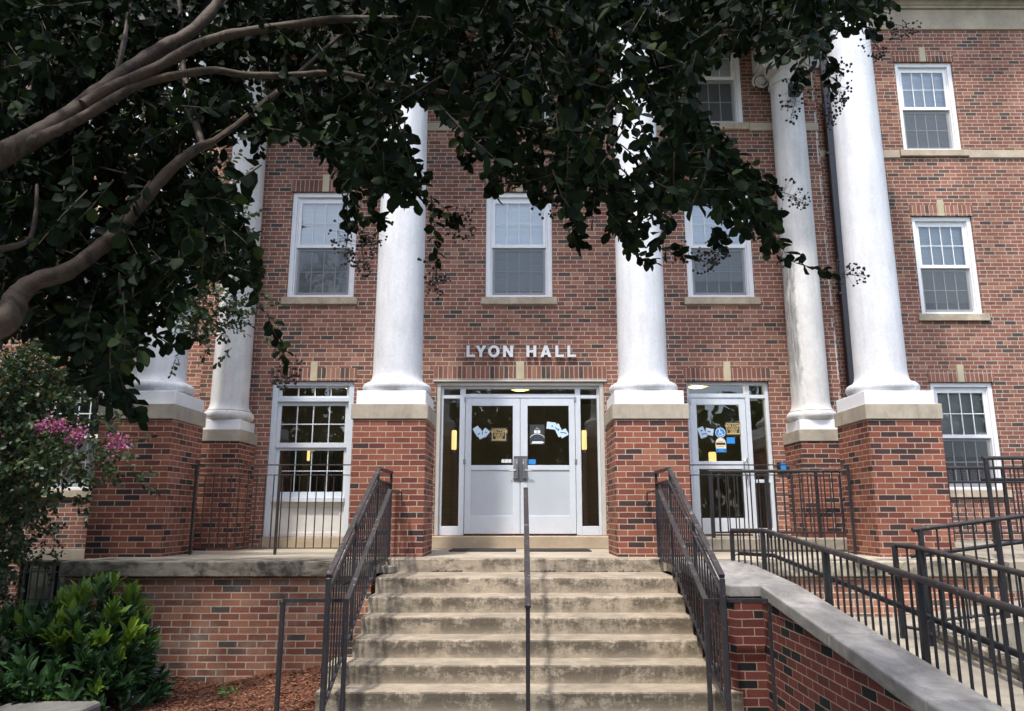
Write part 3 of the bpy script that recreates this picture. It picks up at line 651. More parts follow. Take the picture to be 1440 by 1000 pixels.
def stair_rail(label, X, XI, XO):
    s = 1 if X > 0 else -1
    o = rail_thing('stair_railing', label, (X, 8, -1.1), 'railings up the stairs')
    top = [(X, 9.34, 1.0), (X, 8.5, 1.0), (X, 6.45, .01)]; sec = [(X, 9.34, .87), (X, 8.5, .87), (X, 6.45, -.13)]; bot = [(X, 9.34, -.02), (X, 8.5, -.02), (X, 6.45, -1.0)]
    path_bar(o, 'top_rail', top, .045, .03, 'rail_top'); path_bar(o, 'mid_rail', sec, .035, .018, 'rail_top'); path_bar(o, 'bottom_rail', bot, .03, .018, 'rail_dark')
    for y, zb, w in ((9.34, -.158, .03), (8.48, -.16, .026), (7.42, -.64, .026), (6.45, -1.106, .04)):
        sub_bar(o, 'post', (X, y, zb), (X, y, lerp_path(top, y) - .014), w, w, 'rail_dark')
    y = 9.24
    while y > 6.5:
        if min(abs(y - p) for p in (9.34, 8.48, 7.42, 6.45)) > .03: sub_bar(o, 'baluster', (X, y, lerp_path(bot, y)), (X, y, lerp_path(sec, y)), .014, .014, 'rail_dark')
        y -= .1
    z = .765
    path_bar(o, 'handrail', [(XI, 9.30, z), (XI, 8.55, z), (XI, 6.62, -.19)], .042, .016, 'rail_top')
    path_bar(o, 'handrail_return', [(XI - s*.02, 6.62, -.197), (XO, 6.62, -.197)], .042, .028, 'rail_dark')
    m = MB(); m.tube([(XI, 9.28, z), (XI, 9.37, z), (XI - s*.0, 9.41, z - .03), (XI, 9.42, z - .10), (XI, 9.38, z - .135)], .009, 8); m.build('handrail_hook', M['rail_dark'], o, smooth=True)
    for x in (XI, XO): sub_bar(o, 'post', (x, 6.62, -1.106 if x == XI else -1.2), (x, 6.62, -.2), .036, .036, 'rail_dark')
    for y in (8.6, 7.6, 6.9): sub_bar(o, 'bracket', (X, y, lerp_path([(0, 9.3, z), (0, 8.55, z), (0, 6.62, -.19)], y) - .05), (XI, y, lerp_path([(0, 9.3, z), (0, 8.55, z), (0, 6.62, -.19)], y) - .01), .012, .012, 'rail_dark')
stair_rail('black metal railing up the left side of the concrete stairs', -1.56, -1.44, -1.97)
stair_rail('black metal railing up the right side of the concrete stairs', 1.645, 1.54, 2.07)
o = rail_thing('stair_railing', 'single dark handrail down the middle of the concrete stairs', (.06, 7.5, -1.1))
path_bar(o, 'handrail', [(.062, 8.95, .80), (.062, 8.55, .775), (.062, 6.42, -.225)], .05, .022, 'rail_top')
for y, zb, zt in ((8.86, -.158, .78), (6.45, -1.106, -.225)): sub_bar(o, 'post', (.062, y, zb), (.062, y, zt), .034, .034, 'rail_dark')

def flat_rail(label, x0, x1, y, zb, zt, step, mat, posts, wide=(), group='porch railings between the piers', ax='x'):
    P = (lambda t, z: (t, y, z)) if ax == 'x' else (lambda t, z: (y, t, z))
    o = rail_thing('porch_railing', label, P((x0 + x1) / 2, 0), group)
    sub_bar(o, 'top_rail', P(x0, zt), P(x1, zt), .034, .014, mat); sub_bar(o, 'mid_rail', P(x0, zt - .13), P(x1, zt - .13), .022, .012, mat); sub_bar(o, 'bottom_rail', P(x0, zb), P(x1, zb), .022, .012, mat)
    for p in posts: sub_bar(o, 'post', P(p, .0), P(p, zt - .006), .034, .034, mat)
    t = x0 + step
    while t < x1 - step * .4:
        if all(abs(t - p) > .035 for p in posts): sub_bar(o, 'baluster', P(t, zb), P(t, zt - .13), .013, .013, mat)
        t += step
flat_rail('thin brown railing between the two left piers, in front of the tall window', -4.30, -2.09, 10.0, .085, 1.135, .111, 'rail_brown', (-4.20, -3.12), ())
flat_rail('thin grey railing between the two right piers, in front of the side door', 2.09, 4.30, 10.0, .06, 1.135, .12, 'rail_dark', (4.26,), ())
flat_rail('short brown railing closing the left end of the porch by the rear pier', 10.39, 11.08, -4.75, .085, 1.10, .1, 'rail_brown', (10.42, 11.04), (), ax='y')

def pipe_rail(label, pts, ground, r=.023, step=.115, posts=(), mat='rail_ramp', mid=.24, side=(0, 0), bal=True, low=.1, midpts=None, cat_group='pipe railings along the ramp'):
    """pts: top line; ground(x, y): what it stands on; posts: fractions along the line"""
    V = [Vector(p) for p in pts]; L = [0]
    for a, b in zip(V, V[1:]): L.append(L[-1] + (b - a).length)
    def at(t):
        for i in range(len(V) - 1):
            if t <= L[i+1] + 1e-6: return V[i].lerp(V[i+1], (t - L[i]) / (L[i+1] - L[i]))
        return V[-1].copy()
    o = rail_thing('ramp_railing', label, (V[0].x, V[0].y, ground(V[0].x, V[0].y)), cat_group)
    path_tube(o, 'top_rail', V, r, mat + '_top' if mat == 'rail_ramp' else mat)
    sh = Vector((side[0], side[1], 0))
    if mid: path_tube(o, 'handrail', [v + sh - Vector((0, 0, mid)) for v in V], r * .85, mat)
    path_tube(o, 'bottom_rail', [Vector((v.x, v.y, ground(v.x, v.y) + low)) for v in V], .014, mat)
    ps = [L[-1] * f for f in posts]
    for t in ps:
        p = at(t); sub_bar(o, 'post', (p.x, p.y, ground(p.x, p.y) - .02), p, .042, .042, mat)
        if mid and sh.length: sub_bar(o, 'bracket', p - Vector((0, 0, mid + .03)), p + sh - Vector((0, 0, mid)), .012, .012, mat)
    t = step
    while t < L[-1] - .03:
        if all(abs(t - q) > .05 for q in ps):
            p = at(t); sub_bar(o, 'baluster', (p.x, p.y, ground(p.x, p.y) + low), p, .015, .015, mat)
        t += step
    return o
# ------------------------------------------------------------------ ramp on the right
def ramp_z(x, y): return -.56 if y >= 7. else -.56 - (7. - y) * .083
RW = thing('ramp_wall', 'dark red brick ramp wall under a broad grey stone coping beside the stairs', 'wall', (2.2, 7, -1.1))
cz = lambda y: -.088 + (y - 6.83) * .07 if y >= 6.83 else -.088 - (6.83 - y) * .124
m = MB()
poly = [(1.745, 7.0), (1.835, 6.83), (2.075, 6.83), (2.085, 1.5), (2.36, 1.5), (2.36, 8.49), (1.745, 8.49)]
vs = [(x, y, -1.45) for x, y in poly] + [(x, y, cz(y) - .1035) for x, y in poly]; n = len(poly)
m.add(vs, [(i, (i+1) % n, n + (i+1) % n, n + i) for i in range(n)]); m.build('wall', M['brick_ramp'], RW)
def slab(m, poly, th=.10):
    n = len(poly); vs = [(x, y, cz(y) - th) for x, y in poly] + [(x, y, cz(y)) for x, y in poly]
    m.add(vs, [tuple(range(n))[::-1], tuple(range(n, 2*n))] + [(i, (i+1) % n, n + (i+1) % n, n + i) for i in range(n)])
edges = [6.797, 5.35, 4.14, 3.05, 1.5]
for k in range(5):
    m = MB()
    if k == 0: slab(m, [(1.70, 8.43), (1.70, 6.98), (1.80, 6.80), (2.07, 6.80), (2.40, 6.80), (2.40, 8.43)])
    else: slab(m, [(2.055, edges[k-1] - .006), (2.055, edges[k] + .006), (2.395, edges[k] + .006), (2.395, edges[k-1] - .006)])
    m.build('coping_stone', M['ramp_coping'], RW, bevel=.012, seg=2)
# ramp slabs: a lower run towards the viewer, a landing, an upper run rising to the right
m = MB(); nseg = 1
def ramp_prism(m, pts4, th):
    vs = [(x, y, z - th) for x, y, z in pts4] + [(x, y, z) for x, y, z in pts4]
    m.add(vs, [(3, 2, 1, 0), (4, 5, 6, 7), (0, 1, 5, 4), (1, 2, 6, 5), (2, 3, 7, 6), (3, 0, 4, 7)])
ramp_prism(m, [(2.363, 1.2, ramp_z(0, 1.2)), (3.56, 1.2, ramp_z(0, 1.2)), (3.56, 7., -.56), (2.363, 7., -.56)], .3)
ramp_prism(m, [(2.363, 7.002, -.56), (3.9, 7.002, -.56), (3.9, 8.497, -.56), (2.363, 8.497, -.56)], .3)
ramp_prism(m, [(3.902, 7.002, -.56), (9.5, 7.002, .14), (9.5, 8.45, .14), (3.902, 8.45, -.56)], .3)
ramp_prism(m, [(5.24, 8.454, .0), (9.5, 8.454, .14), (9.5, 11.2, .14), (5.24, 11.2, .15)], .3)
m.build('ramp', M['concrete'])['kind'] = 'structure'
CU = thing('ramp_curb', 'long concrete curb between the two runs of the ramp', 'curb', (3.5, 6, -1.1))
m = MB(); ramp_prism(m, [(3.562, 1.2, ramp_z(0, 1.2) + .12), (3.72, 1.2, ramp_z(0, 1.2) + .12), (3.72, 6.99, -.44), (3.562, 6.99, -.44)], .9); m.build('curb', M['coping_stone'], CU, bevel=.015)
m = MB(); ramp_prism(m, [(3.73, 6.85, -.45), (9.5, 6.85, .26), (9.5, 6.998, .26), (3.73, 6.998, -.45)], 1.0); m.build('upper_curb', M['concrete'], CU, bevel=.015)
pipe_rail('black pipe railing along the stone coping, nearest the stairs', [(2.27, 8.40, .335), (2.44, 7.8, .345), (2.45, 5.0, .125), (2.45, 1.6, -.157)], lambda x, y: ramp_z(x, y), posts=(.0, .085, .308, .52, .735, .95), side=(.07, 0))
pipe_rail('black pipe railing down the far side of the lower ramp run', [(3.36, 7.05, .235), (3.45, 6.9, .225), (3.45, 4.5, .026), (3.45, 2.0, -.18)], lambda x, y: ramp_z(x, y), posts=(.0, .06, .35, .65, .95), side=(-.07, 0))
up_z = lambda x, y: -.56 + max(0, x - 3.9) * .125
pipe_rail('black pipe railing rising to the right along the upper ramp run', [(3.66, 7.3, .36), (5.6, 7.3, .60), (8.6, 7.3, .97)], up_z, posts=(.015, .16, .45, .75, 1.), side=(0, .07))
pipe_rail('dark pipe railing behind the right pier at porch height', [(5.30, 8.8, 1.135), (9.0, 8.8, 1.16)], lambda x, y: .12, posts=(.01, .27, .5, .9), side=(0, .07))
pipe_rail('dark pipe railing on the upper landing behind the right pier', [(5.9, 10.9, 1.15), (9.0, 10.9, 1.15)], lambda x, y: .15, posts=(.04, .3, .6, .95), side=(0, -.07), mid=.2)
pipe_rail('low pipe railing directly in front of the side door platform', [(2.66, 10.85, 1.10), (4.66, 10.85, 1.10)], lambda x, y: .19, posts=(.012, .405, .75, .995), side=(0, 0), mid=0, low=.07)

# ------------------------------------------------------------------ lettering and small things on the walls and doors
SG = thing('building_sign', 'raised silver letters reading LYON HALL above the entrance', 'sign', (0, YW, 2.92))
def rect(x0, x1, z0, z1): return [(x0, z0), (x1, z0), (x1, z1), (x0, z1)]
def glyph(ch, x0, x1, z0, z1, st=.046):
    w = x1 - x0
    if ch == 'L': return [[(x0, z0), (x1, z0), (x1, z0 + st*.85), (x0 + st, z0 + st*.85), (x0 + st, z1), (x0, z1)]]
    if ch == 'H':
        c = (z0 + z1) / 2; h = st * .42
        return [[(x0, z0), (x0 + st, z0), (x0 + st, c - h), (x1 - st, c - h), (x1 - st, z0), (x1, z0), (x1, z1), (x1 - st, z1), (x1 - st, c + h), (x0 + st, c + h), (x0 + st, z1), (x0, z1)]]
    if ch == 'N':
        k = st * 1.18
        return [[(x0, z0), (x0 + st, z0), (x0 + st, z1 - .075), (x1 - st*1.05, z0), (x1, z0), (x1, z1), (x1 - st, z1), (x1 - st, z0 + .075), (x0 + st*1.05, z1), (x0, z1)]]
    if ch == 'Y':
        c = (x0 + x1) / 2; h = z0 + (z1 - z0) * .40
        return [[(c - st/2, z0), (c + st/2, z0), (c + st/2, h), (x1, z1), (x1 - st*1.2, z1), (c, h + .045), (x0 + st*1.2, z1), (x0, z1), (c - st/2, h)]]
    if ch == 'A':
        c = (x0 + x1) / 2; k = st * 1.08
        def xl(z): return x0 + (c - st*.55 - x0) * (z - z0) / (z1 - z0)
        def xr(z): return 2*c - xl(z)
        b0, b1 = z0 + .038, z0 + .038 + st*.72
        return [[(x0, z0), (x0 + k, z0), (xl(b0) + k, b0), (xr(b0) - k, b0), (x1 - k, z0), (x1, z0), (c + st*.55, z1), (c - st*.55, z1)], [(xl(b1) + k*.98, b1), (xr(b1) - k*.98, b1), (c, z1 - .05)]]
    if ch == 'O':
        c, d = (x0 + x1) / 2, (z0 + z1) / 2; a, b = w / 2, (z1 - z0) / 2 + .004
        return [[(c + a*math.cos(t), d + b*math.sin(t)) for t in np.linspace(0, 2*math.pi, 40, endpoint=False)], [(c + (a - st)*math.cos(t), d + (b - st*.9)*math.sin(t)) for t in np.linspace(0, 2*math.pi, 40, endpoint=False)]]
for ch, a, b in (('L', -.846, -.712), ('Y', -.705, -.535), ('O', -.506, -.325), ('N', -.270, -.112), ('H', .098, .254), ('A', .318, .492), ('L', .555, .690), ('L', .744, .880)):
    curve_mesh('letter', glyph(ch, a, b, 2.93, 3.115), .03, M['letter'], SG, lambda u, v, t: (u, YW - .04 - t, v))
YD = YW + .07 + .012 + .02 - .004          # just in front of the door glass
def papers(label, sheets, ink, y):
    o = thing('taped_papers', label, 'paper', (sheets[0][0], y, sheets[0][1]), 'pale blue papers taped to door glass')
    for k, (cx, cz, w, h, a) in enumerate(sheets):
        curve_mesh('sheet', [rect(-w/2, w/2, -h/2, h/2)], .001, M['paper'], o, front(cx, cz, y - k * .0016, a))
    for cx, cz, w, h, a in ink: curve_mesh('marking', [rect(-w/2, w/2, -h/2, h/2)], .0008, M['ink'], o, front(cx, cz, y - len(sheets) * .0016, a))
papers('pale blue papers fanned on the left leaf of the double door', [(-.665, 1.775, .10, .15, .55), (-.625, 1.735, .085, .15, .45), (-.545, 1.755, .10, .12, -.65)], [(-.645, 1.735, .05, .012, .8), (-.59, 1.745, .012, .04, .1), (-.535, 1.76, .025, .016, -.6)], YD)
papers('three pale blue papers in a diagonal row on the right door leaf', [(.485, 1.865, .14, .11, -.12), (.60, 1.79, .09, .20, .42), (.68, 1.745, .125, .11, .5)], [(.50, 1.86, .022, .016, 0), (.575, 1.815, .07, .012, -.7), (.60, 1.80, .012, .04, -.3), (.665, 1.755, .07, .012, -.1), (.71, 1.745, .02, .016, .3)], YD)
papers('pale blue papers on the glass of the single side door', [(2.835, 1.755, .10, .17, .35), (2.95, 1.768, .125, .105, -.2)], [(2.83, 1.785, .03, .02, 0), (2.87, 1.735, .09, .012, .2), (2.945, 1.768, .045, .016, -.2)], YD - .02)
def welcome(label, cx, cz, y, s=1.):
    o = thing('welcome_poster', label, 'poster', (cx, y, cz), 'gold and black welcome posters on the doors')
    curve_mesh('backing', [rect(-.128*s, .128*s, -.11*s, .11*s)], .001, M['darkprint'], o, front(cx, cz, y))
    curve_mesh('border', [rect(-.108*s, .108*s, -.092*s, .092*s), rect(-.098*s, .098*s, -.072*s, .080*s)], .001, M['gold'], o, front(cx, cz, y - .0015))
    for t, dz, sz, sx in (('WELCOME', .045, .062, .88), ('CLASS OF', -.004, .052, .72), ('2020', -.052, .058, .95)): text_mesh('lettering', t, sz * s, M['gold'], o, front(cx, cz + dz * s, y - .003), .0008, .002, sx)
welcome('gold and black WELCOME poster on the left leaf of the double door', -.332, 1.724, YD)
welcome('gold and black WELCOME poster on the single side door', 3.323, 1.815, YD - .02, .95)
o = thing('window_poster', 'dark poster with a white building emblem on the right door leaf', 'poster', (.265, YD, 1.72))
curve_mesh('backing', [rect(-.115, .115, -.155, .155)], .001, M['darkprint'], o, front(.265, 1.725, YD))
curve_mesh('emblem', [rect(-.048, -.004, .02, .068)], .001, M['offwhite'], o, front(.265, 1.725, YD - .0015)); curve_mesh('emblem', [rect(.004, .048, .02, .068)], .001, M['offwhite'], o, front(.265, 1.725, YD - .0015))
curve_mesh('emblem', [[(-.05, .08), (.05, .08), (.012, .10), (0, .125), (-.012, .10)]], .001, M['steel'], o, front(.265, 1.725, YD - .0015))
arc = [(.125*math.sin(t), -.085 + .10*math.cos(t)) for t in np.linspace(-1.15, 1.15, 15)]; arc2 = [(x*.99, z - .010) for x, z in arc[::-1]]
curve_mesh('emblem', [arc + arc2], .001, M['offwhite'], o, front(.265, 1.725, YD - .0015))
for k, w in enumerate((.09, .10)): curve_mesh('emblem', [rect(-w/2, w/2, -.04 - k*.03, -.028 - k*.03)], .001, M['ink'], o, front(.265, 1.725, YD - .0015))
curve_mesh('emblem', [[(-.07, -.105), (.08, -.105), (.11, -.12), (.08, -.14), (-.09, -.14)]], .001, M['offwhite'], o, front(.265, 1.725, YD - .0015))
def decal(name, label, cat, loops, mat, cx, cz, y, group=None):
    o = curve_mesh(name, loops, .001, M[mat], None, front(cx, cz, y)); tag(o, label, cat, group); return o
decal('door_sticker', 'white sticker strip low on the left door leaf glass', 'sticker', [rect(-.0765, -.03, -.027, .027), rect(-.026, .026, -.027, .027), rect(.03, .0765, -.027, .027)], 'offwhite', -.214, 1.315, YD)
decal('door_sticker', 'plain blue sticker at the lower corner of the right door leaf glass', 'sticker', [rect(-.055, .055, -.038, .038)], 'blue', .185, 1.303, YD)
decal('door_sticker', 'plain blue sticker on the side door below its welcome poster', 'sticker', [rect(-.063, .063, -.048, .048)], 'blue', 3.275, 1.632, YD - .02)
o = thing('access_sticker', 'round blue wheelchair access sticker on the side door', 'sticker', (3.12, YD, 1.75)); yy = YD - .022
circ = lambda r, n=36, cx=0, cz=0, a0=0, a1=2*math.pi, e=False: [(cx + r*math.cos(t), cz + r*math.sin(t)) for t in np.linspace(a0, a1, n, endpoint=e)]
curve_mesh('disc', [circ(.078)], .001, M['offwhite'], o, front(3.12, 1.752, yy)); curve_mesh('disc', [circ(.069)], .001, M['blue'], o, front(3.12, 1.752, yy - .0013))
w0 = circ(.032, 22, -.002, -.018, 2.3, 6.1, True); w1 = circ(.024, 22, -.002, -.018, 2.3, 6.1, True)[::-1]
for lp in ([w0 + w1], [circ(.0085, 14, -.013, .046)], [[(-.020, .036), (-.008, .036), (-.004, .004), (.020, .004), (.034, -.030), (.044, -.027), (.046, -.035), (.030, -.040), (.015, -.006), (-.015, -.006)]], [rect(-.008, .016, .014, .021)]): curve_mesh('symbol', lp, .001, M['offwhite'], o, front(3.12, 1.752, yy - .0026))
o = thing('notice_sticker', 'cream and blue arched notice sticker below the wheelchair sticker', 'sticker', (3.118, YD, 1.56))
curve_mesh('label_base', [[(-.08, -.112), (.08, -.112), (.08, .03)] + circ(.08, 14, 0, .03, .05, math.pi - .05, True) + [(-.08, .03)]], .001, M['cream'], o, front(3.118, 1.562, yy))
for q, c in ((rect(-.08, .08, -.112, -.055), 'blue'), (rect(-.072, .072, .0, .036), 'darkprint'), (rect(-.04, .04, .05, .06), 'gold'), (rect(-.05, .05, -.03, -.02), 'gold')): curve_mesh('print', [q], .0008, M[c], o, front(3.118, 1.562, yy - .0015))
for s in (-1, 1): curve_mesh('print', [circ(.013, 10, s*.055, -.085)], .0008, M['ink'], o, front(3.118, 1.562, yy - .0028))
o = thing('card_reader', 'small black card reader with a blue face on the brick beside the side door', 'card reader', (4.03, YW, 1.2))
m = MB(); m.box(3.935, 4.075, YW - .035, YW - .002, 1.12, 1.285); m.build('housing', M['black'], o, bevel=.006); m = MB(); m.box(3.985, 4.068, YW - .041, YW - .0355, 1.15, 1.275); m.build('face', M['blue'], o)
o = thing('floodlight', 'dark floodlight bracketed near the top of the rear right column', 'lamp', (4.36, 11.17, 7.15))
m = MB(); m.box(4.29, 4.47, 10.93, 11.10, 7.03, 7.27); m.build('housing', M['black'], o, bevel=.02); m = MB(); m.box(4.31, 4.45, 10.918, 10.929, 7.05, 7.22); m.build('lens', M['steel'], o)
m = MB(); m.bar((4.37, 11.1, 7.15), (4.39, 11.2, 7.15), .05, .05); m.build('bracket', M['black'], o)
def ceil_lamp(label, x, y, r):
    m = MB(); m.lathe(x, y, [(r*.35, 2.60), (r*.75, 2.64), (r*.97, 2.72), (r, 2.80)], 28); o = m.build('ceiling_lamp', M['lamp_yellow'], None, smooth=True, origin=(x, y, 2.8)); tag(o, label, 'lamp')
    l = bpy.data.lights.new('lamp_glow', 'POINT'); l.energy = 9; l.color = (1, .80, .5); l.shadow_soft_size = .1
    lo = bpy.data.objects.new('lamp_glow', l); COL.objects.link(lo); lo.parent = o; lo.location = (0, 0, -.32)
ceil_lamp('yellow glowing ceiling lamp seen through the transom over the double door', 0, 13.0, .30)
ceil_lamp('yellow glowing ceiling lamp seen through the side door transom', 2.98, 12.7, .33)
ceil_lamp('yellow glowing ceiling lamp seen in the tall left window', -2.86, 12.9, .25)
def sconce(label, x, y, z0, z1, w):
    o = thing('wall_lamp', label, 'lamp', (x, y, z0), 'yellow lobby wall lamps')
    m = MB(); m.lathe(x, y, [(w*.42, z0), (w*.5, z0 + .02), (w*.5, z1 - .02), (w*.42, z1)], 12); m.build('shade', M['lamp_sconce'], o, smooth=True)
    m = MB(); m.box(x - .012, x + .012, y + w*.4, y + .14, (z0 + z1)/2 - .015, (z0 + z1)/2 + .015); m.lathe(x, y, [(w*.2, z0 - .05), (w*.3, z0)], 10); m.build('mount', M['steel'], o)
sconce('lit yellow wall lamp seen through the left sidelight of the entrance', -1.125, 13.0, 1.58, 1.91, .085)
sconce('lit yellow wall lamp seen through the right sidelight of the entrance', 1.09, 13.0, 1.58, 1.91, .085)
sconce('left of the two lit wall lamps inside the tall ground floor window', -4.10, 15.0, 1.53, 1.77, .14)
sconce('right of the two lit wall lamps inside the tall ground floor window', -3.50, 15.0, 1.42, 1.70, .12)
sconce('lit yellow wall lamp low behind the side door glass', 3.76, 15.0, 1.42, 1.70, .15)
for x0, x1, l in ((-.98, -.06, 'dark flat door mat on the porch left of the middle handrail'), (.12, .98, 'dark flat door mat on the porch right of the middle handrail')):
    m = MB(); m.box(x0, x1, 10.75, 11.45, .006, .022); tag(m.build('door_mat', M['mat'], None, bevel=.004, origin=((x0+x1)/2, 11.1, .006)), l, 'door mat')
m = MB(); m.box(-4.05, -3.33, 5.6, 6.52, -1.3, -.95); tag(m.build('concrete_block', M['block'], None, bevel=.03, seg=2, origin=(-3.7, 6.1, -1.2)), 'low grey concrete block in front of the glossy green shrub', 'block')
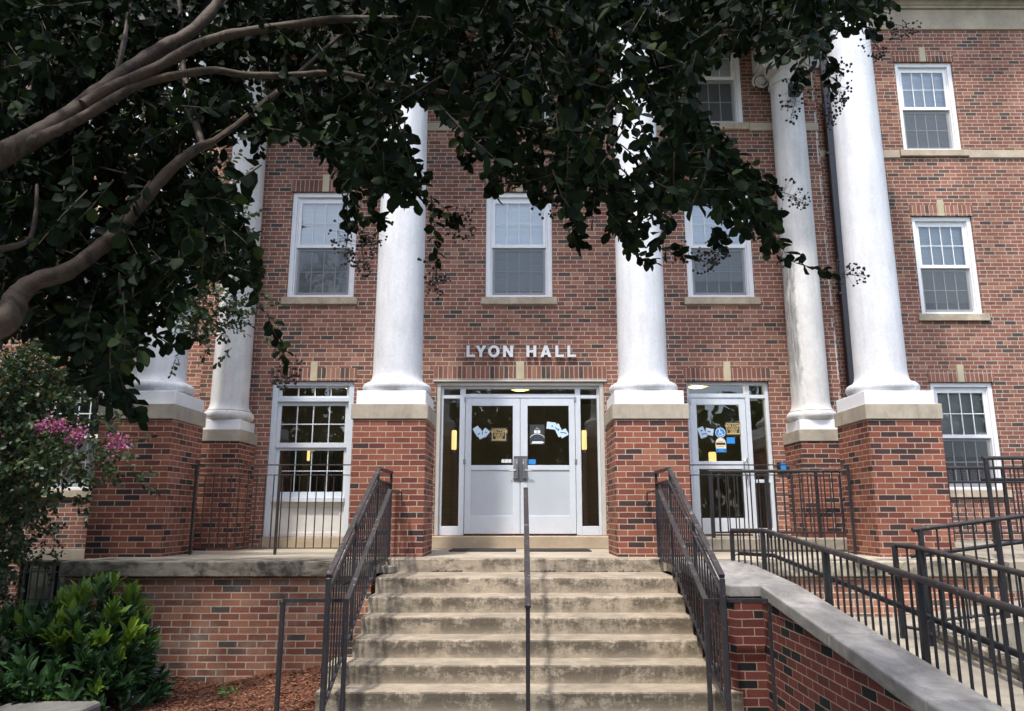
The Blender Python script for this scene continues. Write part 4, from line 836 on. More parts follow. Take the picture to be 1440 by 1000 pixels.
SHOOTS = [
 279,2851,2586,228,2769,2248,435,2814,2799,340,2879,2692,-2375,3138,1642,-2360,3209,1480,-1278,3415,3056,-1298,3413,2871,-200,3063,2634,-362,3095,2450,-599,3139,2669,-555,3168,2529,
 934,3183,2868,887,3131,2570,920,2776,2678,826,2763,2411,-1819,3405,1458,-1696,3319,1268,1165,3042,2661,991,3029,2625,-1887,3237,1300,-2050,3357,1191,-1498,3135,2443,-1652,3095,2214,
 642,2620,2029,737,2738,1905,-2655,3523,3115,-2741,3591,2994,-948,3527,2488,-1156,3557,2407,664,3923,2291,684,3916,2143,-2614,3479,2119,-2602,3481,1909,259,3730,3009,114,3612,2744,
 -1693,3418,3276,-1630,3522,3221,-1510,3162,1667,-1654,3216,1544,-1658,3096,1502,-1594,3193,1423,-1413,3194,2677,-1410,3282,2584,-2377,3532,2370,-2225,3488,2263,-1469,3174,2195,-1420,3250,1985,
 599,3607,3108,593,3563,2866,-273,2476,2453,-506,2403,2318,-1383,3319,2570,-1458,3251,2359,-710,3310,1986,-509,3234,1992,-1504,2955,1690,-1549,3037,1528,-1383,2615,1295,-1408,2721,1104,
 1021,3744,3408,1148,3626,3388,233,3472,3143,17,3435,3056,-1472,3108,2439,-1415,3167,2339,-1696,3997,1950,-1804,4037,1755,-2177,3179,1585,-2088,3227,1516,-1626,3409,3270,-1568,3339,3014,
 -932,3491,3075,-717,3396,3071,-742,3602,2845,-591,3525,2714,-2512,3887,2928,-2688,3967,2797,-320,3500,3195,-355,3526,2950,-491,3065,2887,-568,3046,2714,-3016,3829,3125,-2997,3772,2922,
 -1125,3404,2629,-966,3338,2348,-466,3561,3324,-358,3574,3107,1641,3546,3411,1388,3551,3354,1562,3104,3038,1474,3009,2788,-1855,3403,1424,-1919,3495,1262,-2192,3203,2450,-2212,3185,2270,
 -1507,3558,1736,-1554,3477,1553,-1057,3230,2610,-1020,3203,2385,-492,2990,2166,-535,3087,1978,-1254,3313,2928,-1108,3429,3002,-545,3230,2117,-432,3188,2003,-1911,2436,2107,-1877,2363,1814,
 642,3309,3067,456,3367,3034,-2171,3311,1563,-2293,3407,1418,-2408,3040,2917,-2387,3078,2681,-2627,3171,2862,-2497,3257,2816,1023,3452,2200,1106,3473,2069,-566,3223,3000,-412,3162,2750,
 -672,3449,3263,-944,3544,3322,-395,2918,2868,-318,2917,2679,1132,4256,2308,1343,4200,2297,-2145,3176,2364,-2396,3244,2393,177,2816,1835,20,2878,1802,-2640,4166,2640,-2439,4200,2637,
 979,3465,2150,1167,3504,2092,-2044,3617,2793,-2226,3546,2673,-1686,2945,2376,-1708,3056,2170,-2082,3481,1540,-1971,3486,1336,-1673,3371,2614,-1415,3256,2483,-132,3367,2872,-146,3405,2648,
 -786,3302,2518,-640,3397,2468,-2261,3207,1423,-2445,3302,1325,529,3381,3266,357,3314,3103,-398,2770,2769,-526,2720,2581,-2463,3310,1615,-2388,3277,1472,-2225,3595,1549,-2009,3490,1346,
 174,3074,2913,235,3057,2749,-1904,3590,2488,-1819,3706,2345,-2074,3387,1306,-1989,3433,1381,48,3197,2008,-93,3278,2005,-555,3944,3556,-654,3829,3242,-1032,4441,3529,-1128,4342,3349,
 862,3396,3027,738,3371,2878,-2425,3152,2985,-2509,3075,2861,1559,3176,3045,1557,3283,2874,-242,3463,2667,-281,3370,2417,-1971,3397,2326,-1902,3389,2085,108,2368,1631,202,2469,1489,
 -85,2886,1816,118,2776,1801,-2086,3319,1863,-1996,3284,1662,-2308,4043,2367,-2202,4020,2134,-1516,3349,2489,-1474,3358,2309,-1677,3507,2478,-1816,3508,2451,-1596,3616,3389,-1495,3633,3157,
 -1838,3353,2149,-1797,3432,1935,-2579,3437,2986,-2607,3339,2775,1114,3722,2208,923,3681,2098,-425,2857,2822,-288,2903,2820,664,3186,2716,700,3244,2544,-1675,3923,2783,-1693,3822,2486,
 -1509,3173,1663,-1680,3232,1509,-2106,3261,2222,-2097,3316,2073,-1947,3165,1717,-1916,3256,1619,-1969,3957,3570,-2071,3874,3319,-2479,3297,1646,-2367,3203,1393,1298,2750,2710,1109,2832,2693,
 607,3344,2938,488,3340,2772,-1526,3248,2750,-1422,3225,2591,-1555,3372,2339,-1482,3308,2149,-2483,4204,1687,-2466,4135,1491,-83,3614,3106,-265,3648,3089,-1578,2944,1123,-1607,2985,956,
 -673,2971,2858,-568,3089,2885,709,3157,3028,572,3229,3007,-750,3130,2445,-664,3043,2226,-2019,3636,3474,-2206,3671,3422,-862,2927,2835,-1047,2993,2710,-709,3757,2860,-680,3678,2561,
 -926,3133,2382,-934,3215,2219,654,3080,2251,649,2976,1965,-2375,3407,2144,-2352,3461,1988,-1507,2844,2054,-1541,2828,1861,-1898,3204,3114,-2028,3123,2931,-77,3059,2173,-87,3078,2034,
 89,2267,2054,187,2350,1933,999,4270,2823,975,4200,2565,1138,3232,1899,1108,3170,1671,-2046,2803,2251,-2133,2728,2056,-2257,3475,3092,-2331,3500,2921,834,3970,3221,686,3968,3021,
 -1020,3419,2968,-783,3359,2972,-949,3353,2886,-914,3445,2748,219,3217,3036,59,3252,3117,375,2497,1857,242,2398,1617,-1908,3323,1996,-1864,3387,1855,-2092,4015,1620,-1964,4017,1599,
 715,2918,1966,765,2908,1798,118,2302,1814,215,2375,1713,-1568,3299,1811,-1606,3321,1576,1414,3034,2989,1529,3076,2865,-1890,3277,2608,-1929,3326,2389,-1399,4017,3337,-1442,4015,3120,
 788,3247,2887,711,3336,2775,-2576,3251,2742,-2328,3188,2594,-2395,3375,2060,-2398,3329,1899,-492,2748,2744,-640,2825,2692,-1751,2681,1248,-1955,2792,1203,-2105,3814,1877,-2246,3842,1766,
 -1711,3121,2572,-1798,3120,2464,1037,3074,2831,1285,3051,2835,-1397,2441,1627,-1522,2424,1436,-1430,3204,2435,-1465,3107,2181,983,2464,2499,776,2427,2308,-568,3362,2618,-428,3330,2433,
 -1923,2971,2230,-1920,3064,2056,-1676,3677,2121,-1792,3731,1923,-26,3220,2288,145,3226,2277,1089,3258,1837,1211,3299,1653,-695,3284,2594,-785,3270,2254,-2058,3585,3434,-2154,3566,3252,
 82,3311,2671,134,3220,2399,-1238,3768,3215,-1131,3788,3079,-1530,3631,3475,-1347,3512,3275,-1556,3300,1963,-1374,3353,1851,672,3353,3106,517,3249,2954,-2590,3852,3071,-2529,3753,2778,
 -1797,3288,1918,-1690,3180,1685,-2077,2710,1540,-1991,2744,1405,-683,3488,3026,-534,3526,2872,-1691,3186,2625,-1771,3153,2454,1033,3587,3420,825,3550,3248,-1688,3003,2397,-1625,3120,2341,
 -1628,3572,2979,-1380,3484,2861,606,2261,1651,563,2350,1497,-815,3939,3269,-704,3940,3026,-2120,2622,2628,-1873,2536,2532,912,3202,2681,719,3097,2470,-660,3412,2272,-667,3501,2070,
 588,3602,2714,686,3543,2580,101,3506,2316,72,3620,2210,-2020,2920,1810,-2136,2892,1652,-714,3035,2329,-917,3155,2295,-1479,3422,1799,-1471,3383,1635,-2019,3104,2554,-2159,3144,2366,
 -506,2796,2464,-455,2712,2170,-1252,3356,1734,-1212,3340,1549,-1703,3545,1754,-1728,3613,1633,739,3524,3139,585,3498,2996,-2397,2877,2731,-2153,2799,2611,-2855,3878,3003,-2779,3846,2824,
 -1263,3756,2705,-1113,3739,2471,-2095,2950,1980,-2297,2940,1924,-2607,3737,2115,-2520,3788,1958,288,3300,2280,300,3345,2153,-1850,2645,2405,-2012,2657,2408,-234,3280,2974,-305,3338,2855,
 -1784,2835,1254,-1927,2858,1187,767,3057,2257,666,2973,1970,-1702,3247,2551,-1535,3261,2485,-1847,2692,1719,-1904,2740,1604,-1872,3331,2362,-1720,3249,2081,-2779,3941,2650,-2623,3874,2450,
 -944,4164,3336,-841,4110,3129,-619,2726,2384,-413,2826,2375,-1681,3035,2885,-1576,3116,2957,240,3457,2017,260,3368,1805,-711,2626,2592,-463,2566,2448,544,3095,2345,406,3037,2115,
 564,2582,1802,574,2640,1632,-86,3451,2966,-206,3418,2781,-2378,3424,3243,-2151,3392,3110,-470,3702,3509,-723,3764,3541,439,2906,2811,427,3017,2675,1725,3657,3061,1588,3715,2886,
 -990,4018,3063,-805,4061,3004,-2185,3282,1817,-2189,3292,1640,-2304,3943,2615,-2358,4032,2468,599,2735,2658,436,2636,2334,-312,3169,2584,-71,3166,2534,850,3474,2244,952,3397,1994,
 -1832,2976,2864,-1587,2923,2626,-2570,3542,2728,-2282,3485,2669,773,3546,2903,711,3493,2719,-332,2972,2617,-482,2915,2441,-1863,3021,2199,-1977,3056,2028,-1616,3051,2023,-1707,3119,1901,
 -239,3355,2637,-442,3354,2508,-74,3521,3326,75,3521,3155,-23,3196,2756,16,3140,2516,702,3609,2732,835,3621,2678,790,3399,3151,566,3295,3064,-2058,3286,1481,-1797,3184,1442,
 1350,3959,2196,1296,3840,1951,-697,4047,3291,-457,4100,3363,-1718,2884,1653,-1609,2976,1481,-1118,3264,2987,-1050,3250,2788,-591,2771,2736,-788,2845,2650,634,3176,2019,644,3229,1862,
 -1694,3222,2258,-1660,3225,2065,-517,3306,3024,-610,3333,2851,-1774,4063,3622,-1875,4034,3498,-2307,3310,1570,-2379,3397,1397,-1636,3039,1410,-1668,3145,1308,-949,3171,3074,-923,3272,2846,
 -2443,3444,1435,-2367,3529,1341,-1580,3361,3186,-1344,3320,3115,-1408,3416,2896,-1510,3314,2688,370,4121,2905,176,4155,2881,-1957,3129,2626,-1821,3133,2471,-1235,3715,3266,-1254,3673,3000,
 -275,2975,2904,-104,3010,2729,-1989,2834,1798,-1853,2764,1600,1164,2542,2506,1302,2574,2355,-1116,3069,2268,-996,3169,2288,-1520,3258,2397,-1595,3336,2231,44,2665,2292,12,2579,2076,
 1131,2681,2551,1212,2750,2451,-1751,3018,1118,-1683,3029,966,159,3254,2993,267,3275,2838,-2529,3101,2673,-2437,3091,2512,-1001,3098,2190,-1237,3157,2206,-2136,3637,2352,-2026,3563,2113,
 1378,3142,2805,1158,3025,2893,-1948,3771,3447,-1772,3687,3211,-321,2741,2671,-475,2824,2707,-226,3302,2355,-129,3319,2183,-2222,3536,3320,-2207,3435,3042,-1598,3418,3224,-1643,3320,2928,
 -2636,3456,1660,-2522,3409,1407,-1672,3238,2840,-1829,3289,2688,-753,3572,2301,-859,3658,2215,1501,2690,2674,1296,2717,2631,-1528,3410,2569,-1530,3345,2295,-708,3243,2915,-658,3313,2761,
 -2167,3288,1382,-2134,3350,1250,1058,3112,2983,983,3192,2917,598,2912,1864,377,2806,1707,-559,3038,2852,-709,3018,2835,891,3628,2773,837,3571,2468,-745,3183,2549,-779,3254,2333,
 -582,3035,2075,-784,3094,2055,-1863,2388,2395,-1672,2466,2408,164,2465,2362,51,2430,2223,-2652,3853,2676,-2591,3744,2352,604,3441,2146,706,3366,1907,-2424,3587,2109,-2529,3681,2023,
 347,3550,2257,313,3590,2064,-2039,3489,1849,-1897,3472,1647,260,3533,2853,227,3570,2719,-953,2983,2927,-1049,2985,2757,-196,3524,2642,-395,3440,2465,-1732,3985,2719,-1746,3898,2468,
 -2288,2842,2632,-2271,2882,2473,-1486,3403,2489,-1689,3398,2447,140,4110,3581,-37,4108,3431,-2059,2934,2714,-2216,3048,2628,326,3502,2404,307,3388,2141,-1209,3144,1751,-1240,3030,1532,
 670,3895,3690,905,3828,3570,-350,3499,2740,-332,3401,2495,-1593,3288,1871,-1445,3177,1686,38,4119,3428,-12,4112,3249,-764,3338,3191,-718,3305,2889,-1839,3100,1489,-1799,3175,1338,
 394,3618,3461,528,3634,3379,-2384,3469,2182,-2321,3495,2014,-640,3685,3317,-757,3634,3144,-271,2894,2597,-103,2886,2511,-307,3476,3344,-180,3429,3063,-1540,3326,3179,-1527,3334,2911,
 -851,3119,2419,-828,3233,2149,367,3184,2427,371,3212,2232,832,2806,2803,958,2752,2718,-2387,3091,2044,-2301,3054,1842,65,2423,2414,-123,2518,2365,255,3396,2170,418,3317,2034,
 -380,3377,3235,-228,3378,3094,-331,3107,2732,-240,3125,2501,-1347,3660,2724,-1200,3552,2541,-2308,3548,2621,-2424,3559,2421,569,2880,2792,650,2947,2699,-1966,2683,2575,-1809,2592,2312,
 -2270,3291,2016,-2076,3277,1927,188,2880,2425,308,2948,2252,-165,2839,2827,-73,2884,2621,-2386,3439,2905,-2249,3361,2709,1586,3355,2938,1494,3452,2944,-1016,2815,2022,-850,2751,1947,
 -1227,3398,2958,-1437,3510,2856,-2241,2994,1860,-1974,2935,1842,-2817,3825,2304,-2942,3841,2111,-2464,3209,1666,-2437,3225,1483,-1473,2834,1526,-1466,2779,1357,-2519,3197,2315,-2508,3228,2175,
 -482,2983,2655,-671,2891,2547,-813,3454,3328,-681,3458,3228,785,3993,3476,590,3880,3376,-1068,2306,1501,-956,2402,1532,1554,3287,3043,1455,3244,2745,445,3246,2135,349,3161,1886,
 1059,3218,2024,1085,3240,1785,-2261,3613,1272,-2135,3681,1334,-2202,2870,2577,-2235,2933,2438,762,3172,3084,838,3255,2980,-2128,3435,2090,-1960,3369,1865,-779,3368,2684,-1019,3411,2680,
 -2260,3248,2622,-2274,3332,2488,-407,4137,3724,-262,4022,3486,847,3404,3259,801,3403,2983,856,2546,2526,692,2481,2467,234,3625,2043,294,3634,1916,-2657,3963,2285,-2835,4082,2256,
 -1673,2786,1290,-1673,2734,1144,-1732,3022,1183,-1622,3118,1072,-1802,4002,2296,-1661,4030,2204,-2793,3810,2200,-2831,3901,2020,-625,3822,3557,-673,3825,3351,406,2938,2873,436,2945,2675,
 -1743,3353,1659,-1744,3262,1487,-181,3684,3290,-19,3669,3271,-1059,3214,2826,-1244,3301,2794,-2066,2785,1977,-1941,2820,1817,-824,3333,2478,-743,3238,2251,310,2955,1848,299,2986,1717,
 -2554,3503,3215,-2490,3507,2993,-1866,3394,3152,-1744,3389,2882,1344,2826,2734,1175,2794,2746,-103,3374,3024,38,3351,2854,885,3677,2491,938,3570,2264,-773,3188,2665,-718,3260,2488,
 -1537,3177,2144,-1528,3182,1943,146,2882,2278,268,2957,2107,-1805,3113,2665,-1918,3220,2512,-856,3620,2483,-922,3527,2235,1027,2775,2734,858,2831,2689,-1713,3033,1674,-1640,2977,1468,
 -1594,3194,2844,-1675,3244,2662,-628,2982,2901,-629,3017,2757,-472,2338,1728,-557,2350,1601,-1364,3371,2803,-1409,3327,2548,1393,3266,3073,1377,3262,2893,1759,3463,3326,1842,3505,3097,
 1394,3156,2766,1153,3096,2654,-96,3017,2974,-217,3001,2838,1718,3468,3092,1521,3562,3132,-686,3585,3391,-472,3476,3102,808,3185,2367,795,3244,2222,975,2956,1865,1033,2966,1730,
 -1946,3212,1842,-1866,3096,1587,-1009,3366,2861,-960,3319,2618,-1701,4208,2036,-1922,4200,1979,-65,3371,2929,50,3420,2849,346,2773,1642,455,2877,1568,-66,3641,2810,141,3731,2840,
 -2042,3679,3221,-2242,3649,3143,-1987,3135,3073,-1823,3057,2874,1604,3155,3061,1745,3199,2927,-2633,3634,3428,-2729,3748,3326,-529,3829,3497,-731,3878,3517,63,3246,2967,36,3304,2796,
 607,3276,2066,652,3181,1882,-1217,3161,1758,-1327,3206,1564,-1113,3236,2518,-1142,3192,2277,1366,3509,3066,1341,3478,2871,-1668,3253,2705,-1876,3271,2625,1817,3901,3517,1847,3818,3315,
 -1953,3492,3274,-2090,3601,3146,289,3732,2875,411,3691,2645,-812,3335,3012,-849,3394,2865,-1269,3455,3286,-1476,3504,3211,-1676,3561,1901,-1747,3607,1767,-442,3385,2831,-404,3354,2554,
 443,3664,3504,442,3777,3423,-547,2808,2110,-710,2738,1996,-1105,2665,1829,-1034,2588,1596,-2384,3354,2932,-2267,3405,2757,-1109,3403,3133,-1192,3442,2940,-2601,3887,2721,-2618,4002,2621,
 -2329,3571,3187,-2102,3562,3273,-1287,3013,1797,-1452,3130,1756,-1625,3134,1486,-1779,3169,1398,1284,3790,2107,1160,3743,1953,-1760,2990,2365,-1916,3078,2300,-724,3137,2443,-891,3257,2343,
 -1682,3111,1858,-1694,3118,1719,-2304,3729,1655,-2112,3618,1542,-804,3386,2953,-981,3309,2877,386,2822,2446,217,2839,2282,-1008,4058,3058,-975,4153,2873,-2001,3878,1630,-2117,3913,1449,
 6,3053,2526,57,3061,2333,-845,3671,2907,-939,3602,2725,852,3661,3292,791,3544,3006,-2268,3132,1430,-2238,3237,1277,-846,4298,3301,-706,4304,3094,-1758,2744,1741,-1712,2668,1541,
 -1929,3068,2994,-1993,3010,2745,-187,2260,2231,-388,2350,2272,1734,3327,2966,1583,3410,2894,-1515,3363,3159,-1427,3354,2971,1227,2970,2751,1093,2970,2494,194,2909,2267,151,2903,2017,
 -2684,3263,3094,-2558,3378,3033,-1148,3794,3074,-1194,3888,2953,-232,3177,3020,-204,3210,2875,-213,3505,2680,-241,3407,2448,-1847,3142,3014,-1685,3127,2958,-1696,3258,2577,-1777,3141,2332,
 -3102,4062,3517,-2966,4063,3365,-1721,3797,1759,-1889,3880,1691,-1868,3123,1313,-1718,3201,1192,-1444,4137,3841,-1486,4131,3683,-1827,3059,2655,-1862,3072,2440,-2121,3395,3192,-1988,3307,2958,
 -647,3156,2783,-503,3262,2722,-1740,2243,1591,-1787,2350,1502,-2327,3242,1508,-2212,3146,1311,-2392,4020,2615,-2253,3947,2441,190,2872,2459,252,2883,2228,-1788,3741,3055,-1913,3780,2868,
 -305,3590,2798,-338,3592,2627,-2186,3341,1389,-2057,3420,1273,-1410,3221,2443,-1207,3119,2215,390,3986,2346,248,3981,2268,-2522,4146,2389,-2681,4200,2245,-1947,3067,1547,-1965,3132,1329,
 -710,3554,2112,-516,3602,2142,363,2709,2311,415,2604,2080,270,3478,2657,271,3448,2454,-283,2462,1918,-91,2350,1667,-1178,3241,2368,-1389,3272,2261,-1408,2814,1141,-1511,2877,1011,
 -2213,3313,2522,-2426,3390,2406,-1441,2956,2321,-1430,3069,2209,-657,3695,2624,-693,3707,2488,-1537,3458,2268,-1362,3389,2360,313,3596,3084,234,3508,2851,-901,3244,2630,-968,3233,2410,
 502,2969,2819,641,2856,2592,-1136,3097,2323,-1055,3075,2132,-1697,3137,2562,-1823,3181,2487,1571,3445,3187,1503,3403,2950,1487,3347,3134,1327,3359,2942,-783,3356,2567,-879,3255,2409,
 -2870,4059,2971,-2853,4076,2816,-1247,2678,1996,-1385,2638,1886,210,2559,1874,327,2582,1710,-505,2518,2552,-737,2443,2440,-1082,3548,2685,-1294,3630,2599,-835,4085,3844,-970,4035,3728,
 50,3059,2922,-88,3127,2945,-82,2864,2628,-172,2918,2444,1377,3903,3431,1364,3973,3250,257,2627,1839,308,2674,1649,-2349,4110,3250,-2313,4188,3031,-987,3738,3445,-1249,3790,3447,
 1851,3272,3156,1669,3304,3021,-993,3386,3163,-835,3322,2996,-2097,3074,1922,-2040,3068,1671,-1419,2580,1319,-1412,2634,1117,-1195,3851,3360,-1015,3742,3173,-1748,3127,1805,-1765,3129,1666,
 421,3302,2753,249,3280,2628,-1458,3374,2786,-1360,3293,2571,1237,3782,3291,1406,3730,3102,-895,3450,2927,-844,3341,2686,-2601,3741,2320,-2417,3679,2076,-2229,3566,3394,-2359,3571,3254,
 -1744,3236,1860,-1932,3339,1765,-2362,3774,1905,-2535,3881,1755,-1739,3108,1046,-1895,3133,1102,-1817,3057,1342,-1621,3011,1151,-2701,3275,3158,-2596,3339,3106,552,2860,1757,380,2906,1652,
 -1756,3150,2002,-1728,3130,1819,-2042,3170,2459,-2125,3121,2304,-1115,3882,3664,-1356,3973,3666,1118,3911,3513,852,3837,3433,1162,3616,3452,1181,3662,3244,-669,2990,2151,-534,3078,2140,
 -2270,3181,2788,-2458,3161,2677,-2490,3281,1699,-2443,3366,1600,-1931,2809,1720,-1953,2863,1570,-730,3306,2105,-627,3395,2067,-176,3512,3143,-81,3493,2932,85,3004,2823,285,3056,2774,
 -2057,2916,2006,-2240,2987,2013,948,3638,3335,792,3570,3079,-2707,3479,2239,-2529,3512,2190,-2554,3489,2856,-2678,3534,2758,-1401,3324,3205,-1216,3293,3076,346,2838,2812,539,2947,2852,
 710,2751,2409,602,2700,2161,-1441,3282,2619,-1375,3367,2463,-277,2496,2453,-83,2489,2294,677,3652,2330,631,3719,2193,-1070,3401,2866,-943,3411,2625,147,3695,3013,267,3721,2953,
 186,2871,2642,272,2946,2527,-1230,2788,2141,-1061,2896,2154,-423,3308,2635,-421,3288,2414,-1870,2491,2116,-1914,2563,1906,-917,3162,2237,-855,3247,2082,1022,2243,2254,1223,2350,2281,
 1002,2915,2668,885,2847,2397,1020,3333,3043,1093,3418,2853,42,2959,2207,-63,2956,2111,885,3007,2663,876,3125,2550,-72,2579,2105,-214,2523,1870,-1253,3109,2570,-1149,3210,2356,
 361,2716,2585,294,2677,2299,-2026,3517,3013,-1869,3446,2745,780,3346,3115,857,3244,2838,-2905,3554,3035,-2797,3478,2774,-2407,3087,2143,-2403,3134,2017,-490,3337,3165,-626,3328,2878,
 -1180,2869,1604,-1114,2775,1416,-2597,3217,2549,-2476,3143,2234,-2038,3464,2530,-2246,3510,2459,-1651,3918,2747,-1657,3917,2557,-1691,3107,2177,-1814,3044,1969,-1852,3377,3116,-1949,3290,2852,
 -1839,3319,1374,-1787,3263,1126,-2123,3121,1538,-2111,3004,1340,-1514,3079,1745,-1621,3037,1668,309,3815,2811,256,3840,2579,-760,2993,2891,-528,3003,2771,-95,2442,2409,-144,2350,2192,
 -2218,2847,1628,-2103,2768,1359,-660,2525,2475,-553,2626,2435,-2082,3211,2394,-1948,3114,2079,-1795,3006,2133,-1912,2924,1945,1163,4312,2265,1335,4200,2223,-2814,3731,3031,-2862,3614,2744,
 -1811,3229,1535,-1713,3155,1311,259,2736,1944,343,2700,1754,-1927,2664,2193,-1915,2636,2008,662,2823,1941,555,2871,1855,122,2928,2888,-124,2859,2765,177,2477,2142,252,2594,1994,
 -1352,3075,1990,-1506,3184,1801,-1335,3270,2451,-1491,3335,2329,-1888,3315,1390,-1885,3316,1239,778,3559,2683,735,3557,2517,597,3156,2669,770,3199,2527,-25,3723,3540,-20,3679,3218,
 -1250,3260,2864,-1244,3282,2631,-1780,3194,1814,-1729,3302,1722,-1893,3326,3140,-2036,3321,3103,-2415,3084,2837,-2152,3034,2862,682,3102,2930,421,3059,2822,-2355,3158,2313,-2280,3222,2172,
 -2144,3357,2718,-2105,3350,2536,-2170,3139,1827,-2352,3125,1756,-2062,2810,2311,-2338,2916,2382,320,3243,2847,175,3207,2933,832,3269,2336,868,3216,2105,-2144,3488,1788,-2221,3380,1673,
 -1616,2841,2719,-1458,2884,2761,885,3681,3096,798,3735,2937,-1419,3430,3060,-1428,3412,2828,-655,3686,3135,-490,3709,2988,1814,3475,3309,1795,3358,3012,-1353,3225,2637,-1284,3230,2449,
 -1296,3316,3120,-1265,3322,2859,-2838,3928,2582,-2783,3830,2321,-137,3860,3183,81,3872,3194,-1647,3008,1897,-1598,3070,1738,-2406,4106,1586,-2426,4200,1426,-1672,2812,1474,-1846,2914,1428,
 -1661,3433,3284,-1464,3423,3070,-2493,3998,2500,-2466,4001,2249,-1769,3284,1304,-1797,3202,1152,-526,2644,2009,-635,2718,1845,1011,3098,1935,1067,3080,1749,49,2376,2443,219,2389,2333,
 -1724,3859,2847,-1559,3824,2706,855,3216,2158,748,3115,1936,-2172,3136,1867,-2152,3107,1643,320,3564,3202,276,3529,2942,170,3143,2427,326,3050,2257,-1897,2920,2439,-2128,2963,2442,
 -1930,3451,1793,-1743,3485,1871,-285,2893,2749,-253,2949,2615,341,3274,2874,339,3202,2663,-1908,3570,2521,-1873,3673,2346,1328,3986,3334,1435,4038,3240,-158,3545,2712,-272,3466,2428,
 355,3186,2775,302,3152,2594,-201,3238,3130,-274,3140,2880,-2001,3106,1954,-1869,3053,1707,-319,3313,2747,-239,3353,2583,276,2514,2454,244,2605,2350,820,3251,3096,982,3299,3150,
 -2562,3817,3497,-2500,3754,3165,929,3754,3114,1032,3864,2982,-1460,2868,1527,-1284,2758,1390,-2209,2977,2106,-2167,2873,1882,1095,3766,2383,1150,3754,2160,-1019,3945,2980,-1071,3890,2707,
 -1767,3079,1773,-1663,3174,1864,-1004,3708,3466,-780,3589,3361,-3290,4053,3286,-3239,4147,3171,-70,2691,2704,-221,2621,2456,-1215,3778,3518,-1010,3807,3387,728,3290,3163,632,3261,2948,
 -1369,2913,1615,-1417,3010,1490,-819,3624,3440,-588,3560,3322,-2079,3243,2441,-1960,3145,2186,-55,3529,2953,-4,3486,2738,-1945,3598,1799,-1874,3483,1552,-1976,3152,1704,-1859,3067,1443,
 841,3945,2988,674,3834,2872,-1536,2696,1610,-1397,2682,1413,-1724,2951,2345,-1627,3041,2253,-1790,2676,2628,-1554,2563,2401,-1239,3094,2346,-1101,3100,2157,-2492,3188,2521,-2492,3209,2318,
 635,3369,2047,855,3359,1953,282,3080,2059,172,3150,1953,-1557,2451,2324,-1722,2350,2236,1208,2858,2690,1024,2771,2428,310,3014,2716,112,2981,2592,-2194,3219,1820,-1992,3117,1627,
 221,2848,2727,6,2852,2705,-1853,2964,1575,-1964,2886,1439,-2077,3269,2461,-2159,3299,2250,-2607,3925,1778,-2362,3893,1702,-1273,3262,2761,-1286,3304,2558,1041,3146,1948,960,3134,1699,
 -926,2929,2900,-829,2915,2751,-2547,3853,1690,-2595,3895,1542,1770,4163,3603,1635,4200,3513,26,2451,2500,-131,2465,2291,483,3300,3156,491,3313,2959,-1993,2774,1658,-2184,2878,1640,
 -595,2872,1979,-475,2899,1850,-1938,3187,2961,-1996,3190,2703,-384,3201,2605,-395,3141,2324,-1877,3321,3191,-2045,3366,3201,-1827,3337,2808,-1909,3336,2608,-407,3040,2947,-256,2926,2732,
 -2188,3396,2693,-2117,3335,2379,1281,3448,3170,1091,3375,2955,-1930,2813,1560,-1790,2853,1377,268,3884,3265,230,3777,2990,-1754,3428,3085,-1691,3492,2985,697,2971,2267,685,2897,2026,
 -1515,3167,1864,-1298,3068,1733,-959,3475,3236,-907,3414,2964,141,3600,2926,229,3656,2834,-1358,2713,1428,-1427,2631,1335,797,3192,1982,977,3305,2044,-2353,3537,2012,-2437,3537,1853,
 -571,3108,2115,-530,3104,1923,259,2786,2780,379,2745,2551,-1019,3236,2946,-1166,3339,2787,-1960,3104,1592,-1848,3056,1439,-364,3422,3003,-340,3370,2756,-2429,3187,3107,-2286,3301,3024,
 -634,3370,3109,-725,3320,2864,-1872,3128,2994,-1727,3024,2708,-1777,3725,2531,-1843,3748,2379,-1548,3354,2519,-1618,3446,2339,939,4095,3513,1077,4158,3456,-2603,3359,2486,-2448,3321,2220,
 -44,3291,2600,-137,3230,2385,-1466,3403,2767,-1357,3366,2546,-1261,3382,3098,-1239,3392,2927,622,2798,2268,571,2682,1994,-2032,3398,1332,-2096,3304,1266,740,2944,2093,892,3038,1989,
 -1272,3268,2517,-1451,3327,2551,1561,3167,3043,1317,3132,2885,618,2698,1709,533,2786,1542,1102,3480,3352,916,3423,3086,-2827,3829,1610,-2794,3757,1432,-1651,3054,2943,-1770,3093,2741,
 837,2931,1864,808,2891,1699,-1891,3261,1391,-1815,3272,1169,-632,3742,2297,-565,3664,2082,-1795,3116,2783,-1674,3120,2512,1197,3814,3436,1297,3855,3279,635,3595,2387,580,3487,2141,
 -686,3259,2855,-655,3287,2635,-1418,3059,1357,-1504,3051,1260,-1621,3243,2720,-1446,3220,2576,-1514,3038,1615,-1537,3042,1438,1285,2660,2673,1460,2743,2640,-1175,2659,1643,-1290,2713,1569,
 -1576,3080,1829,-1517,3124,1701,-1708,3698,3145,-1467,3591,2932,337,3267,2997,448,3334,2850,-1732,3418,2277,-1550,3357,2155,235,3096,2022,232,3168,1880,-1330,3199,3121,-1107,3202,3007,
 -1123,3363,3231,-1079,3331,3028,-2081,3764,1533,-1994,3712,1318,-723,3925,2342,-816,3844,2164,-79,2948,2155,104,2889,2035,-40,3427,3001,-182,3526,2911,-1719,3035,1535,-1679,3141,1470,
 -1522,3696,2993,-1575,3700,2850,-3020,3966,2939,-2986,3935,2748,-147,3233,3148,-208,3347,3054,156,2936,2026,331,2872,1817,-2390,3443,3015,-2485,3547,2855,904,4194,3674,932,4200,3475,
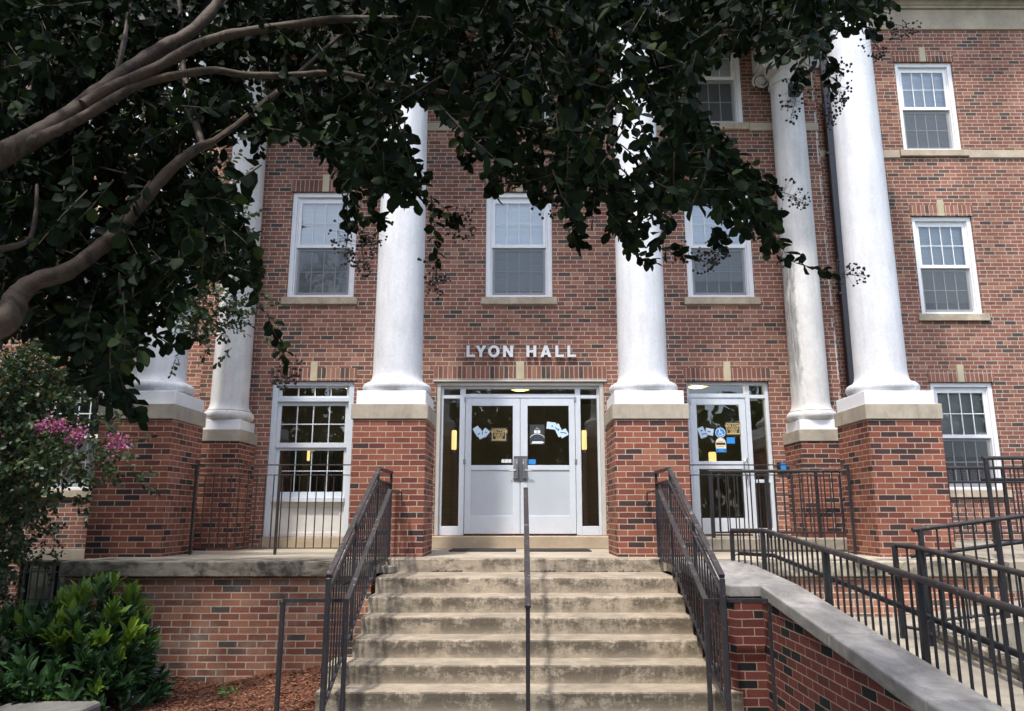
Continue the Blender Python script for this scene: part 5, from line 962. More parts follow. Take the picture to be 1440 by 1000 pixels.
 199,2764,2631,2,2852,2523,-2122,3160,3026,-1875,3090,2828,-641,3419,2594,-431,3481,2527,-2153,3350,1515,-2076,3349,1352,-2948,3889,3119,-2935,3951,2958,631,3617,2642,771,3643,2503,
 116,2683,2648,283,2694,2621,-2162,2719,2305,-2049,2822,2340,-1069,3133,2550,-1147,3247,2474,190,3842,2520,198,3859,2337,-949,3969,2680,-986,3947,2529,182,2651,1873,169,2712,1646,
 -76,2417,2425,-246,2475,2463,-2027,3606,2053,-2155,3641,1865,-2296,3879,2945,-2438,3785,2748,-2009,3238,3147,-2105,3225,3035,-1791,3566,2507,-1752,3554,2341,769,3874,3505,801,3880,3236,
 -2256,3724,2916,-2207,3828,2775,387,2730,1911,582,2810,1794,-1214,3288,2810,-1178,3230,2514,-2012,3885,2081,-2012,3808,1866,-530,2943,2081,-591,2948,1902,42,3880,2974,220,3808,2830,
 -1724,2876,2025,-1916,2974,1945,-2657,3452,2621,-2424,3343,2419,-415,3174,2733,-275,3097,2453,-184,3490,3323,68,3379,3205,-1548,4128,2885,-1428,4200,2836,-2064,2753,2244,-2079,2805,2023,
 1846,3458,3195,1740,3381,2987,-883,3194,2932,-793,3302,2756,-1717,3591,2108,-1735,3640,1955,-1389,3483,1642,-1299,3582,1694,729,3586,2039,605,3552,1883,-1852,2916,2026,-1822,3015,1871,
 -1321,3030,2351,-1325,3121,2248,920,2817,2750,861,2853,2634,1340,3842,3581,1520,3859,3558,-1943,3365,2070,-2094,3444,1951,-1057,3136,2666,-1131,3245,2568,-2189,3736,1936,-2057,3715,1820,
 -1718,3100,1634,-1565,3141,1686,-2448,3336,2892,-2384,3415,2831,896,3344,2327,914,3381,2164,-1708,3058,2207,-1698,2985,1994,-1450,3199,1870,-1613,3239,1857,969,3080,2837,891,3033,2632,
 399,3000,2931,158,2954,2856,-1627,3214,1612,-1742,3150,1418,-2386,3652,3472,-2193,3730,3414,-153,3422,2121,62,3366,2157,64,3063,2815,165,3075,2606,694,3403,2313,909,3488,2215,
 -1719,3154,1628,-1651,3045,1355,-1592,3278,1983,-1713,3252,1837,43,3315,2262,-124,3268,2108,-611,2810,2086,-686,2841,1921,-1613,3862,3356,-1582,3797,3125,-2117,3865,1824,-2295,3945,1796,
 517,2761,2416,607,2826,2290,-2206,2997,2259,-2177,3054,2115,295,3275,2469,281,3385,2385,-1811,3623,1836,-1743,3543,1631,-1838,2513,2514,-1772,2536,2385,-1959,3911,2440,-1894,3914,2276,
 -1793,3465,2838,-1762,3355,2540,-1305,3127,1770,-1490,3136,1631,-814,3684,2917,-804,3570,2668,-1532,3338,2977,-1760,3299,2957,840,3496,2333,1041,3407,2194,-1511,3139,1800,-1368,3226,1670,
 -2112,3205,1595,-1899,3158,1510,-2257,2837,2782,-2180,2921,2746,-39,3021,2969,-270,2916,2854,-2006,3669,2015,-1969,3693,1871,-593,3441,2990,-365,3350,2642,-2122,3229,2930,-1957,3223,2751,
 -174,3024,2254,-35,3077,2353,900,2685,2672,820,2690,2479,-1943,2803,2783,-2179,2880,2764,-2395,3538,2583,-2295,3536,2399,-1853,2821,1359,-2024,2796,1314,-1537,2869,1161,-1561,2946,997,
 -2117,3509,1517,-2091,3451,1360,-964,2785,2279,-906,2767,2124,-90,2658,2660,-318,2672,2633,-2772,3591,2936,-2547,3537,2752,1101,2563,2566,869,2520,2524,-2681,3228,2827,-2535,3204,2655,
 751,2843,1864,566,2907,1894,571,3831,2078,630,3799,1914,-2604,3451,1517,-2582,3532,1344,-1351,3370,2489,-1418,3394,2311,-1652,4319,3644,-1385,4202,3522,1255,3555,3195,1070,3440,2929,
 499,3119,2144,692,3080,2015,1005,3141,3056,795,3182,2956,-746,3659,3206,-576,3572,2920,-1934,3072,1477,-1997,3184,1346,1417,3737,3375,1563,3734,3258,748,2946,2026,843,2987,1910,
 -1789,3209,1833,-1688,3237,1739,-1636,3328,2820,-1610,3378,2679,-1879,3161,2307,-1886,3252,2129,883,3032,2582,1059,2988,2475,-1591,2329,2265,-1831,2350,2300,-545,3492,3227,-527,3406,2997,
 -823,3250,2539,-868,3238,2335,-1772,3434,1461,-1804,3525,1352,-1243,3671,3431,-1371,3614,3383,912,3013,2857,828,3130,2780,725,2780,2717,500,2829,2760,-574,3385,2459,-701,3305,2236,
 -2168,3826,2382,-2019,3766,2227,-1118,2674,1465,-1082,2724,1354,-2646,3825,1760,-2605,3833,1588,-1626,3459,3262,-1790,3545,3221,446,3309,2449,420,3343,2226,571,3414,3067,510,3345,2865,
 -1988,2669,2371,-1810,2567,2179,-616,3331,2987,-530,3335,2784,-1696,3345,2222,-1777,3245,1970,-230,3667,2665,-440,3705,2615,-2285,2927,2730,-2249,2923,2488,-710,3291,3182,-836,3301,3116,
 -1781,3510,1568,-1903,3571,1500,-1175,3241,3158,-1193,3266,2893,545,3438,2581,336,3502,2558,-2337,3651,3399,-2236,3752,3450,174,3470,3050,16,3491,3017,-3058,3991,2621,-2823,3889,2418,
 1104,3445,2042,1175,3442,1905,-1785,3628,2810,-1968,3631,2760,-1324,3551,3395,-1446,3485,3235,-2393,3104,2695,-2175,3003,2778,-1917,3224,2883,-1873,3308,2760,-1305,2508,1951,-1074,2467,1908,
 385,2834,1858,380,2950,1762,-1587,3714,1820,-1497,3744,1664,90,2798,2753,-83,2895,2698,-266,3233,3040,-18,3165,2912,-1513,3207,2326,-1369,3192,2415,-1603,3363,2404,-1504,3410,2198,
 -12,2864,2058,172,2869,1990,-2074,3031,1268,-2175,3006,1206,-2764,3994,2636,-2786,3991,2491,-2655,3346,2168,-2626,3410,1994,-535,3063,1946,-370,3031,1785,-2035,3397,2349,-1955,3439,2137,
 -1463,2956,1740,-1378,3045,1641,1850,3428,3313,1887,3446,3096,-1156,3894,2812,-1331,3961,2798,-147,3543,3254,-200,3491,3065,-1094,3400,2927,-1158,3290,2660,-1687,2425,2071,-1847,2350,1977,
 -316,3322,2644,-424,3402,2529,900,3487,2584,777,3406,2393,-181,3617,3198,-104,3561,2968,-1358,3331,3103,-1256,3219,2732,641,4280,2531,626,4200,2287,485,3346,3204,262,3286,3116,
 -1661,3168,2116,-1578,3098,1835,-1839,3593,3099,-1833,3527,2846,1386,3229,3092,1266,3330,3076,704,3672,2237,873,3643,2083,567,3172,2418,666,3124,2230,-249,3825,3153,-106,3785,2901,
 -533,3396,2227,-715,3418,2090,423,3630,3355,567,3582,3293,736,3428,3200,990,3472,3232,521,2586,1825,741,2672,1910,12,3248,2979,81,3142,2641,-174,3053,2792,-159,2965,2508,
 -2105,3269,2796,-2127,3255,2577,-1798,3018,2658,-1889,3033,2469,-2009,4231,2697,-1890,4162,2495,-2571,3443,2115,-2638,3441,1997,628,3709,2787,730,3657,2607,-42,4340,3621,-122,4228,3382,
 327,3414,2627,339,3378,2343,-3048,4195,3860,-3227,4102,3749,745,2799,1952,904,2911,1884,1055,4058,2736,1022,4080,2556,-1741,3433,2926,-1759,3503,2786,-1245,3494,3184,-1320,3388,2932,
 -245,3035,2922,-63,3088,2886,-1921,2865,2223,-1945,2983,2075,-2328,2988,2525,-2344,2957,2262,-479,3499,2634,-638,3382,2464,-1882,3241,2822,-1732,3320,2696,-1730,3842,2833,-1874,3872,2705,
 -1974,3141,1573,-2013,3108,1332,-1758,3648,2455,-1824,3646,2283,-2081,3365,2898,-2130,3372,2698,1331,2956,2650,1333,3015,2537,354,3679,3511,165,3712,3451,-489,3182,3106,-663,3136,2931,
 -186,3363,2969,-299,3395,2852,52,2361,1998,50,2445,1900,-1451,2499,2452,-1277,2487,2457,-2210,2863,1526,-2180,2903,1324,-1921,3116,2739,-1895,3067,2438,798,3158,3010,693,3072,2780,
 813,3030,1790,923,3035,1690,-1248,3281,2677,-1038,3276,2683,193,2344,2373,402,2350,2333,1522,3503,3228,1708,3575,3146,1085,3266,2880,1043,3344,2732,-2247,3204,1862,-2188,3308,1847,
 -2011,3353,3002,-1886,3322,2830,-2041,3982,2618,-1832,3890,2365,-1618,3421,3268,-1486,3481,3234,-1188,3211,2400,-992,3099,2148,361,3650,3475,167,3583,3365,-1411,3353,1977,-1557,3261,1966,
 1224,3007,2813,1063,3091,2884,-1424,2429,2468,-1473,2542,2350,319,3184,3009,293,3208,2757,-1790,3989,3289,-1767,3957,2989,-1598,3063,1640,-1560,2992,1424,667,3123,2131,769,3220,2034,
 -1629,2835,2795,-1533,2924,2676,-455,3342,2834,-442,3351,2624,-1253,3357,3114,-1270,3399,2969,-1682,3394,2216,-1595,3324,2022,-2196,3164,2159,-2333,3249,1988,-730,2982,2547,-612,3048,2389,
 -15,3105,2638,-151,2999,2359,1763,3205,2951,1579,3124,2766,-984,3378,2534,-1034,3380,2349,-1930,3517,1294,-1959,3468,1096,-2130,3966,3536,-2061,3849,3239,-1172,3022,1563,-1058,2964,1361,
 1055,3936,2651,1178,3925,2450,-1878,2623,1702,-1986,2563,1661,-584,2883,2335,-651,2801,2054,-1815,2892,2832,-1668,2838,2553,-1960,3106,3020,-2143,3135,2931,-1163,3728,3378,-1360,3755,3443,
 -1996,3404,2007,-1974,3428,1868,-2131,3303,2546,-2278,3312,2355,-798,2689,2316,-664,2672,2119,-1867,3267,1666,-1730,3281,1565,-1865,3802,3615,-1769,3843,3533,560,2526,2005,601,2639,1910,
 -1909,3474,1497,-1969,3500,1363,-1054,3369,2692,-1138,3333,2562,-2139,3312,1393,-1983,3299,1343,-1200,4254,3423,-1160,4258,3146,-633,2469,2456,-720,2350,2250,-2332,2885,2433,-2242,2819,2236,
 -315,2820,2636,-360,2803,2447,-1581,3307,3159,-1381,3320,3088,-1651,2986,2236,-1746,2991,2065,-2893,3961,2996,-2849,3845,2784,1468,3521,2993,1331,3500,2863,68,3671,3309,113,3560,3065,
 -19,4054,2944,-105,4165,2798,-1455,4105,3820,-1600,4015,3617,-354,2370,2232,-411,2436,2119,-444,3638,2238,-613,3752,2099,-1364,3292,2501,-1408,3334,2318,-1811,3391,2942,-1875,3342,2700,
 636,3206,2997,422,3119,2921,-986,3151,2233,-1194,3092,2134,-2754,3868,1928,-2730,3826,1749,-2416,3802,3365,-2308,3856,3301,-105,2398,2348,-301,2350,2262,942,2995,1953,790,2900,1839,
 -2532,3443,2047,-2375,3336,1857,189,2907,2166,257,2836,1902,-1097,3334,2944,-1286,3379,2802,-70,2466,2015,-200,2488,1812,-1127,2555,1500,-1166,2671,1341,-33,3046,2279,-118,3094,2070,
 1069,3400,3150,954,3346,2880,-2425,3258,2080,-2269,3357,2054,409,2538,2476,309,2573,2335,-1952,3626,2182,-1993,3699,2016,-1152,3246,2381,-1312,3255,2189,-520,3708,3405,-713,3726,3241,
 42,3498,2872,226,3552,2807,-1658,3204,1494,-1763,3129,1376,-190,3799,3118,-322,3686,2970,-577,2584,2080,-521,2585,1890,-2085,3457,2713,-1941,3425,2603,365,3470,2828,307,3383,2505,
 -1772,3208,2704,-1789,3294,2540,913,3635,3452,720,3703,3489,-1291,3354,2769,-1477,3423,2849,559,3656,2058,563,3550,1785,-1690,4021,3012,-1555,3977,2777,872,2881,2693,767,2885,2491,
 -1595,2522,2421,-1722,2449,2315,-739,2845,2141,-804,2909,1963,-2149,2651,2089,-1987,2756,2095,-364,3093,2476,-186,3152,2493,-1814,3007,1403,-1642,2922,1271,-654,3375,3178,-560,3474,3050,
 -1419,3537,1883,-1544,3654,1758,-2229,3385,1740,-2236,3458,1618,826,3353,2473,895,3329,2243,-1647,2981,1437,-1512,2887,1205,1907,4201,3602,1725,4123,3465,-258,3419,2840,-190,3385,2551,
 -2137,2997,2029,-1928,2907,1862,-513,2637,1828,-501,2754,1705,1382,2759,2723,1495,2723,2535,-955,3697,3347,-783,3703,3364,-2011,3640,3248,-1882,3624,3010,-1186,2726,1678,-1286,2767,1568,
 -647,2995,2226,-671,2926,2019,-2243,3291,2168,-2173,3318,2027,845,3381,2777,690,3435,2607,1115,2490,2250,961,2522,2145,-180,3600,2731,-220,3699,2588,442,3256,2416,385,3247,2251,
 354,3798,3379,204,3709,3124,329,2831,1919,164,2805,1824,116,2774,2561,289,2812,2392,-1454,3492,3356,-1304,3542,3307,466,3662,1968,569,3630,1813,731,3571,3421,518,3545,3280,
 -2481,3279,2859,-2420,3216,2582,718,3485,2903,656,3431,2717,721,3715,3174,593,3633,3008,-940,3189,2785,-928,3266,2651,-421,3582,3186,-460,3580,3030,-594,3756,2904,-736,3729,2856,
 -1606,3005,1525,-1422,3059,1483,-1883,4046,3264,-2008,3961,3049,-2042,3516,3010,-2072,3605,2894,497,3501,2918,447,3529,2678,-120,2568,2585,-374,2573,2545,866,3066,2014,838,3018,1826,
 312,2711,2311,465,2831,2294,-1271,2945,1533,-1037,2846,1425,-1566,3006,1721,-1439,3037,1535,-764,3361,2360,-848,3436,2261,-1643,3474,2332,-1631,3430,2155,-470,3375,3005,-472,3350,2686,
 5,3895,2486,75,3911,2347,-2036,3478,2875,-1807,3386,2634,-345,3428,2970,-505,3414,2773,-1009,3356,2887,-989,3445,2741,1232,3060,2978,1375,3080,2772,755,3168,2233,865,3235,2068,
 954,3575,2355,951,3647,2172,-1469,3301,2830,-1322,3409,2895,802,3046,2738,886,3104,2616,-441,2926,1985,-651,3001,1989,125,2774,1966,-30,2815,1938,-635,3388,3278,-740,3420,3077,
 484,3148,2980,560,3055,2773,516,2448,1933,656,2511,1789,-2203,3202,1497,-2109,3106,1250,-1812,2962,1640,-1694,2988,1461,-1599,3052,1799,-1708,3047,1635,1352,4010,2309,1340,3969,2123,
 -1309,3628,2526,-1108,3628,2539,773,2644,1749,930,2723,1640,-704,3344,3041,-920,3237,3083,221,3341,2227,99,3386,2031,-230,2600,2197,-292,2714,2052,-2199,3569,1481,-2113,3519,1312,
 1341,2829,2807,1464,2851,2686,99,3357,2645,144,3339,2396,-2340,3742,3272,-2507,3804,3111,1405,3154,2794,1331,3247,2724,-2051,3373,1615,-2116,3322,1404,-2110,3284,1904,-2022,3202,1641,
 -2039,3018,2527,-1867,3053,2344,-950,3085,2316,-784,3140,2179,-2296,3062,1790,-2308,3076,1647,559,2841,2361,604,2882,2139,-1535,2930,1602,-1679,2994,1414,535,3415,2101,445,3443,1935,
 -1726,3501,3009,-1827,3578,2901,292,3769,3211,269,3874,3041,-773,3133,3066,-575,3154,3019,-1583,2498,1742,-1559,2472,1511,1149,3030,2967,1293,3054,2916,380,3554,2898,351,3589,2750,
 -1882,2887,1161,-1726,3000,1131,1288,2868,2711,1565,2959,2737,105,2867,2613,115,2974,2468,-1661,3322,2701,-1489,3220,2537,-4,3669,2969,-5,3666,2719,-1702,3004,1534,-1592,3036,1414,
 -99,2765,2154,-106,2805,1994,-1677,3869,2693,-1781,3894,2593,-218,3332,2666,-166,3423,2574,-495,3329,3214,-311,3358,3041,-888,2427,1675,-1024,2350,1512,715,3009,2683,526,2924,2487,
 991,3114,2975,1166,3185,3028,-1345,3804,3602,-1445,3703,3433,-2541,3692,1809,-2324,3577,1581,760,2990,2578,621,3101,2655,-2137,3555,2360,-2348,3653,2343,825,3580,2447,911,3578,2258,
 -2052,2809,2685,-1994,2786,2454,1405,2913,2729,1168,2859,2662,539,3205,3125,591,3280,3023,-2790,3656,2911,-2916,3719,2755,-1607,3126,1889,-1656,3191,1718,-872,3447,3274,-817,3424,3083,
 -1427,3391,2815,-1381,3275,2580,-1341,3703,2848,-1246,3584,2597,-2296,3583,1948,-2463,3672,1853,972,3264,3119,926,3261,2947,-2127,2830,2622,-2061,2871,2419,-1566,3453,2139,-1469,3400,1872,
 -2627,4106,3716,-2545,4036,3394,-2230,3549,2787,-2096,3532,2631,-1463,3002,1507,-1587,2986,1426,797,3166,3058,968,3060,2905,-2489,3875,3047,-2384,3845,2882,-2018,3103,1451,-2095,3064,1322,
 973,3713,2942,875,3699,2794,-2177,3014,2178,-2044,3053,2080,-2069,3633,1404,-2085,3654,1257,219,3101,1959,263,3163,1778,-663,2947,2105,-617,3003,1918,2012,3819,3625,2013,3881,3495,
 627,2423,1883,524,2537,1808,-2161,3588,2448,-2188,3469,2232,-1429,2769,2563,-1653,2740,2575,1275,2569,2596,1384,2607,2446,553,3299,1907,549,3332,1759,1388,3028,2679,1280,3083,2512,
 -1991,3331,2707,-2093,3335,2513,-2121,3399,2900,-1949,3298,2629,-706,3688,3025,-542,3608,2985,-2788,4226,3374,-2784,4122,3091,-728,3068,2113,-576,2988,1850,573,3372,2834,808,3360,2802,
 -2055,3254,1771,-1967,3291,1590,-1477,2885,1408,-1711,2986,1387,736,3001,2080,866,2934,2025,472,2396,2452,575,2462,2290,-2601,3517,3080,-2581,3420,2852,-1759,3698,1879,-1669,3710,1745,
 -2680,3778,3524,-2528,3808,3516,956,3134,2614,712,3068,2517,-719,2895,2017,-531,2790,1760,1395,4236,3937,1337,4134,3585,-1905,2989,2366,-1917,3077,2274,-1724,3018,1272,-1559,2933,1118,
 -1568,2930,1457,-1405,2963,1334,571,2563,2582,703,2670,2498,-1544,3934,3104,-1400,3847,2889,-1221,2252,1170,-1245,2350,973,290,3135,1987,72,3140,1984,1184,3653,2091,1215,3765,1953,
 -1330,3370,3056,-1314,3429,2941,-467,3317,2970,-540,3350,2764,-2460,3617,2511,-2618,3636,2463,197,3043,2983,131,3059,2846,901,2952,2762,980,2863,2512,369,3590,2232,390,3651,2115,
 -498,3545,3312,-471,3570,3091,892,3059,2961,1126,3118,2907,-1689,3518,2728,-1643,3568,2573,90,2901,2458,176,2876,2217,-1720,3520,3368,-1868,3564,3304,-2465,3238,1740,-2437,3213,1495,
 -2206,3112,2254,-2306,3221,2102,-1906,2701,1700,-1908,2665,1452,-1979,3214,2361,-1891,3249,2171,-787,3612,2737,-544,3548,2579,-1773,3187,1412,-1839,3299,1236,-1671,3171,2267,-1650,3227,2145,
 -2680,3936,3055,-2531,3957,2870,-1504,2448,2235,-1593,2483,2074,-1862,3760,2263,-1742,3820,2152,-1871,2559,2600,-2067,2607,2437,-2931,3943,1548,-2685,3849,1393,337,3491,2703,479,3549,2611,
 -2599,3318,2152,-2600,3350,1924,-1503,2579,1219,-1487,2534,1045,528,3576,2051,463,3654,1901,-1498,3244,1641,-1513,3149,1473,-501,3258,2778,-727,3350,2735,955,3274,2143,905,3223,1893,
 1426,3203,2972,1223,3298,3003,-2482,3405,1956,-2352,3402,1845,-2718,3996,3047,-2719,3890,2738,-874,3401,3226,-930,3375,2950,1008,2934,2601,1136,2913,2424,-1991,3148,2844,-1896,3245,2693,
 -1120,3350,2889,-1232,3247,2640,1607,3842,3460,1421,3932,3534,-1560,3515,2918,-1479,3583,2742,760,2560,2326,609,2462,2166,-407,3271,2962,-235,3161,2747,-971,3102,2450,-926,3212,2314,
 -1277,3075,1835,-1237,3169,1747,76,3567,3370,-123,3589,3381,-1649,3151,2417,-1634,3197,2177,1216,2951,2778,1206,2850,2512,-1874,3198,2116,-1872,3159,1915,-2341,4201,2563,-2234,4200,2442,
 -1946,2529,1546,-1977,2636,1403,-2227,3494,3170,-2072,3517,3125,506,3240,2609,593,3211,2456,224,3027,2099,347,3129,1991,-21,2908,2032,-106,2989,1888,-1557,3866,3039,-1597,3856,2859,
 -1056,2670,2446,-885,2722,2327,-1547,4030,1915,-1565,4144,1749,-1973,3549,2013,-1771,3452,1801,-1612,3436,3052,-1615,3413,2821,1620,3493,3248,1740,3609,3136,-358,3490,3199,-322,3412,2903,
 -1289,3359,2795,-1179,3299,2558,636,3972,2948,466,4014,2785,646,3209,2831,595,3297,2726,1206,3390,3087,1285,3387,2856,-1078,3190,3061,-1234,3199,3032,1069,2944,2639,946,2976,2514,
 -769,3335,2479,-635,3260,2278,-815,3282,2960,-889,3286,2705,-2132,3669,2518,-2245,3715,2396,61,2294,2204,259,2399,2209,485,3629,2053,555,3705,1897,397,2495,2146,527,2585,1968,
 -1865,2765,1700,-1812,2835,1600,-879,3967,3184,-818,3961,3016,-2033,3364,2819,-2069,3357,2583,-2106,3329,2398,-2178,3421,2202,312,3583,2289,150,3636,2213,-2362,3660,2133,-2211,3616,1890,
 108,2802,2629,249,2919,2506,648,3237,3090,536,3291,2908,-305,3457,2614,-398,3557,2529,-1383,3648,3119,-1422,3670,2969,-175,3202,2649,-76,3259,2451,-427,2641,2287,-564,2618,2145,
 -1791,2833,1514,-1612,2914,1448,-1792,3183,2445,-1688,3233,2403,-1078,3504,2517,-994,3429,2317,-645,3215,2583,-790,3271,2428,-1617,3822,3387,-1662,3762,3116,-2053,3045,2689,-2149,2963,2432,
 -159,3544,2617,-4,3632,2508,-2158,3012,1924,-2288,3048,1784,-46,3400,2772,-102,3344,2579,-953,3295,2722,-944,3401,2577,-699,2812,2761,-531,2758,2646,-3076,3855,3599,-3003,3913,3401,
 1779,3361,3143,1701,3419,3011,-15,2940,2019,47,3009,1909,-189,2848,2192,-85,2937,2053,-2117,3780,2035,-2011,3824,1976,-2057,2888,2359,-1906,2811,2172,-1765,3157,2394,-1573,3041,2107,
 -2221,2997,2794,-2105,2932,2493,-400,3515,3089,-409,3511,2905,-1275,3445,2469,-1279,3433,2226,-1405,3005,1833,-1418,3098,1618,-1965,3210,1985,-2002,3131,1794,-1847,3518,2886,-1668,3408,2641,
 -1914,3279,3134,-2062,3286,2917,-2317,3303,2029,-2124,3222,1770,-667,3402,2561,-837,3301,2410,-1770,4099,2534,-1755,4014,2277,-1687,2390,2200,-1603,2350,1939,-2047,3260,2597,-1842,3209,2364,
 -1299,3688,3177,-1116,3643,2946,1112,2564,2486,913,2647,2516,-1952,2698,1564,-2041,2725,1467,-1582,3050,1650,-1421,3028,1574,1202,2751,2540,1181,2713,2328,-2719,4031,1641,-2567,4070,1564,
 -120,3685,3174,-191,3804,3123,-661,2926,1955,-495,2907,1763,-2071,2917,2807,-2141,2844,2685,-1524,3189,3092,-1673,3100,2916,-901,2955,2096,-718,2869,1989,-3035,4053,2266,-2966,3939,1991,
 -162,3062,2500,-299,3047,2425,-78,3572,2824,-174,3490,2653,-1096,3475,3044,-1133,3423,2848,-292,2546,2087,-458,2512,1946,-1531,3143,2452,-1408,3134,2282,-1962,3321,1669,-1866,3304,1452,
 -303,3475,2999,-307,3378,2684,-94,3369,3087,-10,3422,2939,-2435,4116,3180,-2395,4033,2951,-1458,3315,2416,-1543,3420,2325,-1742,3231,2467,-1754,3309,2331,-358,3532,2807,-503,3635,2671,
 -2646,3495,3297,-2643,3533,3114,-1821,3090,1541,-1825,3093,1378,-195,3330,2877,-165,3396,2616,-1388,3130,2007,-1264,3174,1887,1138,2657,2618,1006,2565,2280,-2388,4268,2640,-2394,4339,2490,
 -1830,3228,2071,-1673,3138,1893,-2098,3251,3144,-1915,3319,3181,1467,3721,3179,1606,3698,3048,-1846,3175,1343,-1890,3262,1217,593,3971,2280,586,4030,2075,-715,4123,3533,-727,4200,3355,
 -2521,4092,2697,-2462,4056,2513,-3230,4299,1851,-3084,4200,1697,738,3600,2397,828,3538,2213,-174,3959,3558,-129,3860,3249,-1422,2784,1048,-1681,2893,1005,817,2852,1899,989,2936,1800,
 690,3282,2150,548,3381,2073,820,3583,2839,890,3669,2740,-2213,3280,2480,-2316,3297,2267,1175,3202,2817,1436,3245,2916,-1224,3000,1708,-1135,2902,1520,-1680,3335,2695,-1813,3429,2548,
 870,3430,3228,698,3381,3071,149,3389,2788,126,3387,2605,-498,3480,2887,-501,3389,2630,-1632,3933,3534,-1728,3920,3391,-1404,3275,2064,-1477,3199,1878,-932,4049,3220,-801,4151,3194,
 -1416,3244,2854,-1476,3304,2686,484,2992,2948,349,2936,2816,-73,2593,2434,-220,2558,2322,-1828,3229,1536,-1721,3176,1363,-1950,3088,2417,-1886,3134,2251,-1057,3543,3302,-1273,3614,3314,
 -284,3301,2874,-310,3258,2579,-975,3230,3050,-1005,3332,2938,-2140,2949,2063,-2150,3055,1928,-1040,2991,2892,-1206,3065,2777,-1556,3845,2031,-1694,3923,1902,-2379,3574,2647,-2238,3507,2344,
 -2089,3458,3000,-2076,3467,2835,1033,3396,3098,778,3287,2901,548,3077,2963,725,3138,2826,1229,3394,3158,1052,3278,2847,1111,3407,3262,1259,3390,3089,-2068,3815,2366,-2114,3874,2200,
 -2078,3750,3067,-2127,3714,2862,-2932,4016,3650,-2979,3971,3438,383,2758,1830,522,2663,1598,-1537,3237,1729,-1402,3258,1587,-1743,3217,2024,-1593,3113,1753,-2248,3585,1718,-2383,3571,1713,
 -1616,3478,1874,-1496,3441,1688,-2069,2630,2042,-2089,2677,1887,-196,3622,2856,-206,3663,2613,-1868,3442,3164,-1962,3447,2930,-1961,3654,2276,-1894,3546,1964,-1140,3575,3310,-1011,3628,3147,
 -1790,3232,3021,-1699,3241,2813,-1936,2877,2560,-2048,2943,2352,-2336,3492,2245,-2518,3479,2227,-1868,2926,1755,-1835,2924,1507,1013,3034,2988,1223,3099,2992,-332,2455,2366,-526,2350,2350,
 1998,4215,3697,2078,4190,3541,-2058,3727,3085,-2049,3630,2751,966,3127,1999,918,3008,1730,-381,3348,3168,-555,3274,3061,1239,3423,2899,1109,3480,2793,-2496,3697,2897,-2366,3807,2779,
 -471,3538,3214,-352,3493,2984,-805,2392,2453,-979,2489,2331,214,3449,2199,210,3477,2044,-1410,3039,1858,-1478,3102,1668,-1228,2358,1585,-1313,2350,1433,-2039,3058,2409,-1804,3069,2388,
 -304,2816,2810,-296,2764,2575,867,3398,2252,970,3294,2069,-607,3195,2576,-537,3306,2467,535,2801,2372,596,2807,2207,-1857,3081,2084,-1772,3089,1872,-2130,3593,2869,-2265,3696,2799,
 1458,2628,2590,1299,2598,2575,576,2241,1990,537,2350,1810,-170,2454,2475,-35,2380,2281,-1988,2468,2087,-1839,2401,1900,1587,3625,3362,1833,3598,3349,-2156,3248,1565,-2346,3296,1427,
 -838,3009,2686,-681,3020,2493,-445,3422,3096,-354,3511,3032,-2312,3190,1483,-2269,3199,1355,-1716,2793,2744,-1535,2736,2572,-1567,2799,1161,-1645,2893,999,709,3731,3332,558,3788,3190,
 -870,3187,2431,-693,3233,2318,-2299,3487,1727,-2377,3437,1522,-1201,3453,3275,-1351,3408,3145,-87,3351,2725,-270,3408,2727,-1816,3473,2187,-1660,3412,2043,161,3071,2503,291,3029,2269,
 -1836,3412,3250,-1735,3356,3040,-2135,3182,1848,-2369,3223,1926,733,2425,2419,868,2399,2385,-2458,3540,2560,-2662,3549,2472,-1978,3598,1438,-1921,3603,1269,-1395,2474,1138,-1261,2443,1023,
 -2304,2931,2889,-2149,2957,2764,842,3995,3331,840,3970,3038,-530,3015,2058,-663,3058,2024,-891,3127,2121,-722,3191,1972,-1776,3210,3107,-1920,3131,2869,-1730,2901,2034,-1777,2867,1856,
 -1804,3251,1835,-1773,3243,1676,-1741,3142,2224,-1787,3043,1941,-1967,3352,2346,-2083,3267,2206,676,2265,2064,585,2350,2018,-556,3555,3194,-365,3448,2932,608,2774,1731,812,2770,1739,
 -2176,2676,2652,-2096,2767,2520,-1810,3317,2121,-1806,3370,2001,-2133,3757,2146,-1958,3695,1924,-2550,4051,1667,-2544,3984,1510,-1470,3051,2161,-1695,3163,2163,738,3525,2252,771,3548,2101,
 -165,3197,3052,-262,3242,2885,-2070,3633,1726,-1990,3557,1516,-2210,3588,1963,-2154,3587,1777,358,2254,1851,448,2350,1664,-1038,3084,2156,-930,3200,2221,-507,2963,2061,-485,2858,1788,
 -1705,3331,2984,-1628,3277,2702,-1855,3641,1683,-1711,3539,1497,544,3028,2888,491,2940,2614,-2310,3144,2943,-2189,3240,2983,-2236,3816,2360,-2329,3749,2154,-694,3440,2964,-558,3324,2676,
 1084,3491,3205,1154,3565,3056,-1156,2643,1597,-947,2549,1422,1787,3463,3259,1933,3541,3122,-1472,3249,1753,-1424,3327,1620,-1669,3026,1681,-1780,3027,1506,-152,2685,2225,-96,2709,2037,
 1277,3284,3110,1255,3329,2887,347,4242,3342,403,4200,3084,-1581,3320,2823,-1389,3298,2594,-1130,4219,3197,-1235,4186,3098,-667,3906,2526,-643,3815,2225,-458,3555,3106,-369,3502,2938,
 -1683,2955,2816,-1865,2892,2664,-2474,3113,2524,-2476,3192,2425,-632,3425,2855,-705,3403,2675,-2212,3346,2203,-2144,3297,1938,-2656,3194,3045,-2495,3154,2760,-1511,3595,3115,-1500,3712,3028,
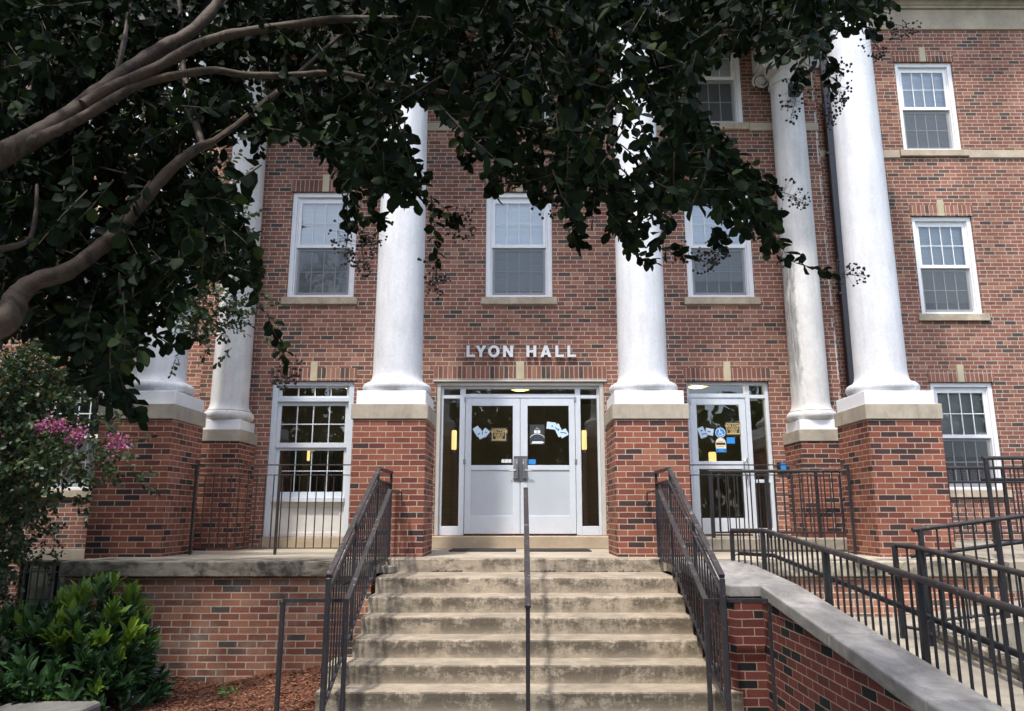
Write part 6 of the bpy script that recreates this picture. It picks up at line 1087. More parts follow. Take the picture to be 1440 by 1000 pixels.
 -102,2502,2082,32,2392,1942,223,2599,2585,398,2678,2549,384,2818,1840,216,2915,1901,-2725,3633,1901,-2518,3600,1804,-495,3055,2986,-294,2991,2732,-678,3341,2669,-661,3389,2455,
 -2190,3347,2949,-2217,3354,2760,131,3217,2166,265,3232,2081,-1917,2752,2639,-1849,2752,2470,-2464,4314,1833,-2297,4200,1580,-1935,3124,1810,-1955,3182,1690,533,3843,2248,651,3777,2161,
 -1471,3072,1474,-1538,3183,1324,-2379,2950,2141,-2285,2948,1923,-588,2818,1978,-486,2787,1809,908,3095,2057,931,3145,1883,373,3222,2998,410,3162,2743,-244,2773,2361,-255,2807,2227,
 443,2328,1567,621,2441,1538,-1812,2907,2077,-1811,2922,1920,5,2616,2639,-161,2714,2621,-918,3387,2254,-718,3272,2009,-1517,3186,2081,-1328,3159,1895,76,3202,2000,295,3210,1904,
 -1425,3307,1881,-1464,3260,1710,1681,3561,3402,1460,3526,3308,-448,3250,2466,-327,3354,2416,-1344,3305,2758,-1507,3319,2614,-2468,3447,1816,-2478,3381,1612,906,2825,2816,1154,2850,2758,
 -1890,3247,1880,-1744,3240,1844,390,3415,2522,379,3482,2365,-2252,3589,2047,-2132,3490,1808,-1326,3034,1908,-1575,3122,1839,-944,3192,2706,-877,3308,2580,910,3131,2034,1026,3075,1897,
 -2674,3661,3504,-2550,3575,3183,-76,2732,2100,-19,2850,1974,-2020,3049,2847,-1848,3122,2759,-1965,3474,2732,-1910,3389,2458,-2328,3124,2145,-2189,3020,1948,-755,3332,2597,-809,3259,2322,
 -1538,3113,2038,-1386,3159,1959,374,2857,2757,442,2937,2654,-1387,2917,1544,-1463,2835,1325,-2323,3655,2735,-2419,3594,2504,530,3772,2230,341,3768,2116,-1942,4077,2714,-1821,4110,2742,
 -1475,2660,1106,-1419,2723,906,-239,3462,3106,-141,3400,2898,-1610,3307,2857,-1801,3231,2759,-698,4039,2383,-598,4107,2318,-1444,2621,1093,-1420,2630,882,-2311,3234,2939,-2091,3184,2859,
 -47,3381,2341,-133,3307,2186,-1785,3381,2463,-1629,3303,2187,-2246,3079,2968,-2048,3050,2909,-2185,2811,2073,-2131,2869,1957,-2670,3387,2118,-2550,3486,2004,-2144,3789,3100,-2306,3772,2956,
 529,2620,2164,752,2664,2239,-1215,2645,1438,-1385,2753,1324,-720,3305,2666,-761,3263,2274,-2368,3361,1670,-2369,3306,1420,-1317,3227,2723,-1096,3233,2668,-2053,3389,2980,-1875,3271,2643,
 -488,3393,2827,-361,3395,2724,-2049,2822,1393,-1913,2860,1318,-1861,3687,2536,-2042,3753,2425,94,3433,3223,-92,3447,3107,-2299,3028,2958,-2348,2913,2806,-1890,3870,3662,-1703,3902,3592,
 -1183,3348,2875,-1276,3238,2673,-2401,3140,2247,-2381,3075,2016,627,3701,2852,681,3703,2652,-1780,3258,2786,-1930,3304,2615,-1533,3140,2787,-1578,3257,2603,-1771,3331,3138,-1768,3415,2992,
 -1982,2803,1701,-1939,2765,1487,-1973,2864,2376,-1979,2753,2125,429,2921,2709,529,3007,2570,241,3482,3205,344,3438,2922,-1490,3390,2682,-1422,3477,2519,-1283,2729,1473,-1282,2712,1226,
 -1505,3316,1732,-1446,3409,1594,-2586,4140,1440,-2334,4040,1365,-1760,3790,3601,-1519,3757,3521,-2430,3467,3012,-2692,3558,3106,-254,3151,3046,-295,3224,2862,-2403,3234,2692,-2268,3244,2511,
 -2298,3694,2059,-2327,3594,1915,1104,4157,3701,1241,4200,3653,303,2275,1839,186,2350,1650,110,3454,2830,153,3356,2527,-600,3527,3237,-498,3572,3147,-1226,3330,2642,-1161,3298,2405,
 896,3073,3011,854,3069,2808,-2577,3667,3249,-2462,3729,3315,1639,3425,3209,1620,3418,3040,527,3121,2719,522,3135,2524,84,3473,2389,196,3395,2197,842,3031,2936,630,2928,2754,
 425,2470,2185,588,2350,2000,-1368,2725,1443,-1479,2834,1274,-655,2905,2649,-612,2946,2488,203,3528,2284,306,3427,2056,239,3227,2153,201,3121,1857,-1896,3222,1345,-1754,3146,1219,
 -556,3938,3728,-389,4051,3660,-1804,2903,1390,-1766,2853,1141,907,3101,3033,1091,3000,2800,-1806,2768,1325,-2013,2798,1282,96,2370,2004,303,2350,1918,-919,3423,2184,-759,3308,1920,
 -1254,3356,2516,-1289,3455,2330,122,3153,2239,288,3111,2026,-1202,3389,2778,-1081,3292,2532,-2475,3803,3453,-2646,3716,3300,-1620,3342,3198,-1813,3386,3205,-405,3435,3093,-503,3356,2876,
 318,3738,3188,349,3682,2876,-764,3735,2359,-769,3688,2125,231,2646,2634,192,2532,2362,-1628,3081,2789,-1728,3175,2598,1618,2965,2805,1455,2941,2612,-2436,3557,2155,-2363,3452,1963,
 412,2928,2281,317,2877,2112,-1309,3683,3219,-1153,3645,3131,-1074,3140,2894,-852,3072,2743,1010,3613,2282,1167,3664,2221,-1702,2958,1429,-1696,2889,1218,886,2980,2499,718,3021,2460,
 -2048,2662,2402,-1886,2639,2165,1056,2322,2043,871,2359,2143,-1184,3169,1720,-1187,3214,1535,-1340,2981,1384,-1476,3042,1298,-2410,3520,2219,-2569,3422,2154,-1847,2892,2393,-1948,2943,2235,
 1324,3181,2756,1488,3113,2695,31,3551,2996,-88,3568,2863,-706,3039,2922,-906,3053,2851,-2190,3337,1528,-2279,3275,1361,-840,3890,3243,-874,3920,3044,-2428,3712,3547,-2643,3706,3480,
 -1996,3159,2610,-1803,3246,2634,-71,3940,2901,-133,3920,2633,-2442,3352,1659,-2468,3370,1475,17,3764,3452,-32,3828,3333,-2169,2901,2181,-2199,2916,2043,299,3582,3116,311,3605,2917,
 -1744,3536,2407,-1691,3459,2179,-1811,4242,3201,-1893,4208,3076,-2468,3703,1755,-2254,3628,1665,-1472,3327,2347,-1493,3406,2141,-1793,3192,2702,-1801,3084,2382,-1321,3239,2304,-1220,3330,2276,
 -2150,3040,2026,-1924,2960,1920,-1432,3158,1929,-1452,3189,1723,-828,3375,3214,-803,3430,3072,-1926,3380,1478,-1789,3347,1315,-984,3292,2739,-1182,3309,2604,72,3357,2623,4,3261,2392,
 -1988,3049,1451,-2005,3079,1318,-1475,4005,2064,-1665,3980,1940,-2148,2969,1605,-2120,3032,1400,-2154,3086,2361,-2244,3199,2269,-1948,3398,2175,-1925,3381,2004,-1731,3272,2735,-1746,3296,2514,
 -2422,3611,1502,-2280,3613,1357,-504,3077,2048,-461,3103,1812,-1776,3496,2993,-1736,3446,2798,698,4224,3164,545,4190,3041,-2675,3341,3225,-2682,3267,3018,-955,4108,3393,-864,3989,3126,
 -1830,2943,2337,-2100,3020,2287,-1815,3511,3236,-1970,3410,3027,160,3728,3364,14,3712,3166,-2022,3155,2476,-2032,3124,2203,779,3199,2678,789,3213,2491,-1944,3573,2209,-1777,3484,1975,
 575,2974,2839,551,2880,2534,-1380,3267,2644,-1521,3299,2567,-2250,2972,2833,-2120,2905,2632,-301,3280,2686,-448,3266,2569,-2687,3739,3239,-2928,3848,3190,-519,3431,3070,-470,3350,2785,
 13,3334,2742,-76,3395,2612,-2429,3479,2411,-2313,3466,2194,-1923,2851,1733,-2079,2759,1610,-823,2932,2146,-832,2921,1970,435,3761,3032,286,3656,2798,-1783,3198,3102,-1704,3154,2907,
 1316,2884,2847,1111,2963,2796,-1964,3860,3577,-1893,3965,3513,-1569,3110,2139,-1557,3207,1996,1240,3401,3176,1452,3492,3162,-1128,3176,2980,-1160,3270,2865,-2204,2873,2516,-2125,2787,2286,
 -200,3664,3183,-182,3639,2976,-21,3072,2163,-44,3091,1954,-2028,2970,2036,-2057,3052,1854,1104,4013,3043,860,3909,2888,-1910,2708,1343,-1994,2765,1190,691,2936,2661,677,2987,2512,
 -506,3266,3121,-585,3327,2960,-1434,3140,2588,-1250,3220,2634,-1803,3218,1897,-1875,3111,1692,715,3491,3354,479,3400,3198,-2045,3951,2583,-1944,3857,2287,1013,3368,3096,926,3284,2839,
 1573,3813,3119,1335,3825,3070,-1816,3799,3477,-1606,3738,3396,568,2718,2463,705,2816,2424,-2018,3991,3231,-2086,3963,3057,-315,3564,3103,-470,3531,2873,-732,3374,2889,-634,3309,2565,
 -646,3342,2458,-591,3301,2254,-2313,3377,2475,-2248,3283,2261,-2120,3232,2502,-1882,3114,2384,434,3274,3091,374,3381,2987,-1177,3195,2466,-956,3206,2523,-1616,3388,2023,-1624,3407,1850,
 -552,2839,1862,-423,2940,1840,-2235,3478,3129,-2430,3565,3026,-2003,3543,1243,-1968,3512,1054,141,2713,2079,1,2701,2034,-1929,3140,2722,-2133,3211,2594,-2010,3049,1659,-2109,2935,1494,
 -2575,3590,3195,-2497,3550,2883,-1724,3565,2089,-1734,3576,1938,-1977,3075,1985,-1944,3054,1752,-2323,3519,1600,-2454,3528,1437,-2648,4238,1818,-2441,4200,1691,-600,3322,2663,-562,3339,2500,
 -2417,3169,2447,-2344,3235,2289,-1169,3159,3057,-1040,3219,3002,1327,3047,2772,1085,3074,2822,-2020,4263,3489,-1818,4314,3447,-1813,3122,1343,-1860,3142,1120,-657,2954,2046,-692,2924,1844,
 -1629,3419,2857,-1413,3364,2642,-2053,3086,2376,-1978,3054,2099,-375,3038,2669,-478,3009,2515,-1781,2883,1541,-1919,2994,1428,-1639,3152,1199,-1711,3052,1046,-2054,3095,2671,-1897,3128,2477,
 350,3177,2606,250,3282,2554,-1298,3371,3201,-1542,3332,3186,363,3636,2745,293,3519,2523,656,2564,2101,625,2607,1971,-2409,3180,3050,-2572,3198,3012,-1183,3336,2540,-907,3266,2493,
 -626,3210,2127,-657,3111,1865,-2568,3437,2913,-2684,3419,2859,-1612,3274,1494,-1741,3246,1519,1229,3335,3069,1083,3353,2965,-1585,2989,1445,-1555,3039,1300,-2316,3572,3138,-2397,3615,2951,
 -2905,3952,3189,-2665,3850,2895,-1744,3508,1658,-1808,3519,1454,-1578,3228,2127,-1666,3304,2008,1301,3185,3061,1590,3289,3108,-1727,3195,2885,-1728,3131,2638,1290,2741,2707,1088,2660,2509,
 -1916,3250,1479,-1968,3227,1317,-1879,3423,3167,-2039,3409,3046,-1908,3553,2653,-1774,3515,2389,-433,2643,2176,-499,2636,1989,-2034,2849,1875,-2037,2742,1667,-319,2743,2507,-359,2787,2359,
 -1597,3475,3288,-1463,3592,3179,-106,2865,2851,-253,2975,2874,-2022,3681,1274,-2007,3667,1098,-1936,2999,2148,-1763,2920,1906,-1855,3254,2389,-2014,3359,2294,882,2969,1862,1016,3018,1677,
 -1588,3273,1501,-1693,3214,1446,-1955,3235,2102,-1912,3328,2036,505,3771,2391,473,3721,2133,700,2982,2820,729,3007,2680,-1429,2723,1033,-1652,2780,986,-2165,3046,2441,-2043,3018,2228,
 -2788,3386,3190,-2644,3339,2891,-2469,3489,2176,-2534,3550,2027,-2688,4176,2054,-2561,4284,1925,1138,3313,1856,1122,3288,1683,-727,3880,2375,-781,3823,2130,-1501,2470,1601,-1565,2350,1359,
 -454,2536,1929,-382,2468,1703,306,2781,1754,509,2723,1648,-2190,3544,1494,-2190,3569,1282,-2251,3371,3015,-2144,3327,2733,-1466,3483,2051,-1515,3520,1903,295,2665,2684,494,2764,2651,
 465,2891,2792,420,2896,2577,-1421,2585,1340,-1378,2627,1117,-33,4082,3224,-119,4006,2979,750,3242,2466,683,3314,2285,1186,3274,3033,1312,3329,2885,-2233,3419,3025,-2398,3465,2980,
 -264,3350,2391,-135,3370,2202,-1088,2326,1539,-1077,2350,1374,1000,2776,2662,951,2709,2366,-1107,2935,1651,-1140,2950,1423,-1751,2984,2080,-1767,2968,1919,-2239,4135,2063,-2130,4200,1913,
 -2088,3202,2583,-2013,3291,2393,567,2818,2498,722,2703,2311,444,3688,2341,452,3585,2064,-1779,3492,3329,-1743,3381,3003,-2217,3671,1884,-2209,3590,1697,845,3410,3299,995,3361,3198,
 -69,3384,2251,-98,3455,2114,139,2708,2030,166,2715,1829,462,3699,2095,623,3625,1931,-2214,3613,3326,-2120,3602,3082,283,2326,2120,372,2350,1953,-790,3380,2882,-577,3305,2644,
 232,2239,2116,369,2350,2037,-429,3367,3076,-456,3472,2905,-1764,3415,3198,-1574,3524,3195,-2389,3898,2814,-2199,3796,2569,-1673,2952,2193,-1805,3007,1985,-179,3032,2207,-158,3151,2109,
 -2265,3828,3013,-2134,3756,2701,1283,3885,2308,1286,3954,2101,-1363,3283,2184,-1576,3364,2139,-1925,3862,3524,-1906,3978,3395,207,3331,2177,153,3425,2024,-1515,2894,2729,-1721,3011,2690,
 -1667,2856,2085,-1538,2935,2009,539,3108,2722,778,3157,2721,-2571,3434,3281,-2236,3330,3175,494,2973,2851,294,2876,2666,79,3752,3569,203,3722,3310,-550,3047,2543,-318,3030,2574,
 -2119,2812,2642,-2262,2772,2552,-1741,3087,1489,-1686,3058,1342,-2000,2808,1872,-1815,2765,1792,682,2720,2720,885,2777,2588,1029,2624,2403,992,2678,2240,500,3169,3082,361,3183,2888,
 -1277,2812,1586,-1343,2842,1454,-1018,3947,3706,-867,3966,3629,-1798,3119,1841,-1757,3077,1573,-1880,3844,3289,-1908,3827,3057,732,2820,1923,595,2930,1937,-2311,3613,1859,-2389,3525,1670,
 -2146,3066,2987,-2402,3175,3066,258,2754,2052,224,2828,1882,-2030,2705,1690,-2072,2807,1593,-120,2949,2630,56,2877,2455,-1271,3342,2651,-1142,3407,2562,-2043,3307,2422,-1904,3215,2121,
 290,2623,2230,294,2684,2112,331,3778,3223,248,3694,3005,-2338,3493,2186,-2266,3381,1938,-861,3218,2523,-843,3257,2276,-1643,3363,1361,-1787,3357,1321,-2280,3183,1496,-2217,3151,1282,
 -2915,3921,2514,-2924,3877,2298,284,3521,3257,478,3470,3275,-1863,3570,2777,-1970,3687,2690,384,2801,2165,510,2856,1974,-561,2422,2412,-697,2350,2330,204,3473,3023,24,3572,3094,
 -2176,4094,1256,-2191,4050,1120,1675,3539,3203,1746,3444,3043,-1796,3928,2518,-1872,3854,2364,-2063,3249,1749,-1914,3137,1474,-1292,2828,1647,-1426,2943,1543,-2334,3073,1939,-2227,3130,1890,
 -500,3709,3209,-620,3765,3116,-2813,3598,2826,-2898,3658,2669,-2170,3516,2937,-2045,3504,2828,-2392,3099,2109,-2252,3126,1915,-1561,4319,3163,-1442,4200,2825,-562,3254,3108,-490,3220,2878,
 1066,3458,2944,990,3419,2750,589,2779,2578,376,2742,2411,-1606,3440,3160,-1423,3392,3011,-493,3482,2926,-370,3421,2659,50,3385,2840,139,3426,2614,-2790,3833,1981,-2660,3804,1779,
 464,2955,2920,708,3060,2885,-2513,3414,3065,-2324,3382,2893,-1690,3006,2858,-1768,3088,2748,-212,3033,2985,-144,2935,2704,-2028,4042,3406,-1773,3968,3388,429,3890,3222,316,3941,3004,
 -2063,2817,1511,-2188,2893,1329,-2753,4028,1976,-2878,4137,1881,-2320,3681,3152,-2340,3678,2963,-96,3543,2830,78,3559,2815,-1208,3254,1768,-1170,3253,1530,-900,2838,2214,-849,2855,1995,
 1799,3933,3668,1921,3886,3509,183,3243,3113,242,3167,2799,-2801,3948,2167,-2860,3879,2049,853,2867,2850,644,2810,2706,
]
LIMBS = {
 'a': ([(-1.843, 2.5, 1.743), (-1.787, 2.586, 1.865), (-1.716, 2.671, 2.005), (-1.624, 2.757, 2.196), (-1.517, 2.843, 2.38), (-1.408, 2.929, 2.546), (-1.348, 3.014, 2.755), (-1.331, 3.1, 3.045)], (0.04, 0.02)),
 'b': ([(-1.67, 2.66, 2.034), (-1.595, 2.713, 2.145), (-1.478, 2.767, 2.253), (-1.312, 2.82, 2.41), (-1.176, 2.873, 2.494), (-0.956, 2.927, 2.572), (-0.787, 2.98, 2.634), (-0.419, 3.033, 2.669), (-0.037, 3.087, 2.681), (0.357, 3.14, 2.738), (0.763, 3.193, 2.719), (1.184, 3.247, 2.775), (1.556, 3.3, 2.891)], (0.025, 0.008)),
 'c': ([(-1.785, 2.53, 1.805), (-1.738, 2.589, 1.878), (-1.672, 2.648, 1.969), (-1.579, 2.708, 2.095), (-1.503, 2.767, 2.196), (-1.284, 2.826, 2.287), (-1.166, 2.885, 2.305), (-1.008, 2.945, 2.339), (-0.78, 3.004, 2.386), (-0.541, 3.063, 2.364), (-0.261, 3.122, 2.347), (0.028, 3.182, 2.257), (0.224, 3.241, 2.129), (0.488, 3.3, 1.945)], (0.022, 0.006)),
 'd': ([(-1.723, 2.45, 1.118), (-1.725, 2.511, 1.223), (-1.705, 2.572, 1.303), (-1.635, 2.633, 1.36), (-1.574, 2.694, 1.463), (-1.545, 2.756, 1.553), (-1.477, 2.817, 1.725), (-1.42, 2.878, 1.875), (-1.363, 2.939, 1.987), (-1.316, 3.0, 2.057)], (0.037, 0.018)),
 'e': ([(-1.345, 2.98, 2.031), (-1.418, 3.044, 2.181), (-1.486, 3.108, 2.356), (-1.552, 3.172, 2.502), (-1.621, 3.236, 2.806), (-1.699, 3.3, 3.128)], (0.016, 0.01)),
 'f': ([(-1.316, 3.0, 2.057), (-1.236, 3.1, 2.212), (-1.092, 3.2, 2.447), (-0.962, 3.3, 2.621), (-0.75, 3.4, 2.803)], (0.014, 0.006)),
 'g': ([(-1.618, 2.75, 2.179), (-1.629, 2.8, 2.364), (-1.652, 2.85, 2.565), (-1.695, 2.9, 2.845)], (0.012, 0.008)),
 'h': ([(-1.829, 2.9, 1.926), (-1.784, 2.925, 1.916), (-1.692, 2.95, 1.903), (-1.614, 2.975, 1.889), (-1.578, 3.0, 1.878)], (0.006, 0.003)),
 'i': ([(-1.867, 2.6, 1.434), (-1.792, 2.633, 1.479), (-1.802, 2.667, 1.597), (-1.834, 2.7, 1.726)], (0.012, 0.006)),
 'j': ([(-1.081, 3.0, 2.257), (-0.947, 3.133, 2.532), (-0.793, 3.267, 2.828), (-0.618, 3.4, 3.126)], (0.012, 0.006)),
}
SPRAYS = [
 ([(-0.786, 3.2, 2.039), (-0.746, 3.2, 1.851), (-0.711, 3.2, 1.716)], (-0.685, 3.2, 1.551)),
 ([(-0.394, 3.15, 1.88), (-0.374, 3.15, 1.714), (-0.362, 3.15, 1.593)], (-0.365, 3.15, 1.445)),
 ([(1.18, 3.5, 1.75), (1.329, 3.5, 1.686), (1.49, 3.5, 1.636)], (1.642, 3.5, 1.621)),
 ([(0.596, 3.3, 1.72), (0.691, 3.3, 1.669), (0.758, 3.3, 1.652)], (0.879, 3.3, 1.611)),
 ([(1.122, 3.5, 2.221), (1.204, 3.5, 2.127), (1.259, 3.5, 2.059)], (1.388, 3.5, 2.003)),
 ([(1.691, 3.5, 3.077), (1.804, 3.5, 3.027), (1.885, 3.5, 2.994)], (2.023, 3.5, 2.945)),
 ([(1.663, 3.45, 2.999), (1.747, 3.45, 2.926), (1.789, 3.45, 2.877)], (1.81, 3.45, 2.789)),
 ([(1.37, 3.4, 2.705), (1.378, 3.4, 2.627), (1.367, 3.4, 2.576)], (1.319, 3.4, 2.397)),
 ([(1.483, 3.4, 2.803), (1.539, 3.4, 2.705), (1.558, 3.4, 2.646)], (1.573, 3.4, 2.454)),
 ([(1.531, 3.45, 2.717), (1.544, 3.45, 2.619), (1.547, 3.45, 2.56)], (1.527, 3.45, 2.413)),
 ([(-1.028, 3.0, 1.304), (-0.974, 3.0, 1.185), (-0.946, 3.0, 1.103)], (-0.936, 3.0, 1.025)),
 ([(0.043, 3.2, 1.926), (0.085, 3.2, 1.898), (0.104, 3.2, 1.885)], (0.17, 3.2, 1.851)),
 ([(-0.154, 3.1, 1.991), (-0.129, 3.1, 1.914), (-0.11, 3.1, 1.874)], None),
 ([(-1.436, 2.9, 1.191), (-1.362, 2.9, 1.148), (-1.302, 2.9, 1.157)], None),
 ([(-1.485, 2.8, 0.963), (-1.436, 2.8, 0.897), (-1.416, 2.8, 0.857)], None),
 ([(-0.297, 3.2, 2.196), (-0.247, 3.2, 2.109), (-0.23, 3.2, 2.056)], None),
 ([(0.902, 3.4, 1.828), (0.932, 3.4, 1.775), (0.951, 3.4, 1.739)], (0.921, 3.4, 1.68)),
 ([(-0.671, 3.2, 1.817), (-0.638, 3.2, 1.79), (-0.619, 3.2, 1.776)], (-0.665, 3.2, 1.666)),
 ([(-0.815, 3.25, 1.941), (-0.778, 3.25, 1.82), (-0.775, 3.25, 1.776)], (-0.788, 3.25, 1.634)),
 ([(-0.355, 3.2, 1.851), (-0.315, 3.2, 1.8), (-0.29, 3.2, 1.776)], (-0.239, 3.2, 1.743)),
 ([(0.906, 3.5, 2.472), (0.955, 3.5, 2.394), (0.982, 3.5, 2.355)], (1.028, 3.5, 2.298)),
 ([(0.216, 3.2, 1.733), (0.253, 3.2, 1.683), (0.272, 3.2, 1.663)], None),
 ([(0.474, 3.25, 1.685), (0.536, 3.25, 1.628), (0.583, 3.25, 1.608)], None),
]
# ------------------------------------------------------------------ leaves
class Leaves:
    def __init__(s): s.v = []; s.f = []; s.n = 0
    def add(s, base, d, nrm, L, W, fold=.25, droop=.15, shape=0):
        """leaves as two folded quads about the midrib; arrays of shape (k, 3)"""
        base = np.atleast_2d(base); d = np.atleast_2d(d); nrm = np.atleast_2d(nrm); k = len(base)
        L = np.broadcast_to(np.asarray(L, float), (k,))[:, None]; W = np.broadcast_to(np.asarray(W, float), (k,))[:, None]
        d = d / np.linalg.norm(d, axis=1, keepdims=True); side = np.cross(d, nrm); side /= np.linalg.norm(side, axis=1, keepdims=True) + 1e-9; up = np.cross(side, d)
        if shape == 0: p = ((0, 0, 0), (.28, .42, fold*.4), (.68, .5, fold*.45), (1., 0, -droop), (.68, -.5, fold*.45), (.28, -.42, fold*.4), (.5, 0, 0.), (.88, .28, 0), (.88, -.28, 0))
        else: p = ((0, 0, 0), (.3, .42, fold*.4), (.62, .44, fold*.4), (1., 0, -droop), (.62, -.44, fold*.4), (.3, -.42, fold*.4), (.5, 0, 0.), (.85, .20, 0), (.85, -.20, 0))
        pts = np.stack([base + d*L*a + side*W*b + up*W*c for a, b, c in p], 1)
        s.v.append(pts.reshape(-1, 3))
        idx = np.arange(k)[:, None] * 9 + s.n
        fa = np.array([(0, 1, 2, 6), (6, 2, 7, 3), (0, 6, 4, 5), (6, 3, 8, 4)])
        s.f.append((idx[:, None, :] + fa[None]).reshape(-1, 4)); s.n += 9 * k
    def build(s, name, mat, parent):
        return fast_mesh(name, np.concatenate(s.v), np.concatenate(s.f), mat, parent)
def fast_mesh(name, v, f, mat, parent=None, origin=(0, 0, 0), smooth=False):
    org = ORG[parent.name] if parent is not None else Vector(origin)
    v = np.asarray(v, np.float32) - np.array(org, np.float32); me = bpy.data.meshes.new(name)
    k = f.shape[1]; me.vertices.add(len(v)); me.vertices.foreach_set('co', v.ravel()); me.loops.add(f.size); me.loops.foreach_set('vertex_index', f.ravel().astype(np.int32))
    me.polygons.add(len(f)); me.polygons.foreach_set('loop_start', np.arange(0, f.size, k, dtype=np.int32)); me.polygons.foreach_set('loop_total', np.full(len(f), k, np.int32))
    me.update(calc_edges=True); me.validate(); me.materials.append(mat)
    o = bpy.data.objects.new(name, me); COL.objects.link(o); ORG[o.name] = org
    if parent is not None: o.parent = parent
    else: o.location = org
    return o
def unit(n): 
    v = rng.normal(size=(n, 3)); return v / np.linalg.norm(v, axis=1, keepdims=True)
def shoot(LV, tw, base, tip, n, L, W, r=.0022, jit=.35, shape=0, start=.1):
    base, tip = np.array(base, float), np.array(tip, float); ax = tip - base; ln = np.linalg.norm(ax); ax /= ln
    t = np.linspace(start, 1., n); pts = base + np.outer(t, tip - base) + rng.normal(0, .004, (n, 3))
    ref = unit(1)[0]; a = np.cross(ax, ref); a /= np.linalg.norm(a); b = np.cross(ax, a)
    ph = np.arange(n) * 2.6 + rng.uniform(0, 6); out = np.outer(np.cos(ph), a) + np.outer(np.sin(ph), b)
    d = out * .85 + ax * .55 + np.array([0, 0, -.15]) + rng.normal(0, jit, (n, 3))
    d[-1] = ax + rng.normal(0, .2, 3)
    nr = unit(n) * .8 + np.array([0, -.25, .55])
    LV.add(pts, d, nr, L * rng.uniform(.72, 1.15, n), W * rng.uniform(.8, 1.15, n), fold=rng.uniform(.1, .35), shape=shape)
    if tw is not None: tw.tube([base, (base + tip) / 2 + rng.normal(0, .006, 3), tip], [r*1.4, r*1.1, r*.7], 4, False)
def smooth_path(pts, k=5):
    P = [np.array(p) for p in pts]; out = []
    for i in range(len(P) - 1):
        p0, p1, p2, p3 = P[max(i-1, 0)], P[i], P[i+1], P[min(i+2, len(P)-1)]
        for j in range(k):
            t = j / k; out.append(.5 * (2*p1 + (p2-p0)*t + (2*p0-5*p1+4*p2-p3)*t*t + (3*p1-p0-3*p2+p3)*t**3))
    return out + [P[-1]]
def limb(tree, pts, r0, r1, mat, n=12, name='limb', lump=.06):
    path = smooth_path(pts); m = MB(); k = len(path)
    m.tube(path, [max(.002, (r0 + (r1 - r0) * i / (k - 1)) * (1 + rng.normal(0, lump))) for i in range(k)], n); return m.build(name, M[mat], tree, smooth=True)

# ------------------------------------------------------------------ the near crape myrtle over the viewer's head
T1 = thing('crape_myrtle', 'large dark crape myrtle overhanging the top of the view with smooth curving limbs', 'tree', (-2.75, 2.15, -1.2))
root = (-2.75, 2.15, -1.25)
limb(T1, [root, (-2.74, 2.18, -.5), (-2.62, 2.25, .2), (-2.40, 2.35, .9), (-2.15, 2.42, 1.45), LIMBS['a'][0][0], LIMBS['a'][0][1]], .10, .034, 'bark', 14, 'trunk')
limb(T1, [(-2.85, 2.05, -1.25), (-2.78, 2.12, -.6), (-2.55, 2.22, 0.), (-2.25, 2.33, .55), (-1.98, 2.41, .95), LIMBS['d'][0][0], LIMBS['d'][0][1]], .09, .037, 'bark', 14, 'trunk')
for k, (pts, (r0, r1)) in LIMBS.items(): limb(T1, pts, r0, r1, 'bark' if k in 'abcdf' else 'bark_dark', 12 if r0 > .02 else 7)
LV = Leaves(); TW = MB()
Sh = np.array(SHOOTS, float).reshape(-1, 6) / 1000
for q in Sh:
    k = rng.uniform(.72, 1.18); shoot(LV, TW, q[:3], q[3:], 14, .064 * k, .040 * k)
# the rest of the crown: overhead, behind and beside the viewer
cnt = 0
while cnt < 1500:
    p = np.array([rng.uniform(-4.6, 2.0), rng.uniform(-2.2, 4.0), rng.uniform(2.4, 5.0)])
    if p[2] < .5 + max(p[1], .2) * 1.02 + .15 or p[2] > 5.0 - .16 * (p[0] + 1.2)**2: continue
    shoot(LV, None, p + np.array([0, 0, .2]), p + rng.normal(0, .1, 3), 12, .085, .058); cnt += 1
pods = MB()
for pts, tip in SPRAYS:
    P = [np.array(p) for p in pts]
    for a, b in zip(P, P[1:]): shoot(LV, TW, a, b, 9 if tip is None else 8, .058, .038, jit=.25)
    if tip is None: continue
    pb = MB(); a, b = P[-1], np.array(tip); ax = b - a; ln = np.linalg.norm(ax); pb.tube([a, (a + b)/2 + rng.normal(0, .004, 3), b], [.002, .0016, .001], 4, False)
    for t in np.linspace(.1, 1., 15):
        c = a + ax * t; w = .062 * (1.2 - t) + .016
        for _ in range(2):
            e = c + unit(1)[0] * w + ax / ln * .012; pb.tube([c, e], [.0008, .0006], 3, False); pb.ico(e, rng.uniform(.0055, .0085))
            if rng.random() < .6:
                e2 = e + unit(1)[0] * .02; pb.tube([e, e2], [.0009, .0008], 3, False); pb.ico(e2, rng.uniform(.004, .006))
    pb.build('seed_cluster', M['berry'], T1)
TW.build('twigs', M['bark_dark'], T1); LV.build('foliage', M['leaf_near'], T1)

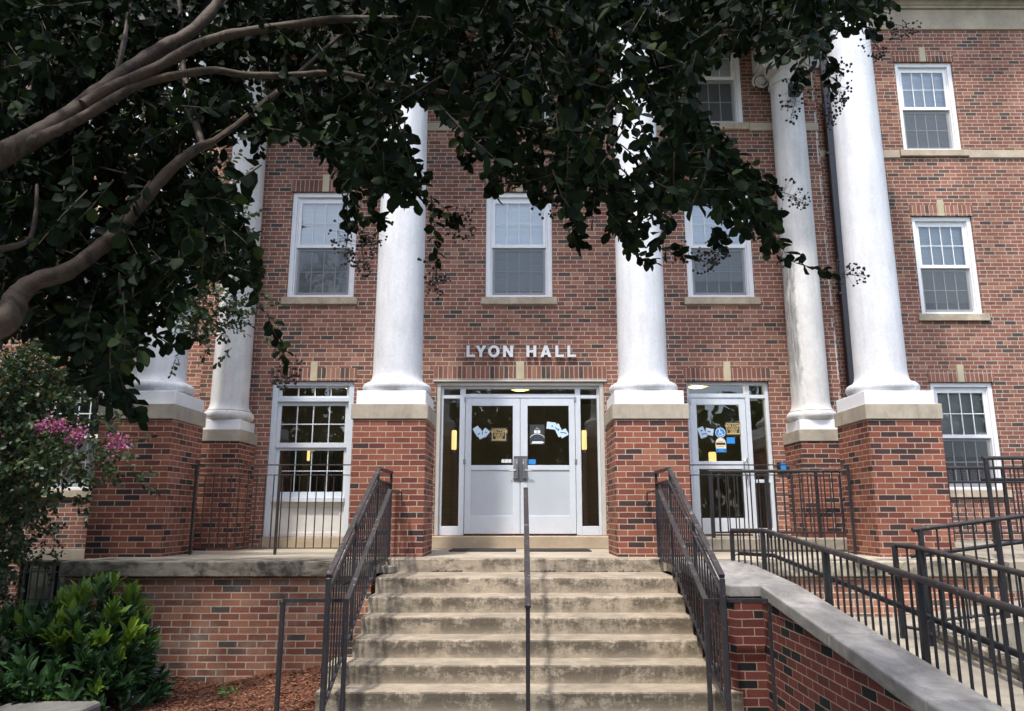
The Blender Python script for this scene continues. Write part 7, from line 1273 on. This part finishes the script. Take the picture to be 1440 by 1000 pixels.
# ------------------------------------------------------------------ the flowering crape myrtle in front of the left wing
def blob_shoots(LV, TW, blobs, L, W, n=11, ln=.22):
    for c, r, k in blobs:
        c, r = np.array(c), np.array(r)
        sub = [c + unit(1)[0] * r * rng.uniform(.3, .85) for _ in range(max(5, k // 22))]
        for _ in range(k):
            p = sub[rng.integers(len(sub))] + rng.normal(0, .19, 3) * (r / r.mean())
            d = (p - c) / r; d = d / (np.linalg.norm(d) + 1e-6) + rng.normal(0, .5, 3) + np.array([0, 0, -.1]); d /= np.linalg.norm(d)
            shoot(LV, TW, p - d * ln * .5, p + d * ln * .5, n, L, W)
T2 = thing('flowering_crape_myrtle', 'leafy crape myrtle with pink flower clusters in front of the left wing', 'tree', (-5.15, 6.9, -1.2))
limb(T2, [(-5.15, 6.9, -1.25), (-5.05, 6.85, -.2), (-4.95, 6.8, .9), (-4.7, 6.75, 2.2), (-4.4, 6.7, 3.4)], .07, .025, 'bark_dark', 10, 'trunk')
limb(T2, [(-4.98, 6.95, -1.2), (-4.78, 6.9, -.1), (-4.72, 6.7, .8), (-4.3, 6.55, 1.6)], .045, .012, 'bark_dark', 9, 'trunk')
limb(T2, [(-4.95, 6.8, .9), (-5.3, 6.9, 2.0), (-5.4, 7.0, 3.6)], .04, .012, 'bark_dark', 8)
limb(T2, [(-4.7, 6.75, 2.2), (-3.9, 6.8, 3.0), (-3.1, 6.9, 3.2)], .03, .008, 'bark', 8)
limb(T2, [(-4.4, 6.7, 3.4), (-3.9, 6.7, 4.4), (-3.3, 6.8, 5.2)], .025, .008, 'bark', 8)
LV = Leaves(); TW = MB()
blob_shoots(LV, TW, [((-4.35, 6.5, 1.45), (.62, .5, .72), 420), ((-3.85, 6.45, .92), (.45, .35, .24), 120), ((-5.0, 6.5, 1.0), (.5, .5, .8), 380), ((-4.75, 6.9, .55), (.55, .5, .5), 200), ((-5.75, 8.6, 1.5), (.55, .7, 1.3), 300), ((-5.6, 8.4, .1), (.5, .6, .7), 200), ((-5.0, 7.6, 1.35), (.5, .5, .7), 240), ((-5.9, 9.0, .6), (.5, .6, .8), 200), ((-4.7, 6.8, 3.3), (1.0, .8, 1.2), 320), ((-3.2, 6.9, 3.05), (.42, .4, .62), 210), ((-3.9, 6.8, 4.6), (.9, .8, .9), 230), ((-5.5, 6.4, 4.6), (.9, .8, 1.0), 200), ((-3.0, 6.95, 2.35), (.32, .3, .3), 100), ((-3.75, 6.6, 2.6), (.35, .4, .6), 70), ((-5.3, 7.6, 5.2), (1.3, 1.0, 1.2), 330), ((-6.2, 7.2, 3.6), (1.0, .9, 1.5), 260), ((-4.4, 6.2, 6.2), (1.0, .9, .8), 200)], .055, .033)
blob_shoots(LV, None, [((-7.2, 6.6, 7.6), (1.9, 1.5, 1.2), 620), ((-8.4, 8.8, 6.9), (1.7, 1.5, 1.5), 620), ((-7.4, 7.4, 5.0), (1.2, 1.0, 1.2), 240), ((-7.6, 6.2, 3.2), (1.1, 1.1, 1.9), 420), ((-8.2, 9.0, 3.0), (1.0, 1.0, 2.0), 420), ((-7.0, 9.6, 1.2), (.7, .5, 1.0), 200), ((-9.5, 5.0, 3.0), (1.5, 2.0, 2.5), 420)], .10, .07)  # unseen leaf masses added in the sun's path to shade the left side
TW.build('twigs', M['bark_dark'], T2); LV.build('foliage', M['leaf_far'], T2)
FL = [(-4.20, 6.0, 1.10), (-3.66, 6.0, 1.19), (-3.52, 6.05, 1.12), (-3.22, 6.1, 1.06), (-3.80, 6.02, 1.18), (-4.30, 6.1, 1.78), (-4.38, 6.1, 1.62), (-4.62, 6.0, 3.05), (-3.05, 6.5, 3.1), (-2.66, 6.5, 3.07), (-3.7, 6.0, 2.35)]
for i, c in enumerate(FL):
    F = Leaves(); n = 130 if i < 4 else 55; s = np.array([.07, .06, .06]) * (1 if i < 4 else .65); cc = np.array(c)
    pts = cc + rng.normal(0, .55, (n, 3)) * s; F.add(pts, unit(n), unit(n), .022 * rng.uniform(.6, 1.3, n), .022, fold=.6, droop=.4); F.build('flower_cluster', M['flower'], T2)

# ------------------------------------------------------------------ the big tree to the left, outside the picture, whose shade dims the left wing
T3 = thing('shade_tree', 'broad dense tree standing left of the view that shades the left wing', 'tree', (-9.2, 4.2, -1.25))
limb(T3, [(-9.2, 4.2, -1.3), (-9.1, 4.2, .8), (-9.2, 4.1, 2.8), (-9.0, 4.2, 5.)], .26, .1, 'bark_dark', 12, 'trunk')
for q in ((-11., 3., 5.), (-7.4, 5.2, 5.), (-8.6, 2.2, 5.4)): limb(T3, [(-9.15, 4.2, 1.8), ((q[0] - 9.15) / 2, (q[1] + 4.2) / 2, 3.6), q], .11, .03, 'bark_dark', 8)
LV = Leaves(); n = 9000; u = unit(n); rr = rng.uniform(.45, 1., n)[:, None] * (1 + .12 * np.sin(4 * u[:, :1] + 3 * u[:, 1:2]))
LV.add(np.array([-9.0, 4.0, 3.9]) + u * rr * np.array([3.7, 3.7, 4.6]), unit(n), unit(n), rng.uniform(.2, .34, n), .2)
n = 3200; u = unit(n); LV.add(np.array([-8.9, 9.4, 2.4]) + u * rng.uniform(.4, 1., n)[:, None] * np.array([1.4, 1.8, 3.6]), unit(n), unit(n), rng.uniform(.14, .24, n), .14); LV.build('foliage', M['leaf_far'], T3)
limb(T3, [(-9.15, 4.2, .6), (-9.2, 6.5, 1.6), (-8.9, 9.2, 2.6)], .09, .03, 'bark_dark', 8)

# ------------------------------------------------------------------ shrubs, weed and mulch chips by the porch wall
def laurel(label, c, r, n, seedz=-1.22):
    o = thing('laurel_shrub', label, 'shrub', (c[0], c[1], seedz), 'laurel shrubs by the porch'); c, r = np.array(c, float), np.array(r, float)
    A, Bv, S = Leaves(), Leaves(), MB()
    for k in range(n):
        u = unit(1)[0]; u[2] = abs(u[2]) * 1.15 - .35; u /= np.linalg.norm(u); rad = rng.choice([1., .93, .8, .62], p=[.5, .2, .18, .12]); bump = 1 + .10 * math.sin(5*u[0] + 3*u[1]) + .08 * math.sin(7*u[2] + 4*u[0])
        p = c + u * r * rad * bump; ax = u * .8 + np.array([0, -.12, .75]) + rng.normal(0, .22, 3); ax /= np.linalg.norm(ax)
        young = rng.random() < (.45 if u[2] > .42 and rad > .9 else .03); m = rng.integers(8, 13)
        ref = unit(1)[0]; a = np.cross(ax, ref); a /= np.linalg.norm(a); b = np.cross(ax, a); ph = np.arange(m) * 2.4; sp = np.linspace(.95, .25, m)[:, None] * (.7 if young else 1.)
        d = (np.outer(np.cos(ph), a) + np.outer(np.sin(ph), b)) * sp + ax * (1.15 - .6 * sp) + rng.normal(0, .12, (m, 3))
        base = p + np.outer(np.linspace(-.06, .03, m), ax); L = .165 * rng.uniform(.75, 1.15, m)
        (Bv if young else A).add(base, d, np.tile(ax, (m, 1)) - d * .3 + rng.normal(0, .1, (m, 3)), L, L * .33, fold=.3, droop=.25, shape=1)
        if k % 4 == 0: S.tube([c - np.array([0, 0, r[2] * .9]), c + u * r * rad * .5 - np.array([0, 0, .1]), p], [.012, .007, .003], 5, False)
    S.build('stems', M['bark_dark'], o); A.build('foliage', M['leaf_laurel'], o); Bv.build('young_leaves', M['leaf_young'], o)
laurel('large glossy green shrub with pointed leaves against the porch wall', (-3.98, 7.2, -.97), (.72, .70, .74), 430)
laurel('glossy shrub at the lower left corner, left of the grey block', (-4.62, 5.9, -.92), (.62, .6, .5), 240)
o = thing('weed', 'small bright green weed growing alone in the mulch', 'plant', (-2.78, 7.75, -1.15)); W_ = Leaves()
for k in range(46):
    p = np.array([-2.78, 7.75, -1.16 + .02]) + rng.normal(0, 1, 3) * np.array([.05, .05, .025]); W_.add(p, unit(1) + np.array([0, 0, .5]), unit(1) + np.array([0, 0, 1.]), .035, .022)
W_.build('foliage', M['weed'], o)
n = 17000; px = rng.uniform(-4.6, -1.72, n); py = rng.uniform(4.4, 8.5, n); pz = np.array([mulch_z(a, b) for a, b in zip(px, py)]) + rng.uniform(.002, .016, n)
a = unit(n); a[:, 2] *= .35; L = rng.uniform(.012, .045, n)[:, None]; b = np.cross(a, unit(n)); b /= np.linalg.norm(b, axis=1, keepdims=True); b[:, 2] *= .4; w = rng.uniform(.004, .011, n)[:, None]
c = np.stack([px, py, pz], 1); v = np.stack([c - a*L - b*w, c + a*L - b*w*.6, c + a*L*.9 + b*w, c - a*L*.95 + b*w*.8], 1).reshape(-1, 3)
o = fast_mesh('mulch_chips', v, np.arange(4*n).reshape(-1, 4), M['chip']); o['kind'] = 'stuff'; o['label'] = 'reddish brown wood chips covering the bed below the porch wall'; o['category'] = 'mulch'

# ------------------------------------------------------------------ the wood across the lawn, behind the viewer, that the door glass mirrors
LV = Leaves(); n = 9000
pp = np.stack([rng.uniform(-32, 32, n), rng.uniform(-24, -15, n), np.zeros(n)], 1); pp[:, 2] = -1.2 + rng.random(n) * (8.6 + 2.0 * np.sin(pp[:, 0] * .5) + 1.3 * np.sin(pp[:, 0] * 1.3 + 1)); LV.add(pp, unit(n), unit(n), .9, .65)
o = LV.build('woodland', M['leaf_far'], None); o['kind'] = 'stuff'; o['label'] = 'dark wood across the lawn behind the viewer, mirrored in the door glass'; o['category'] = 'wood'
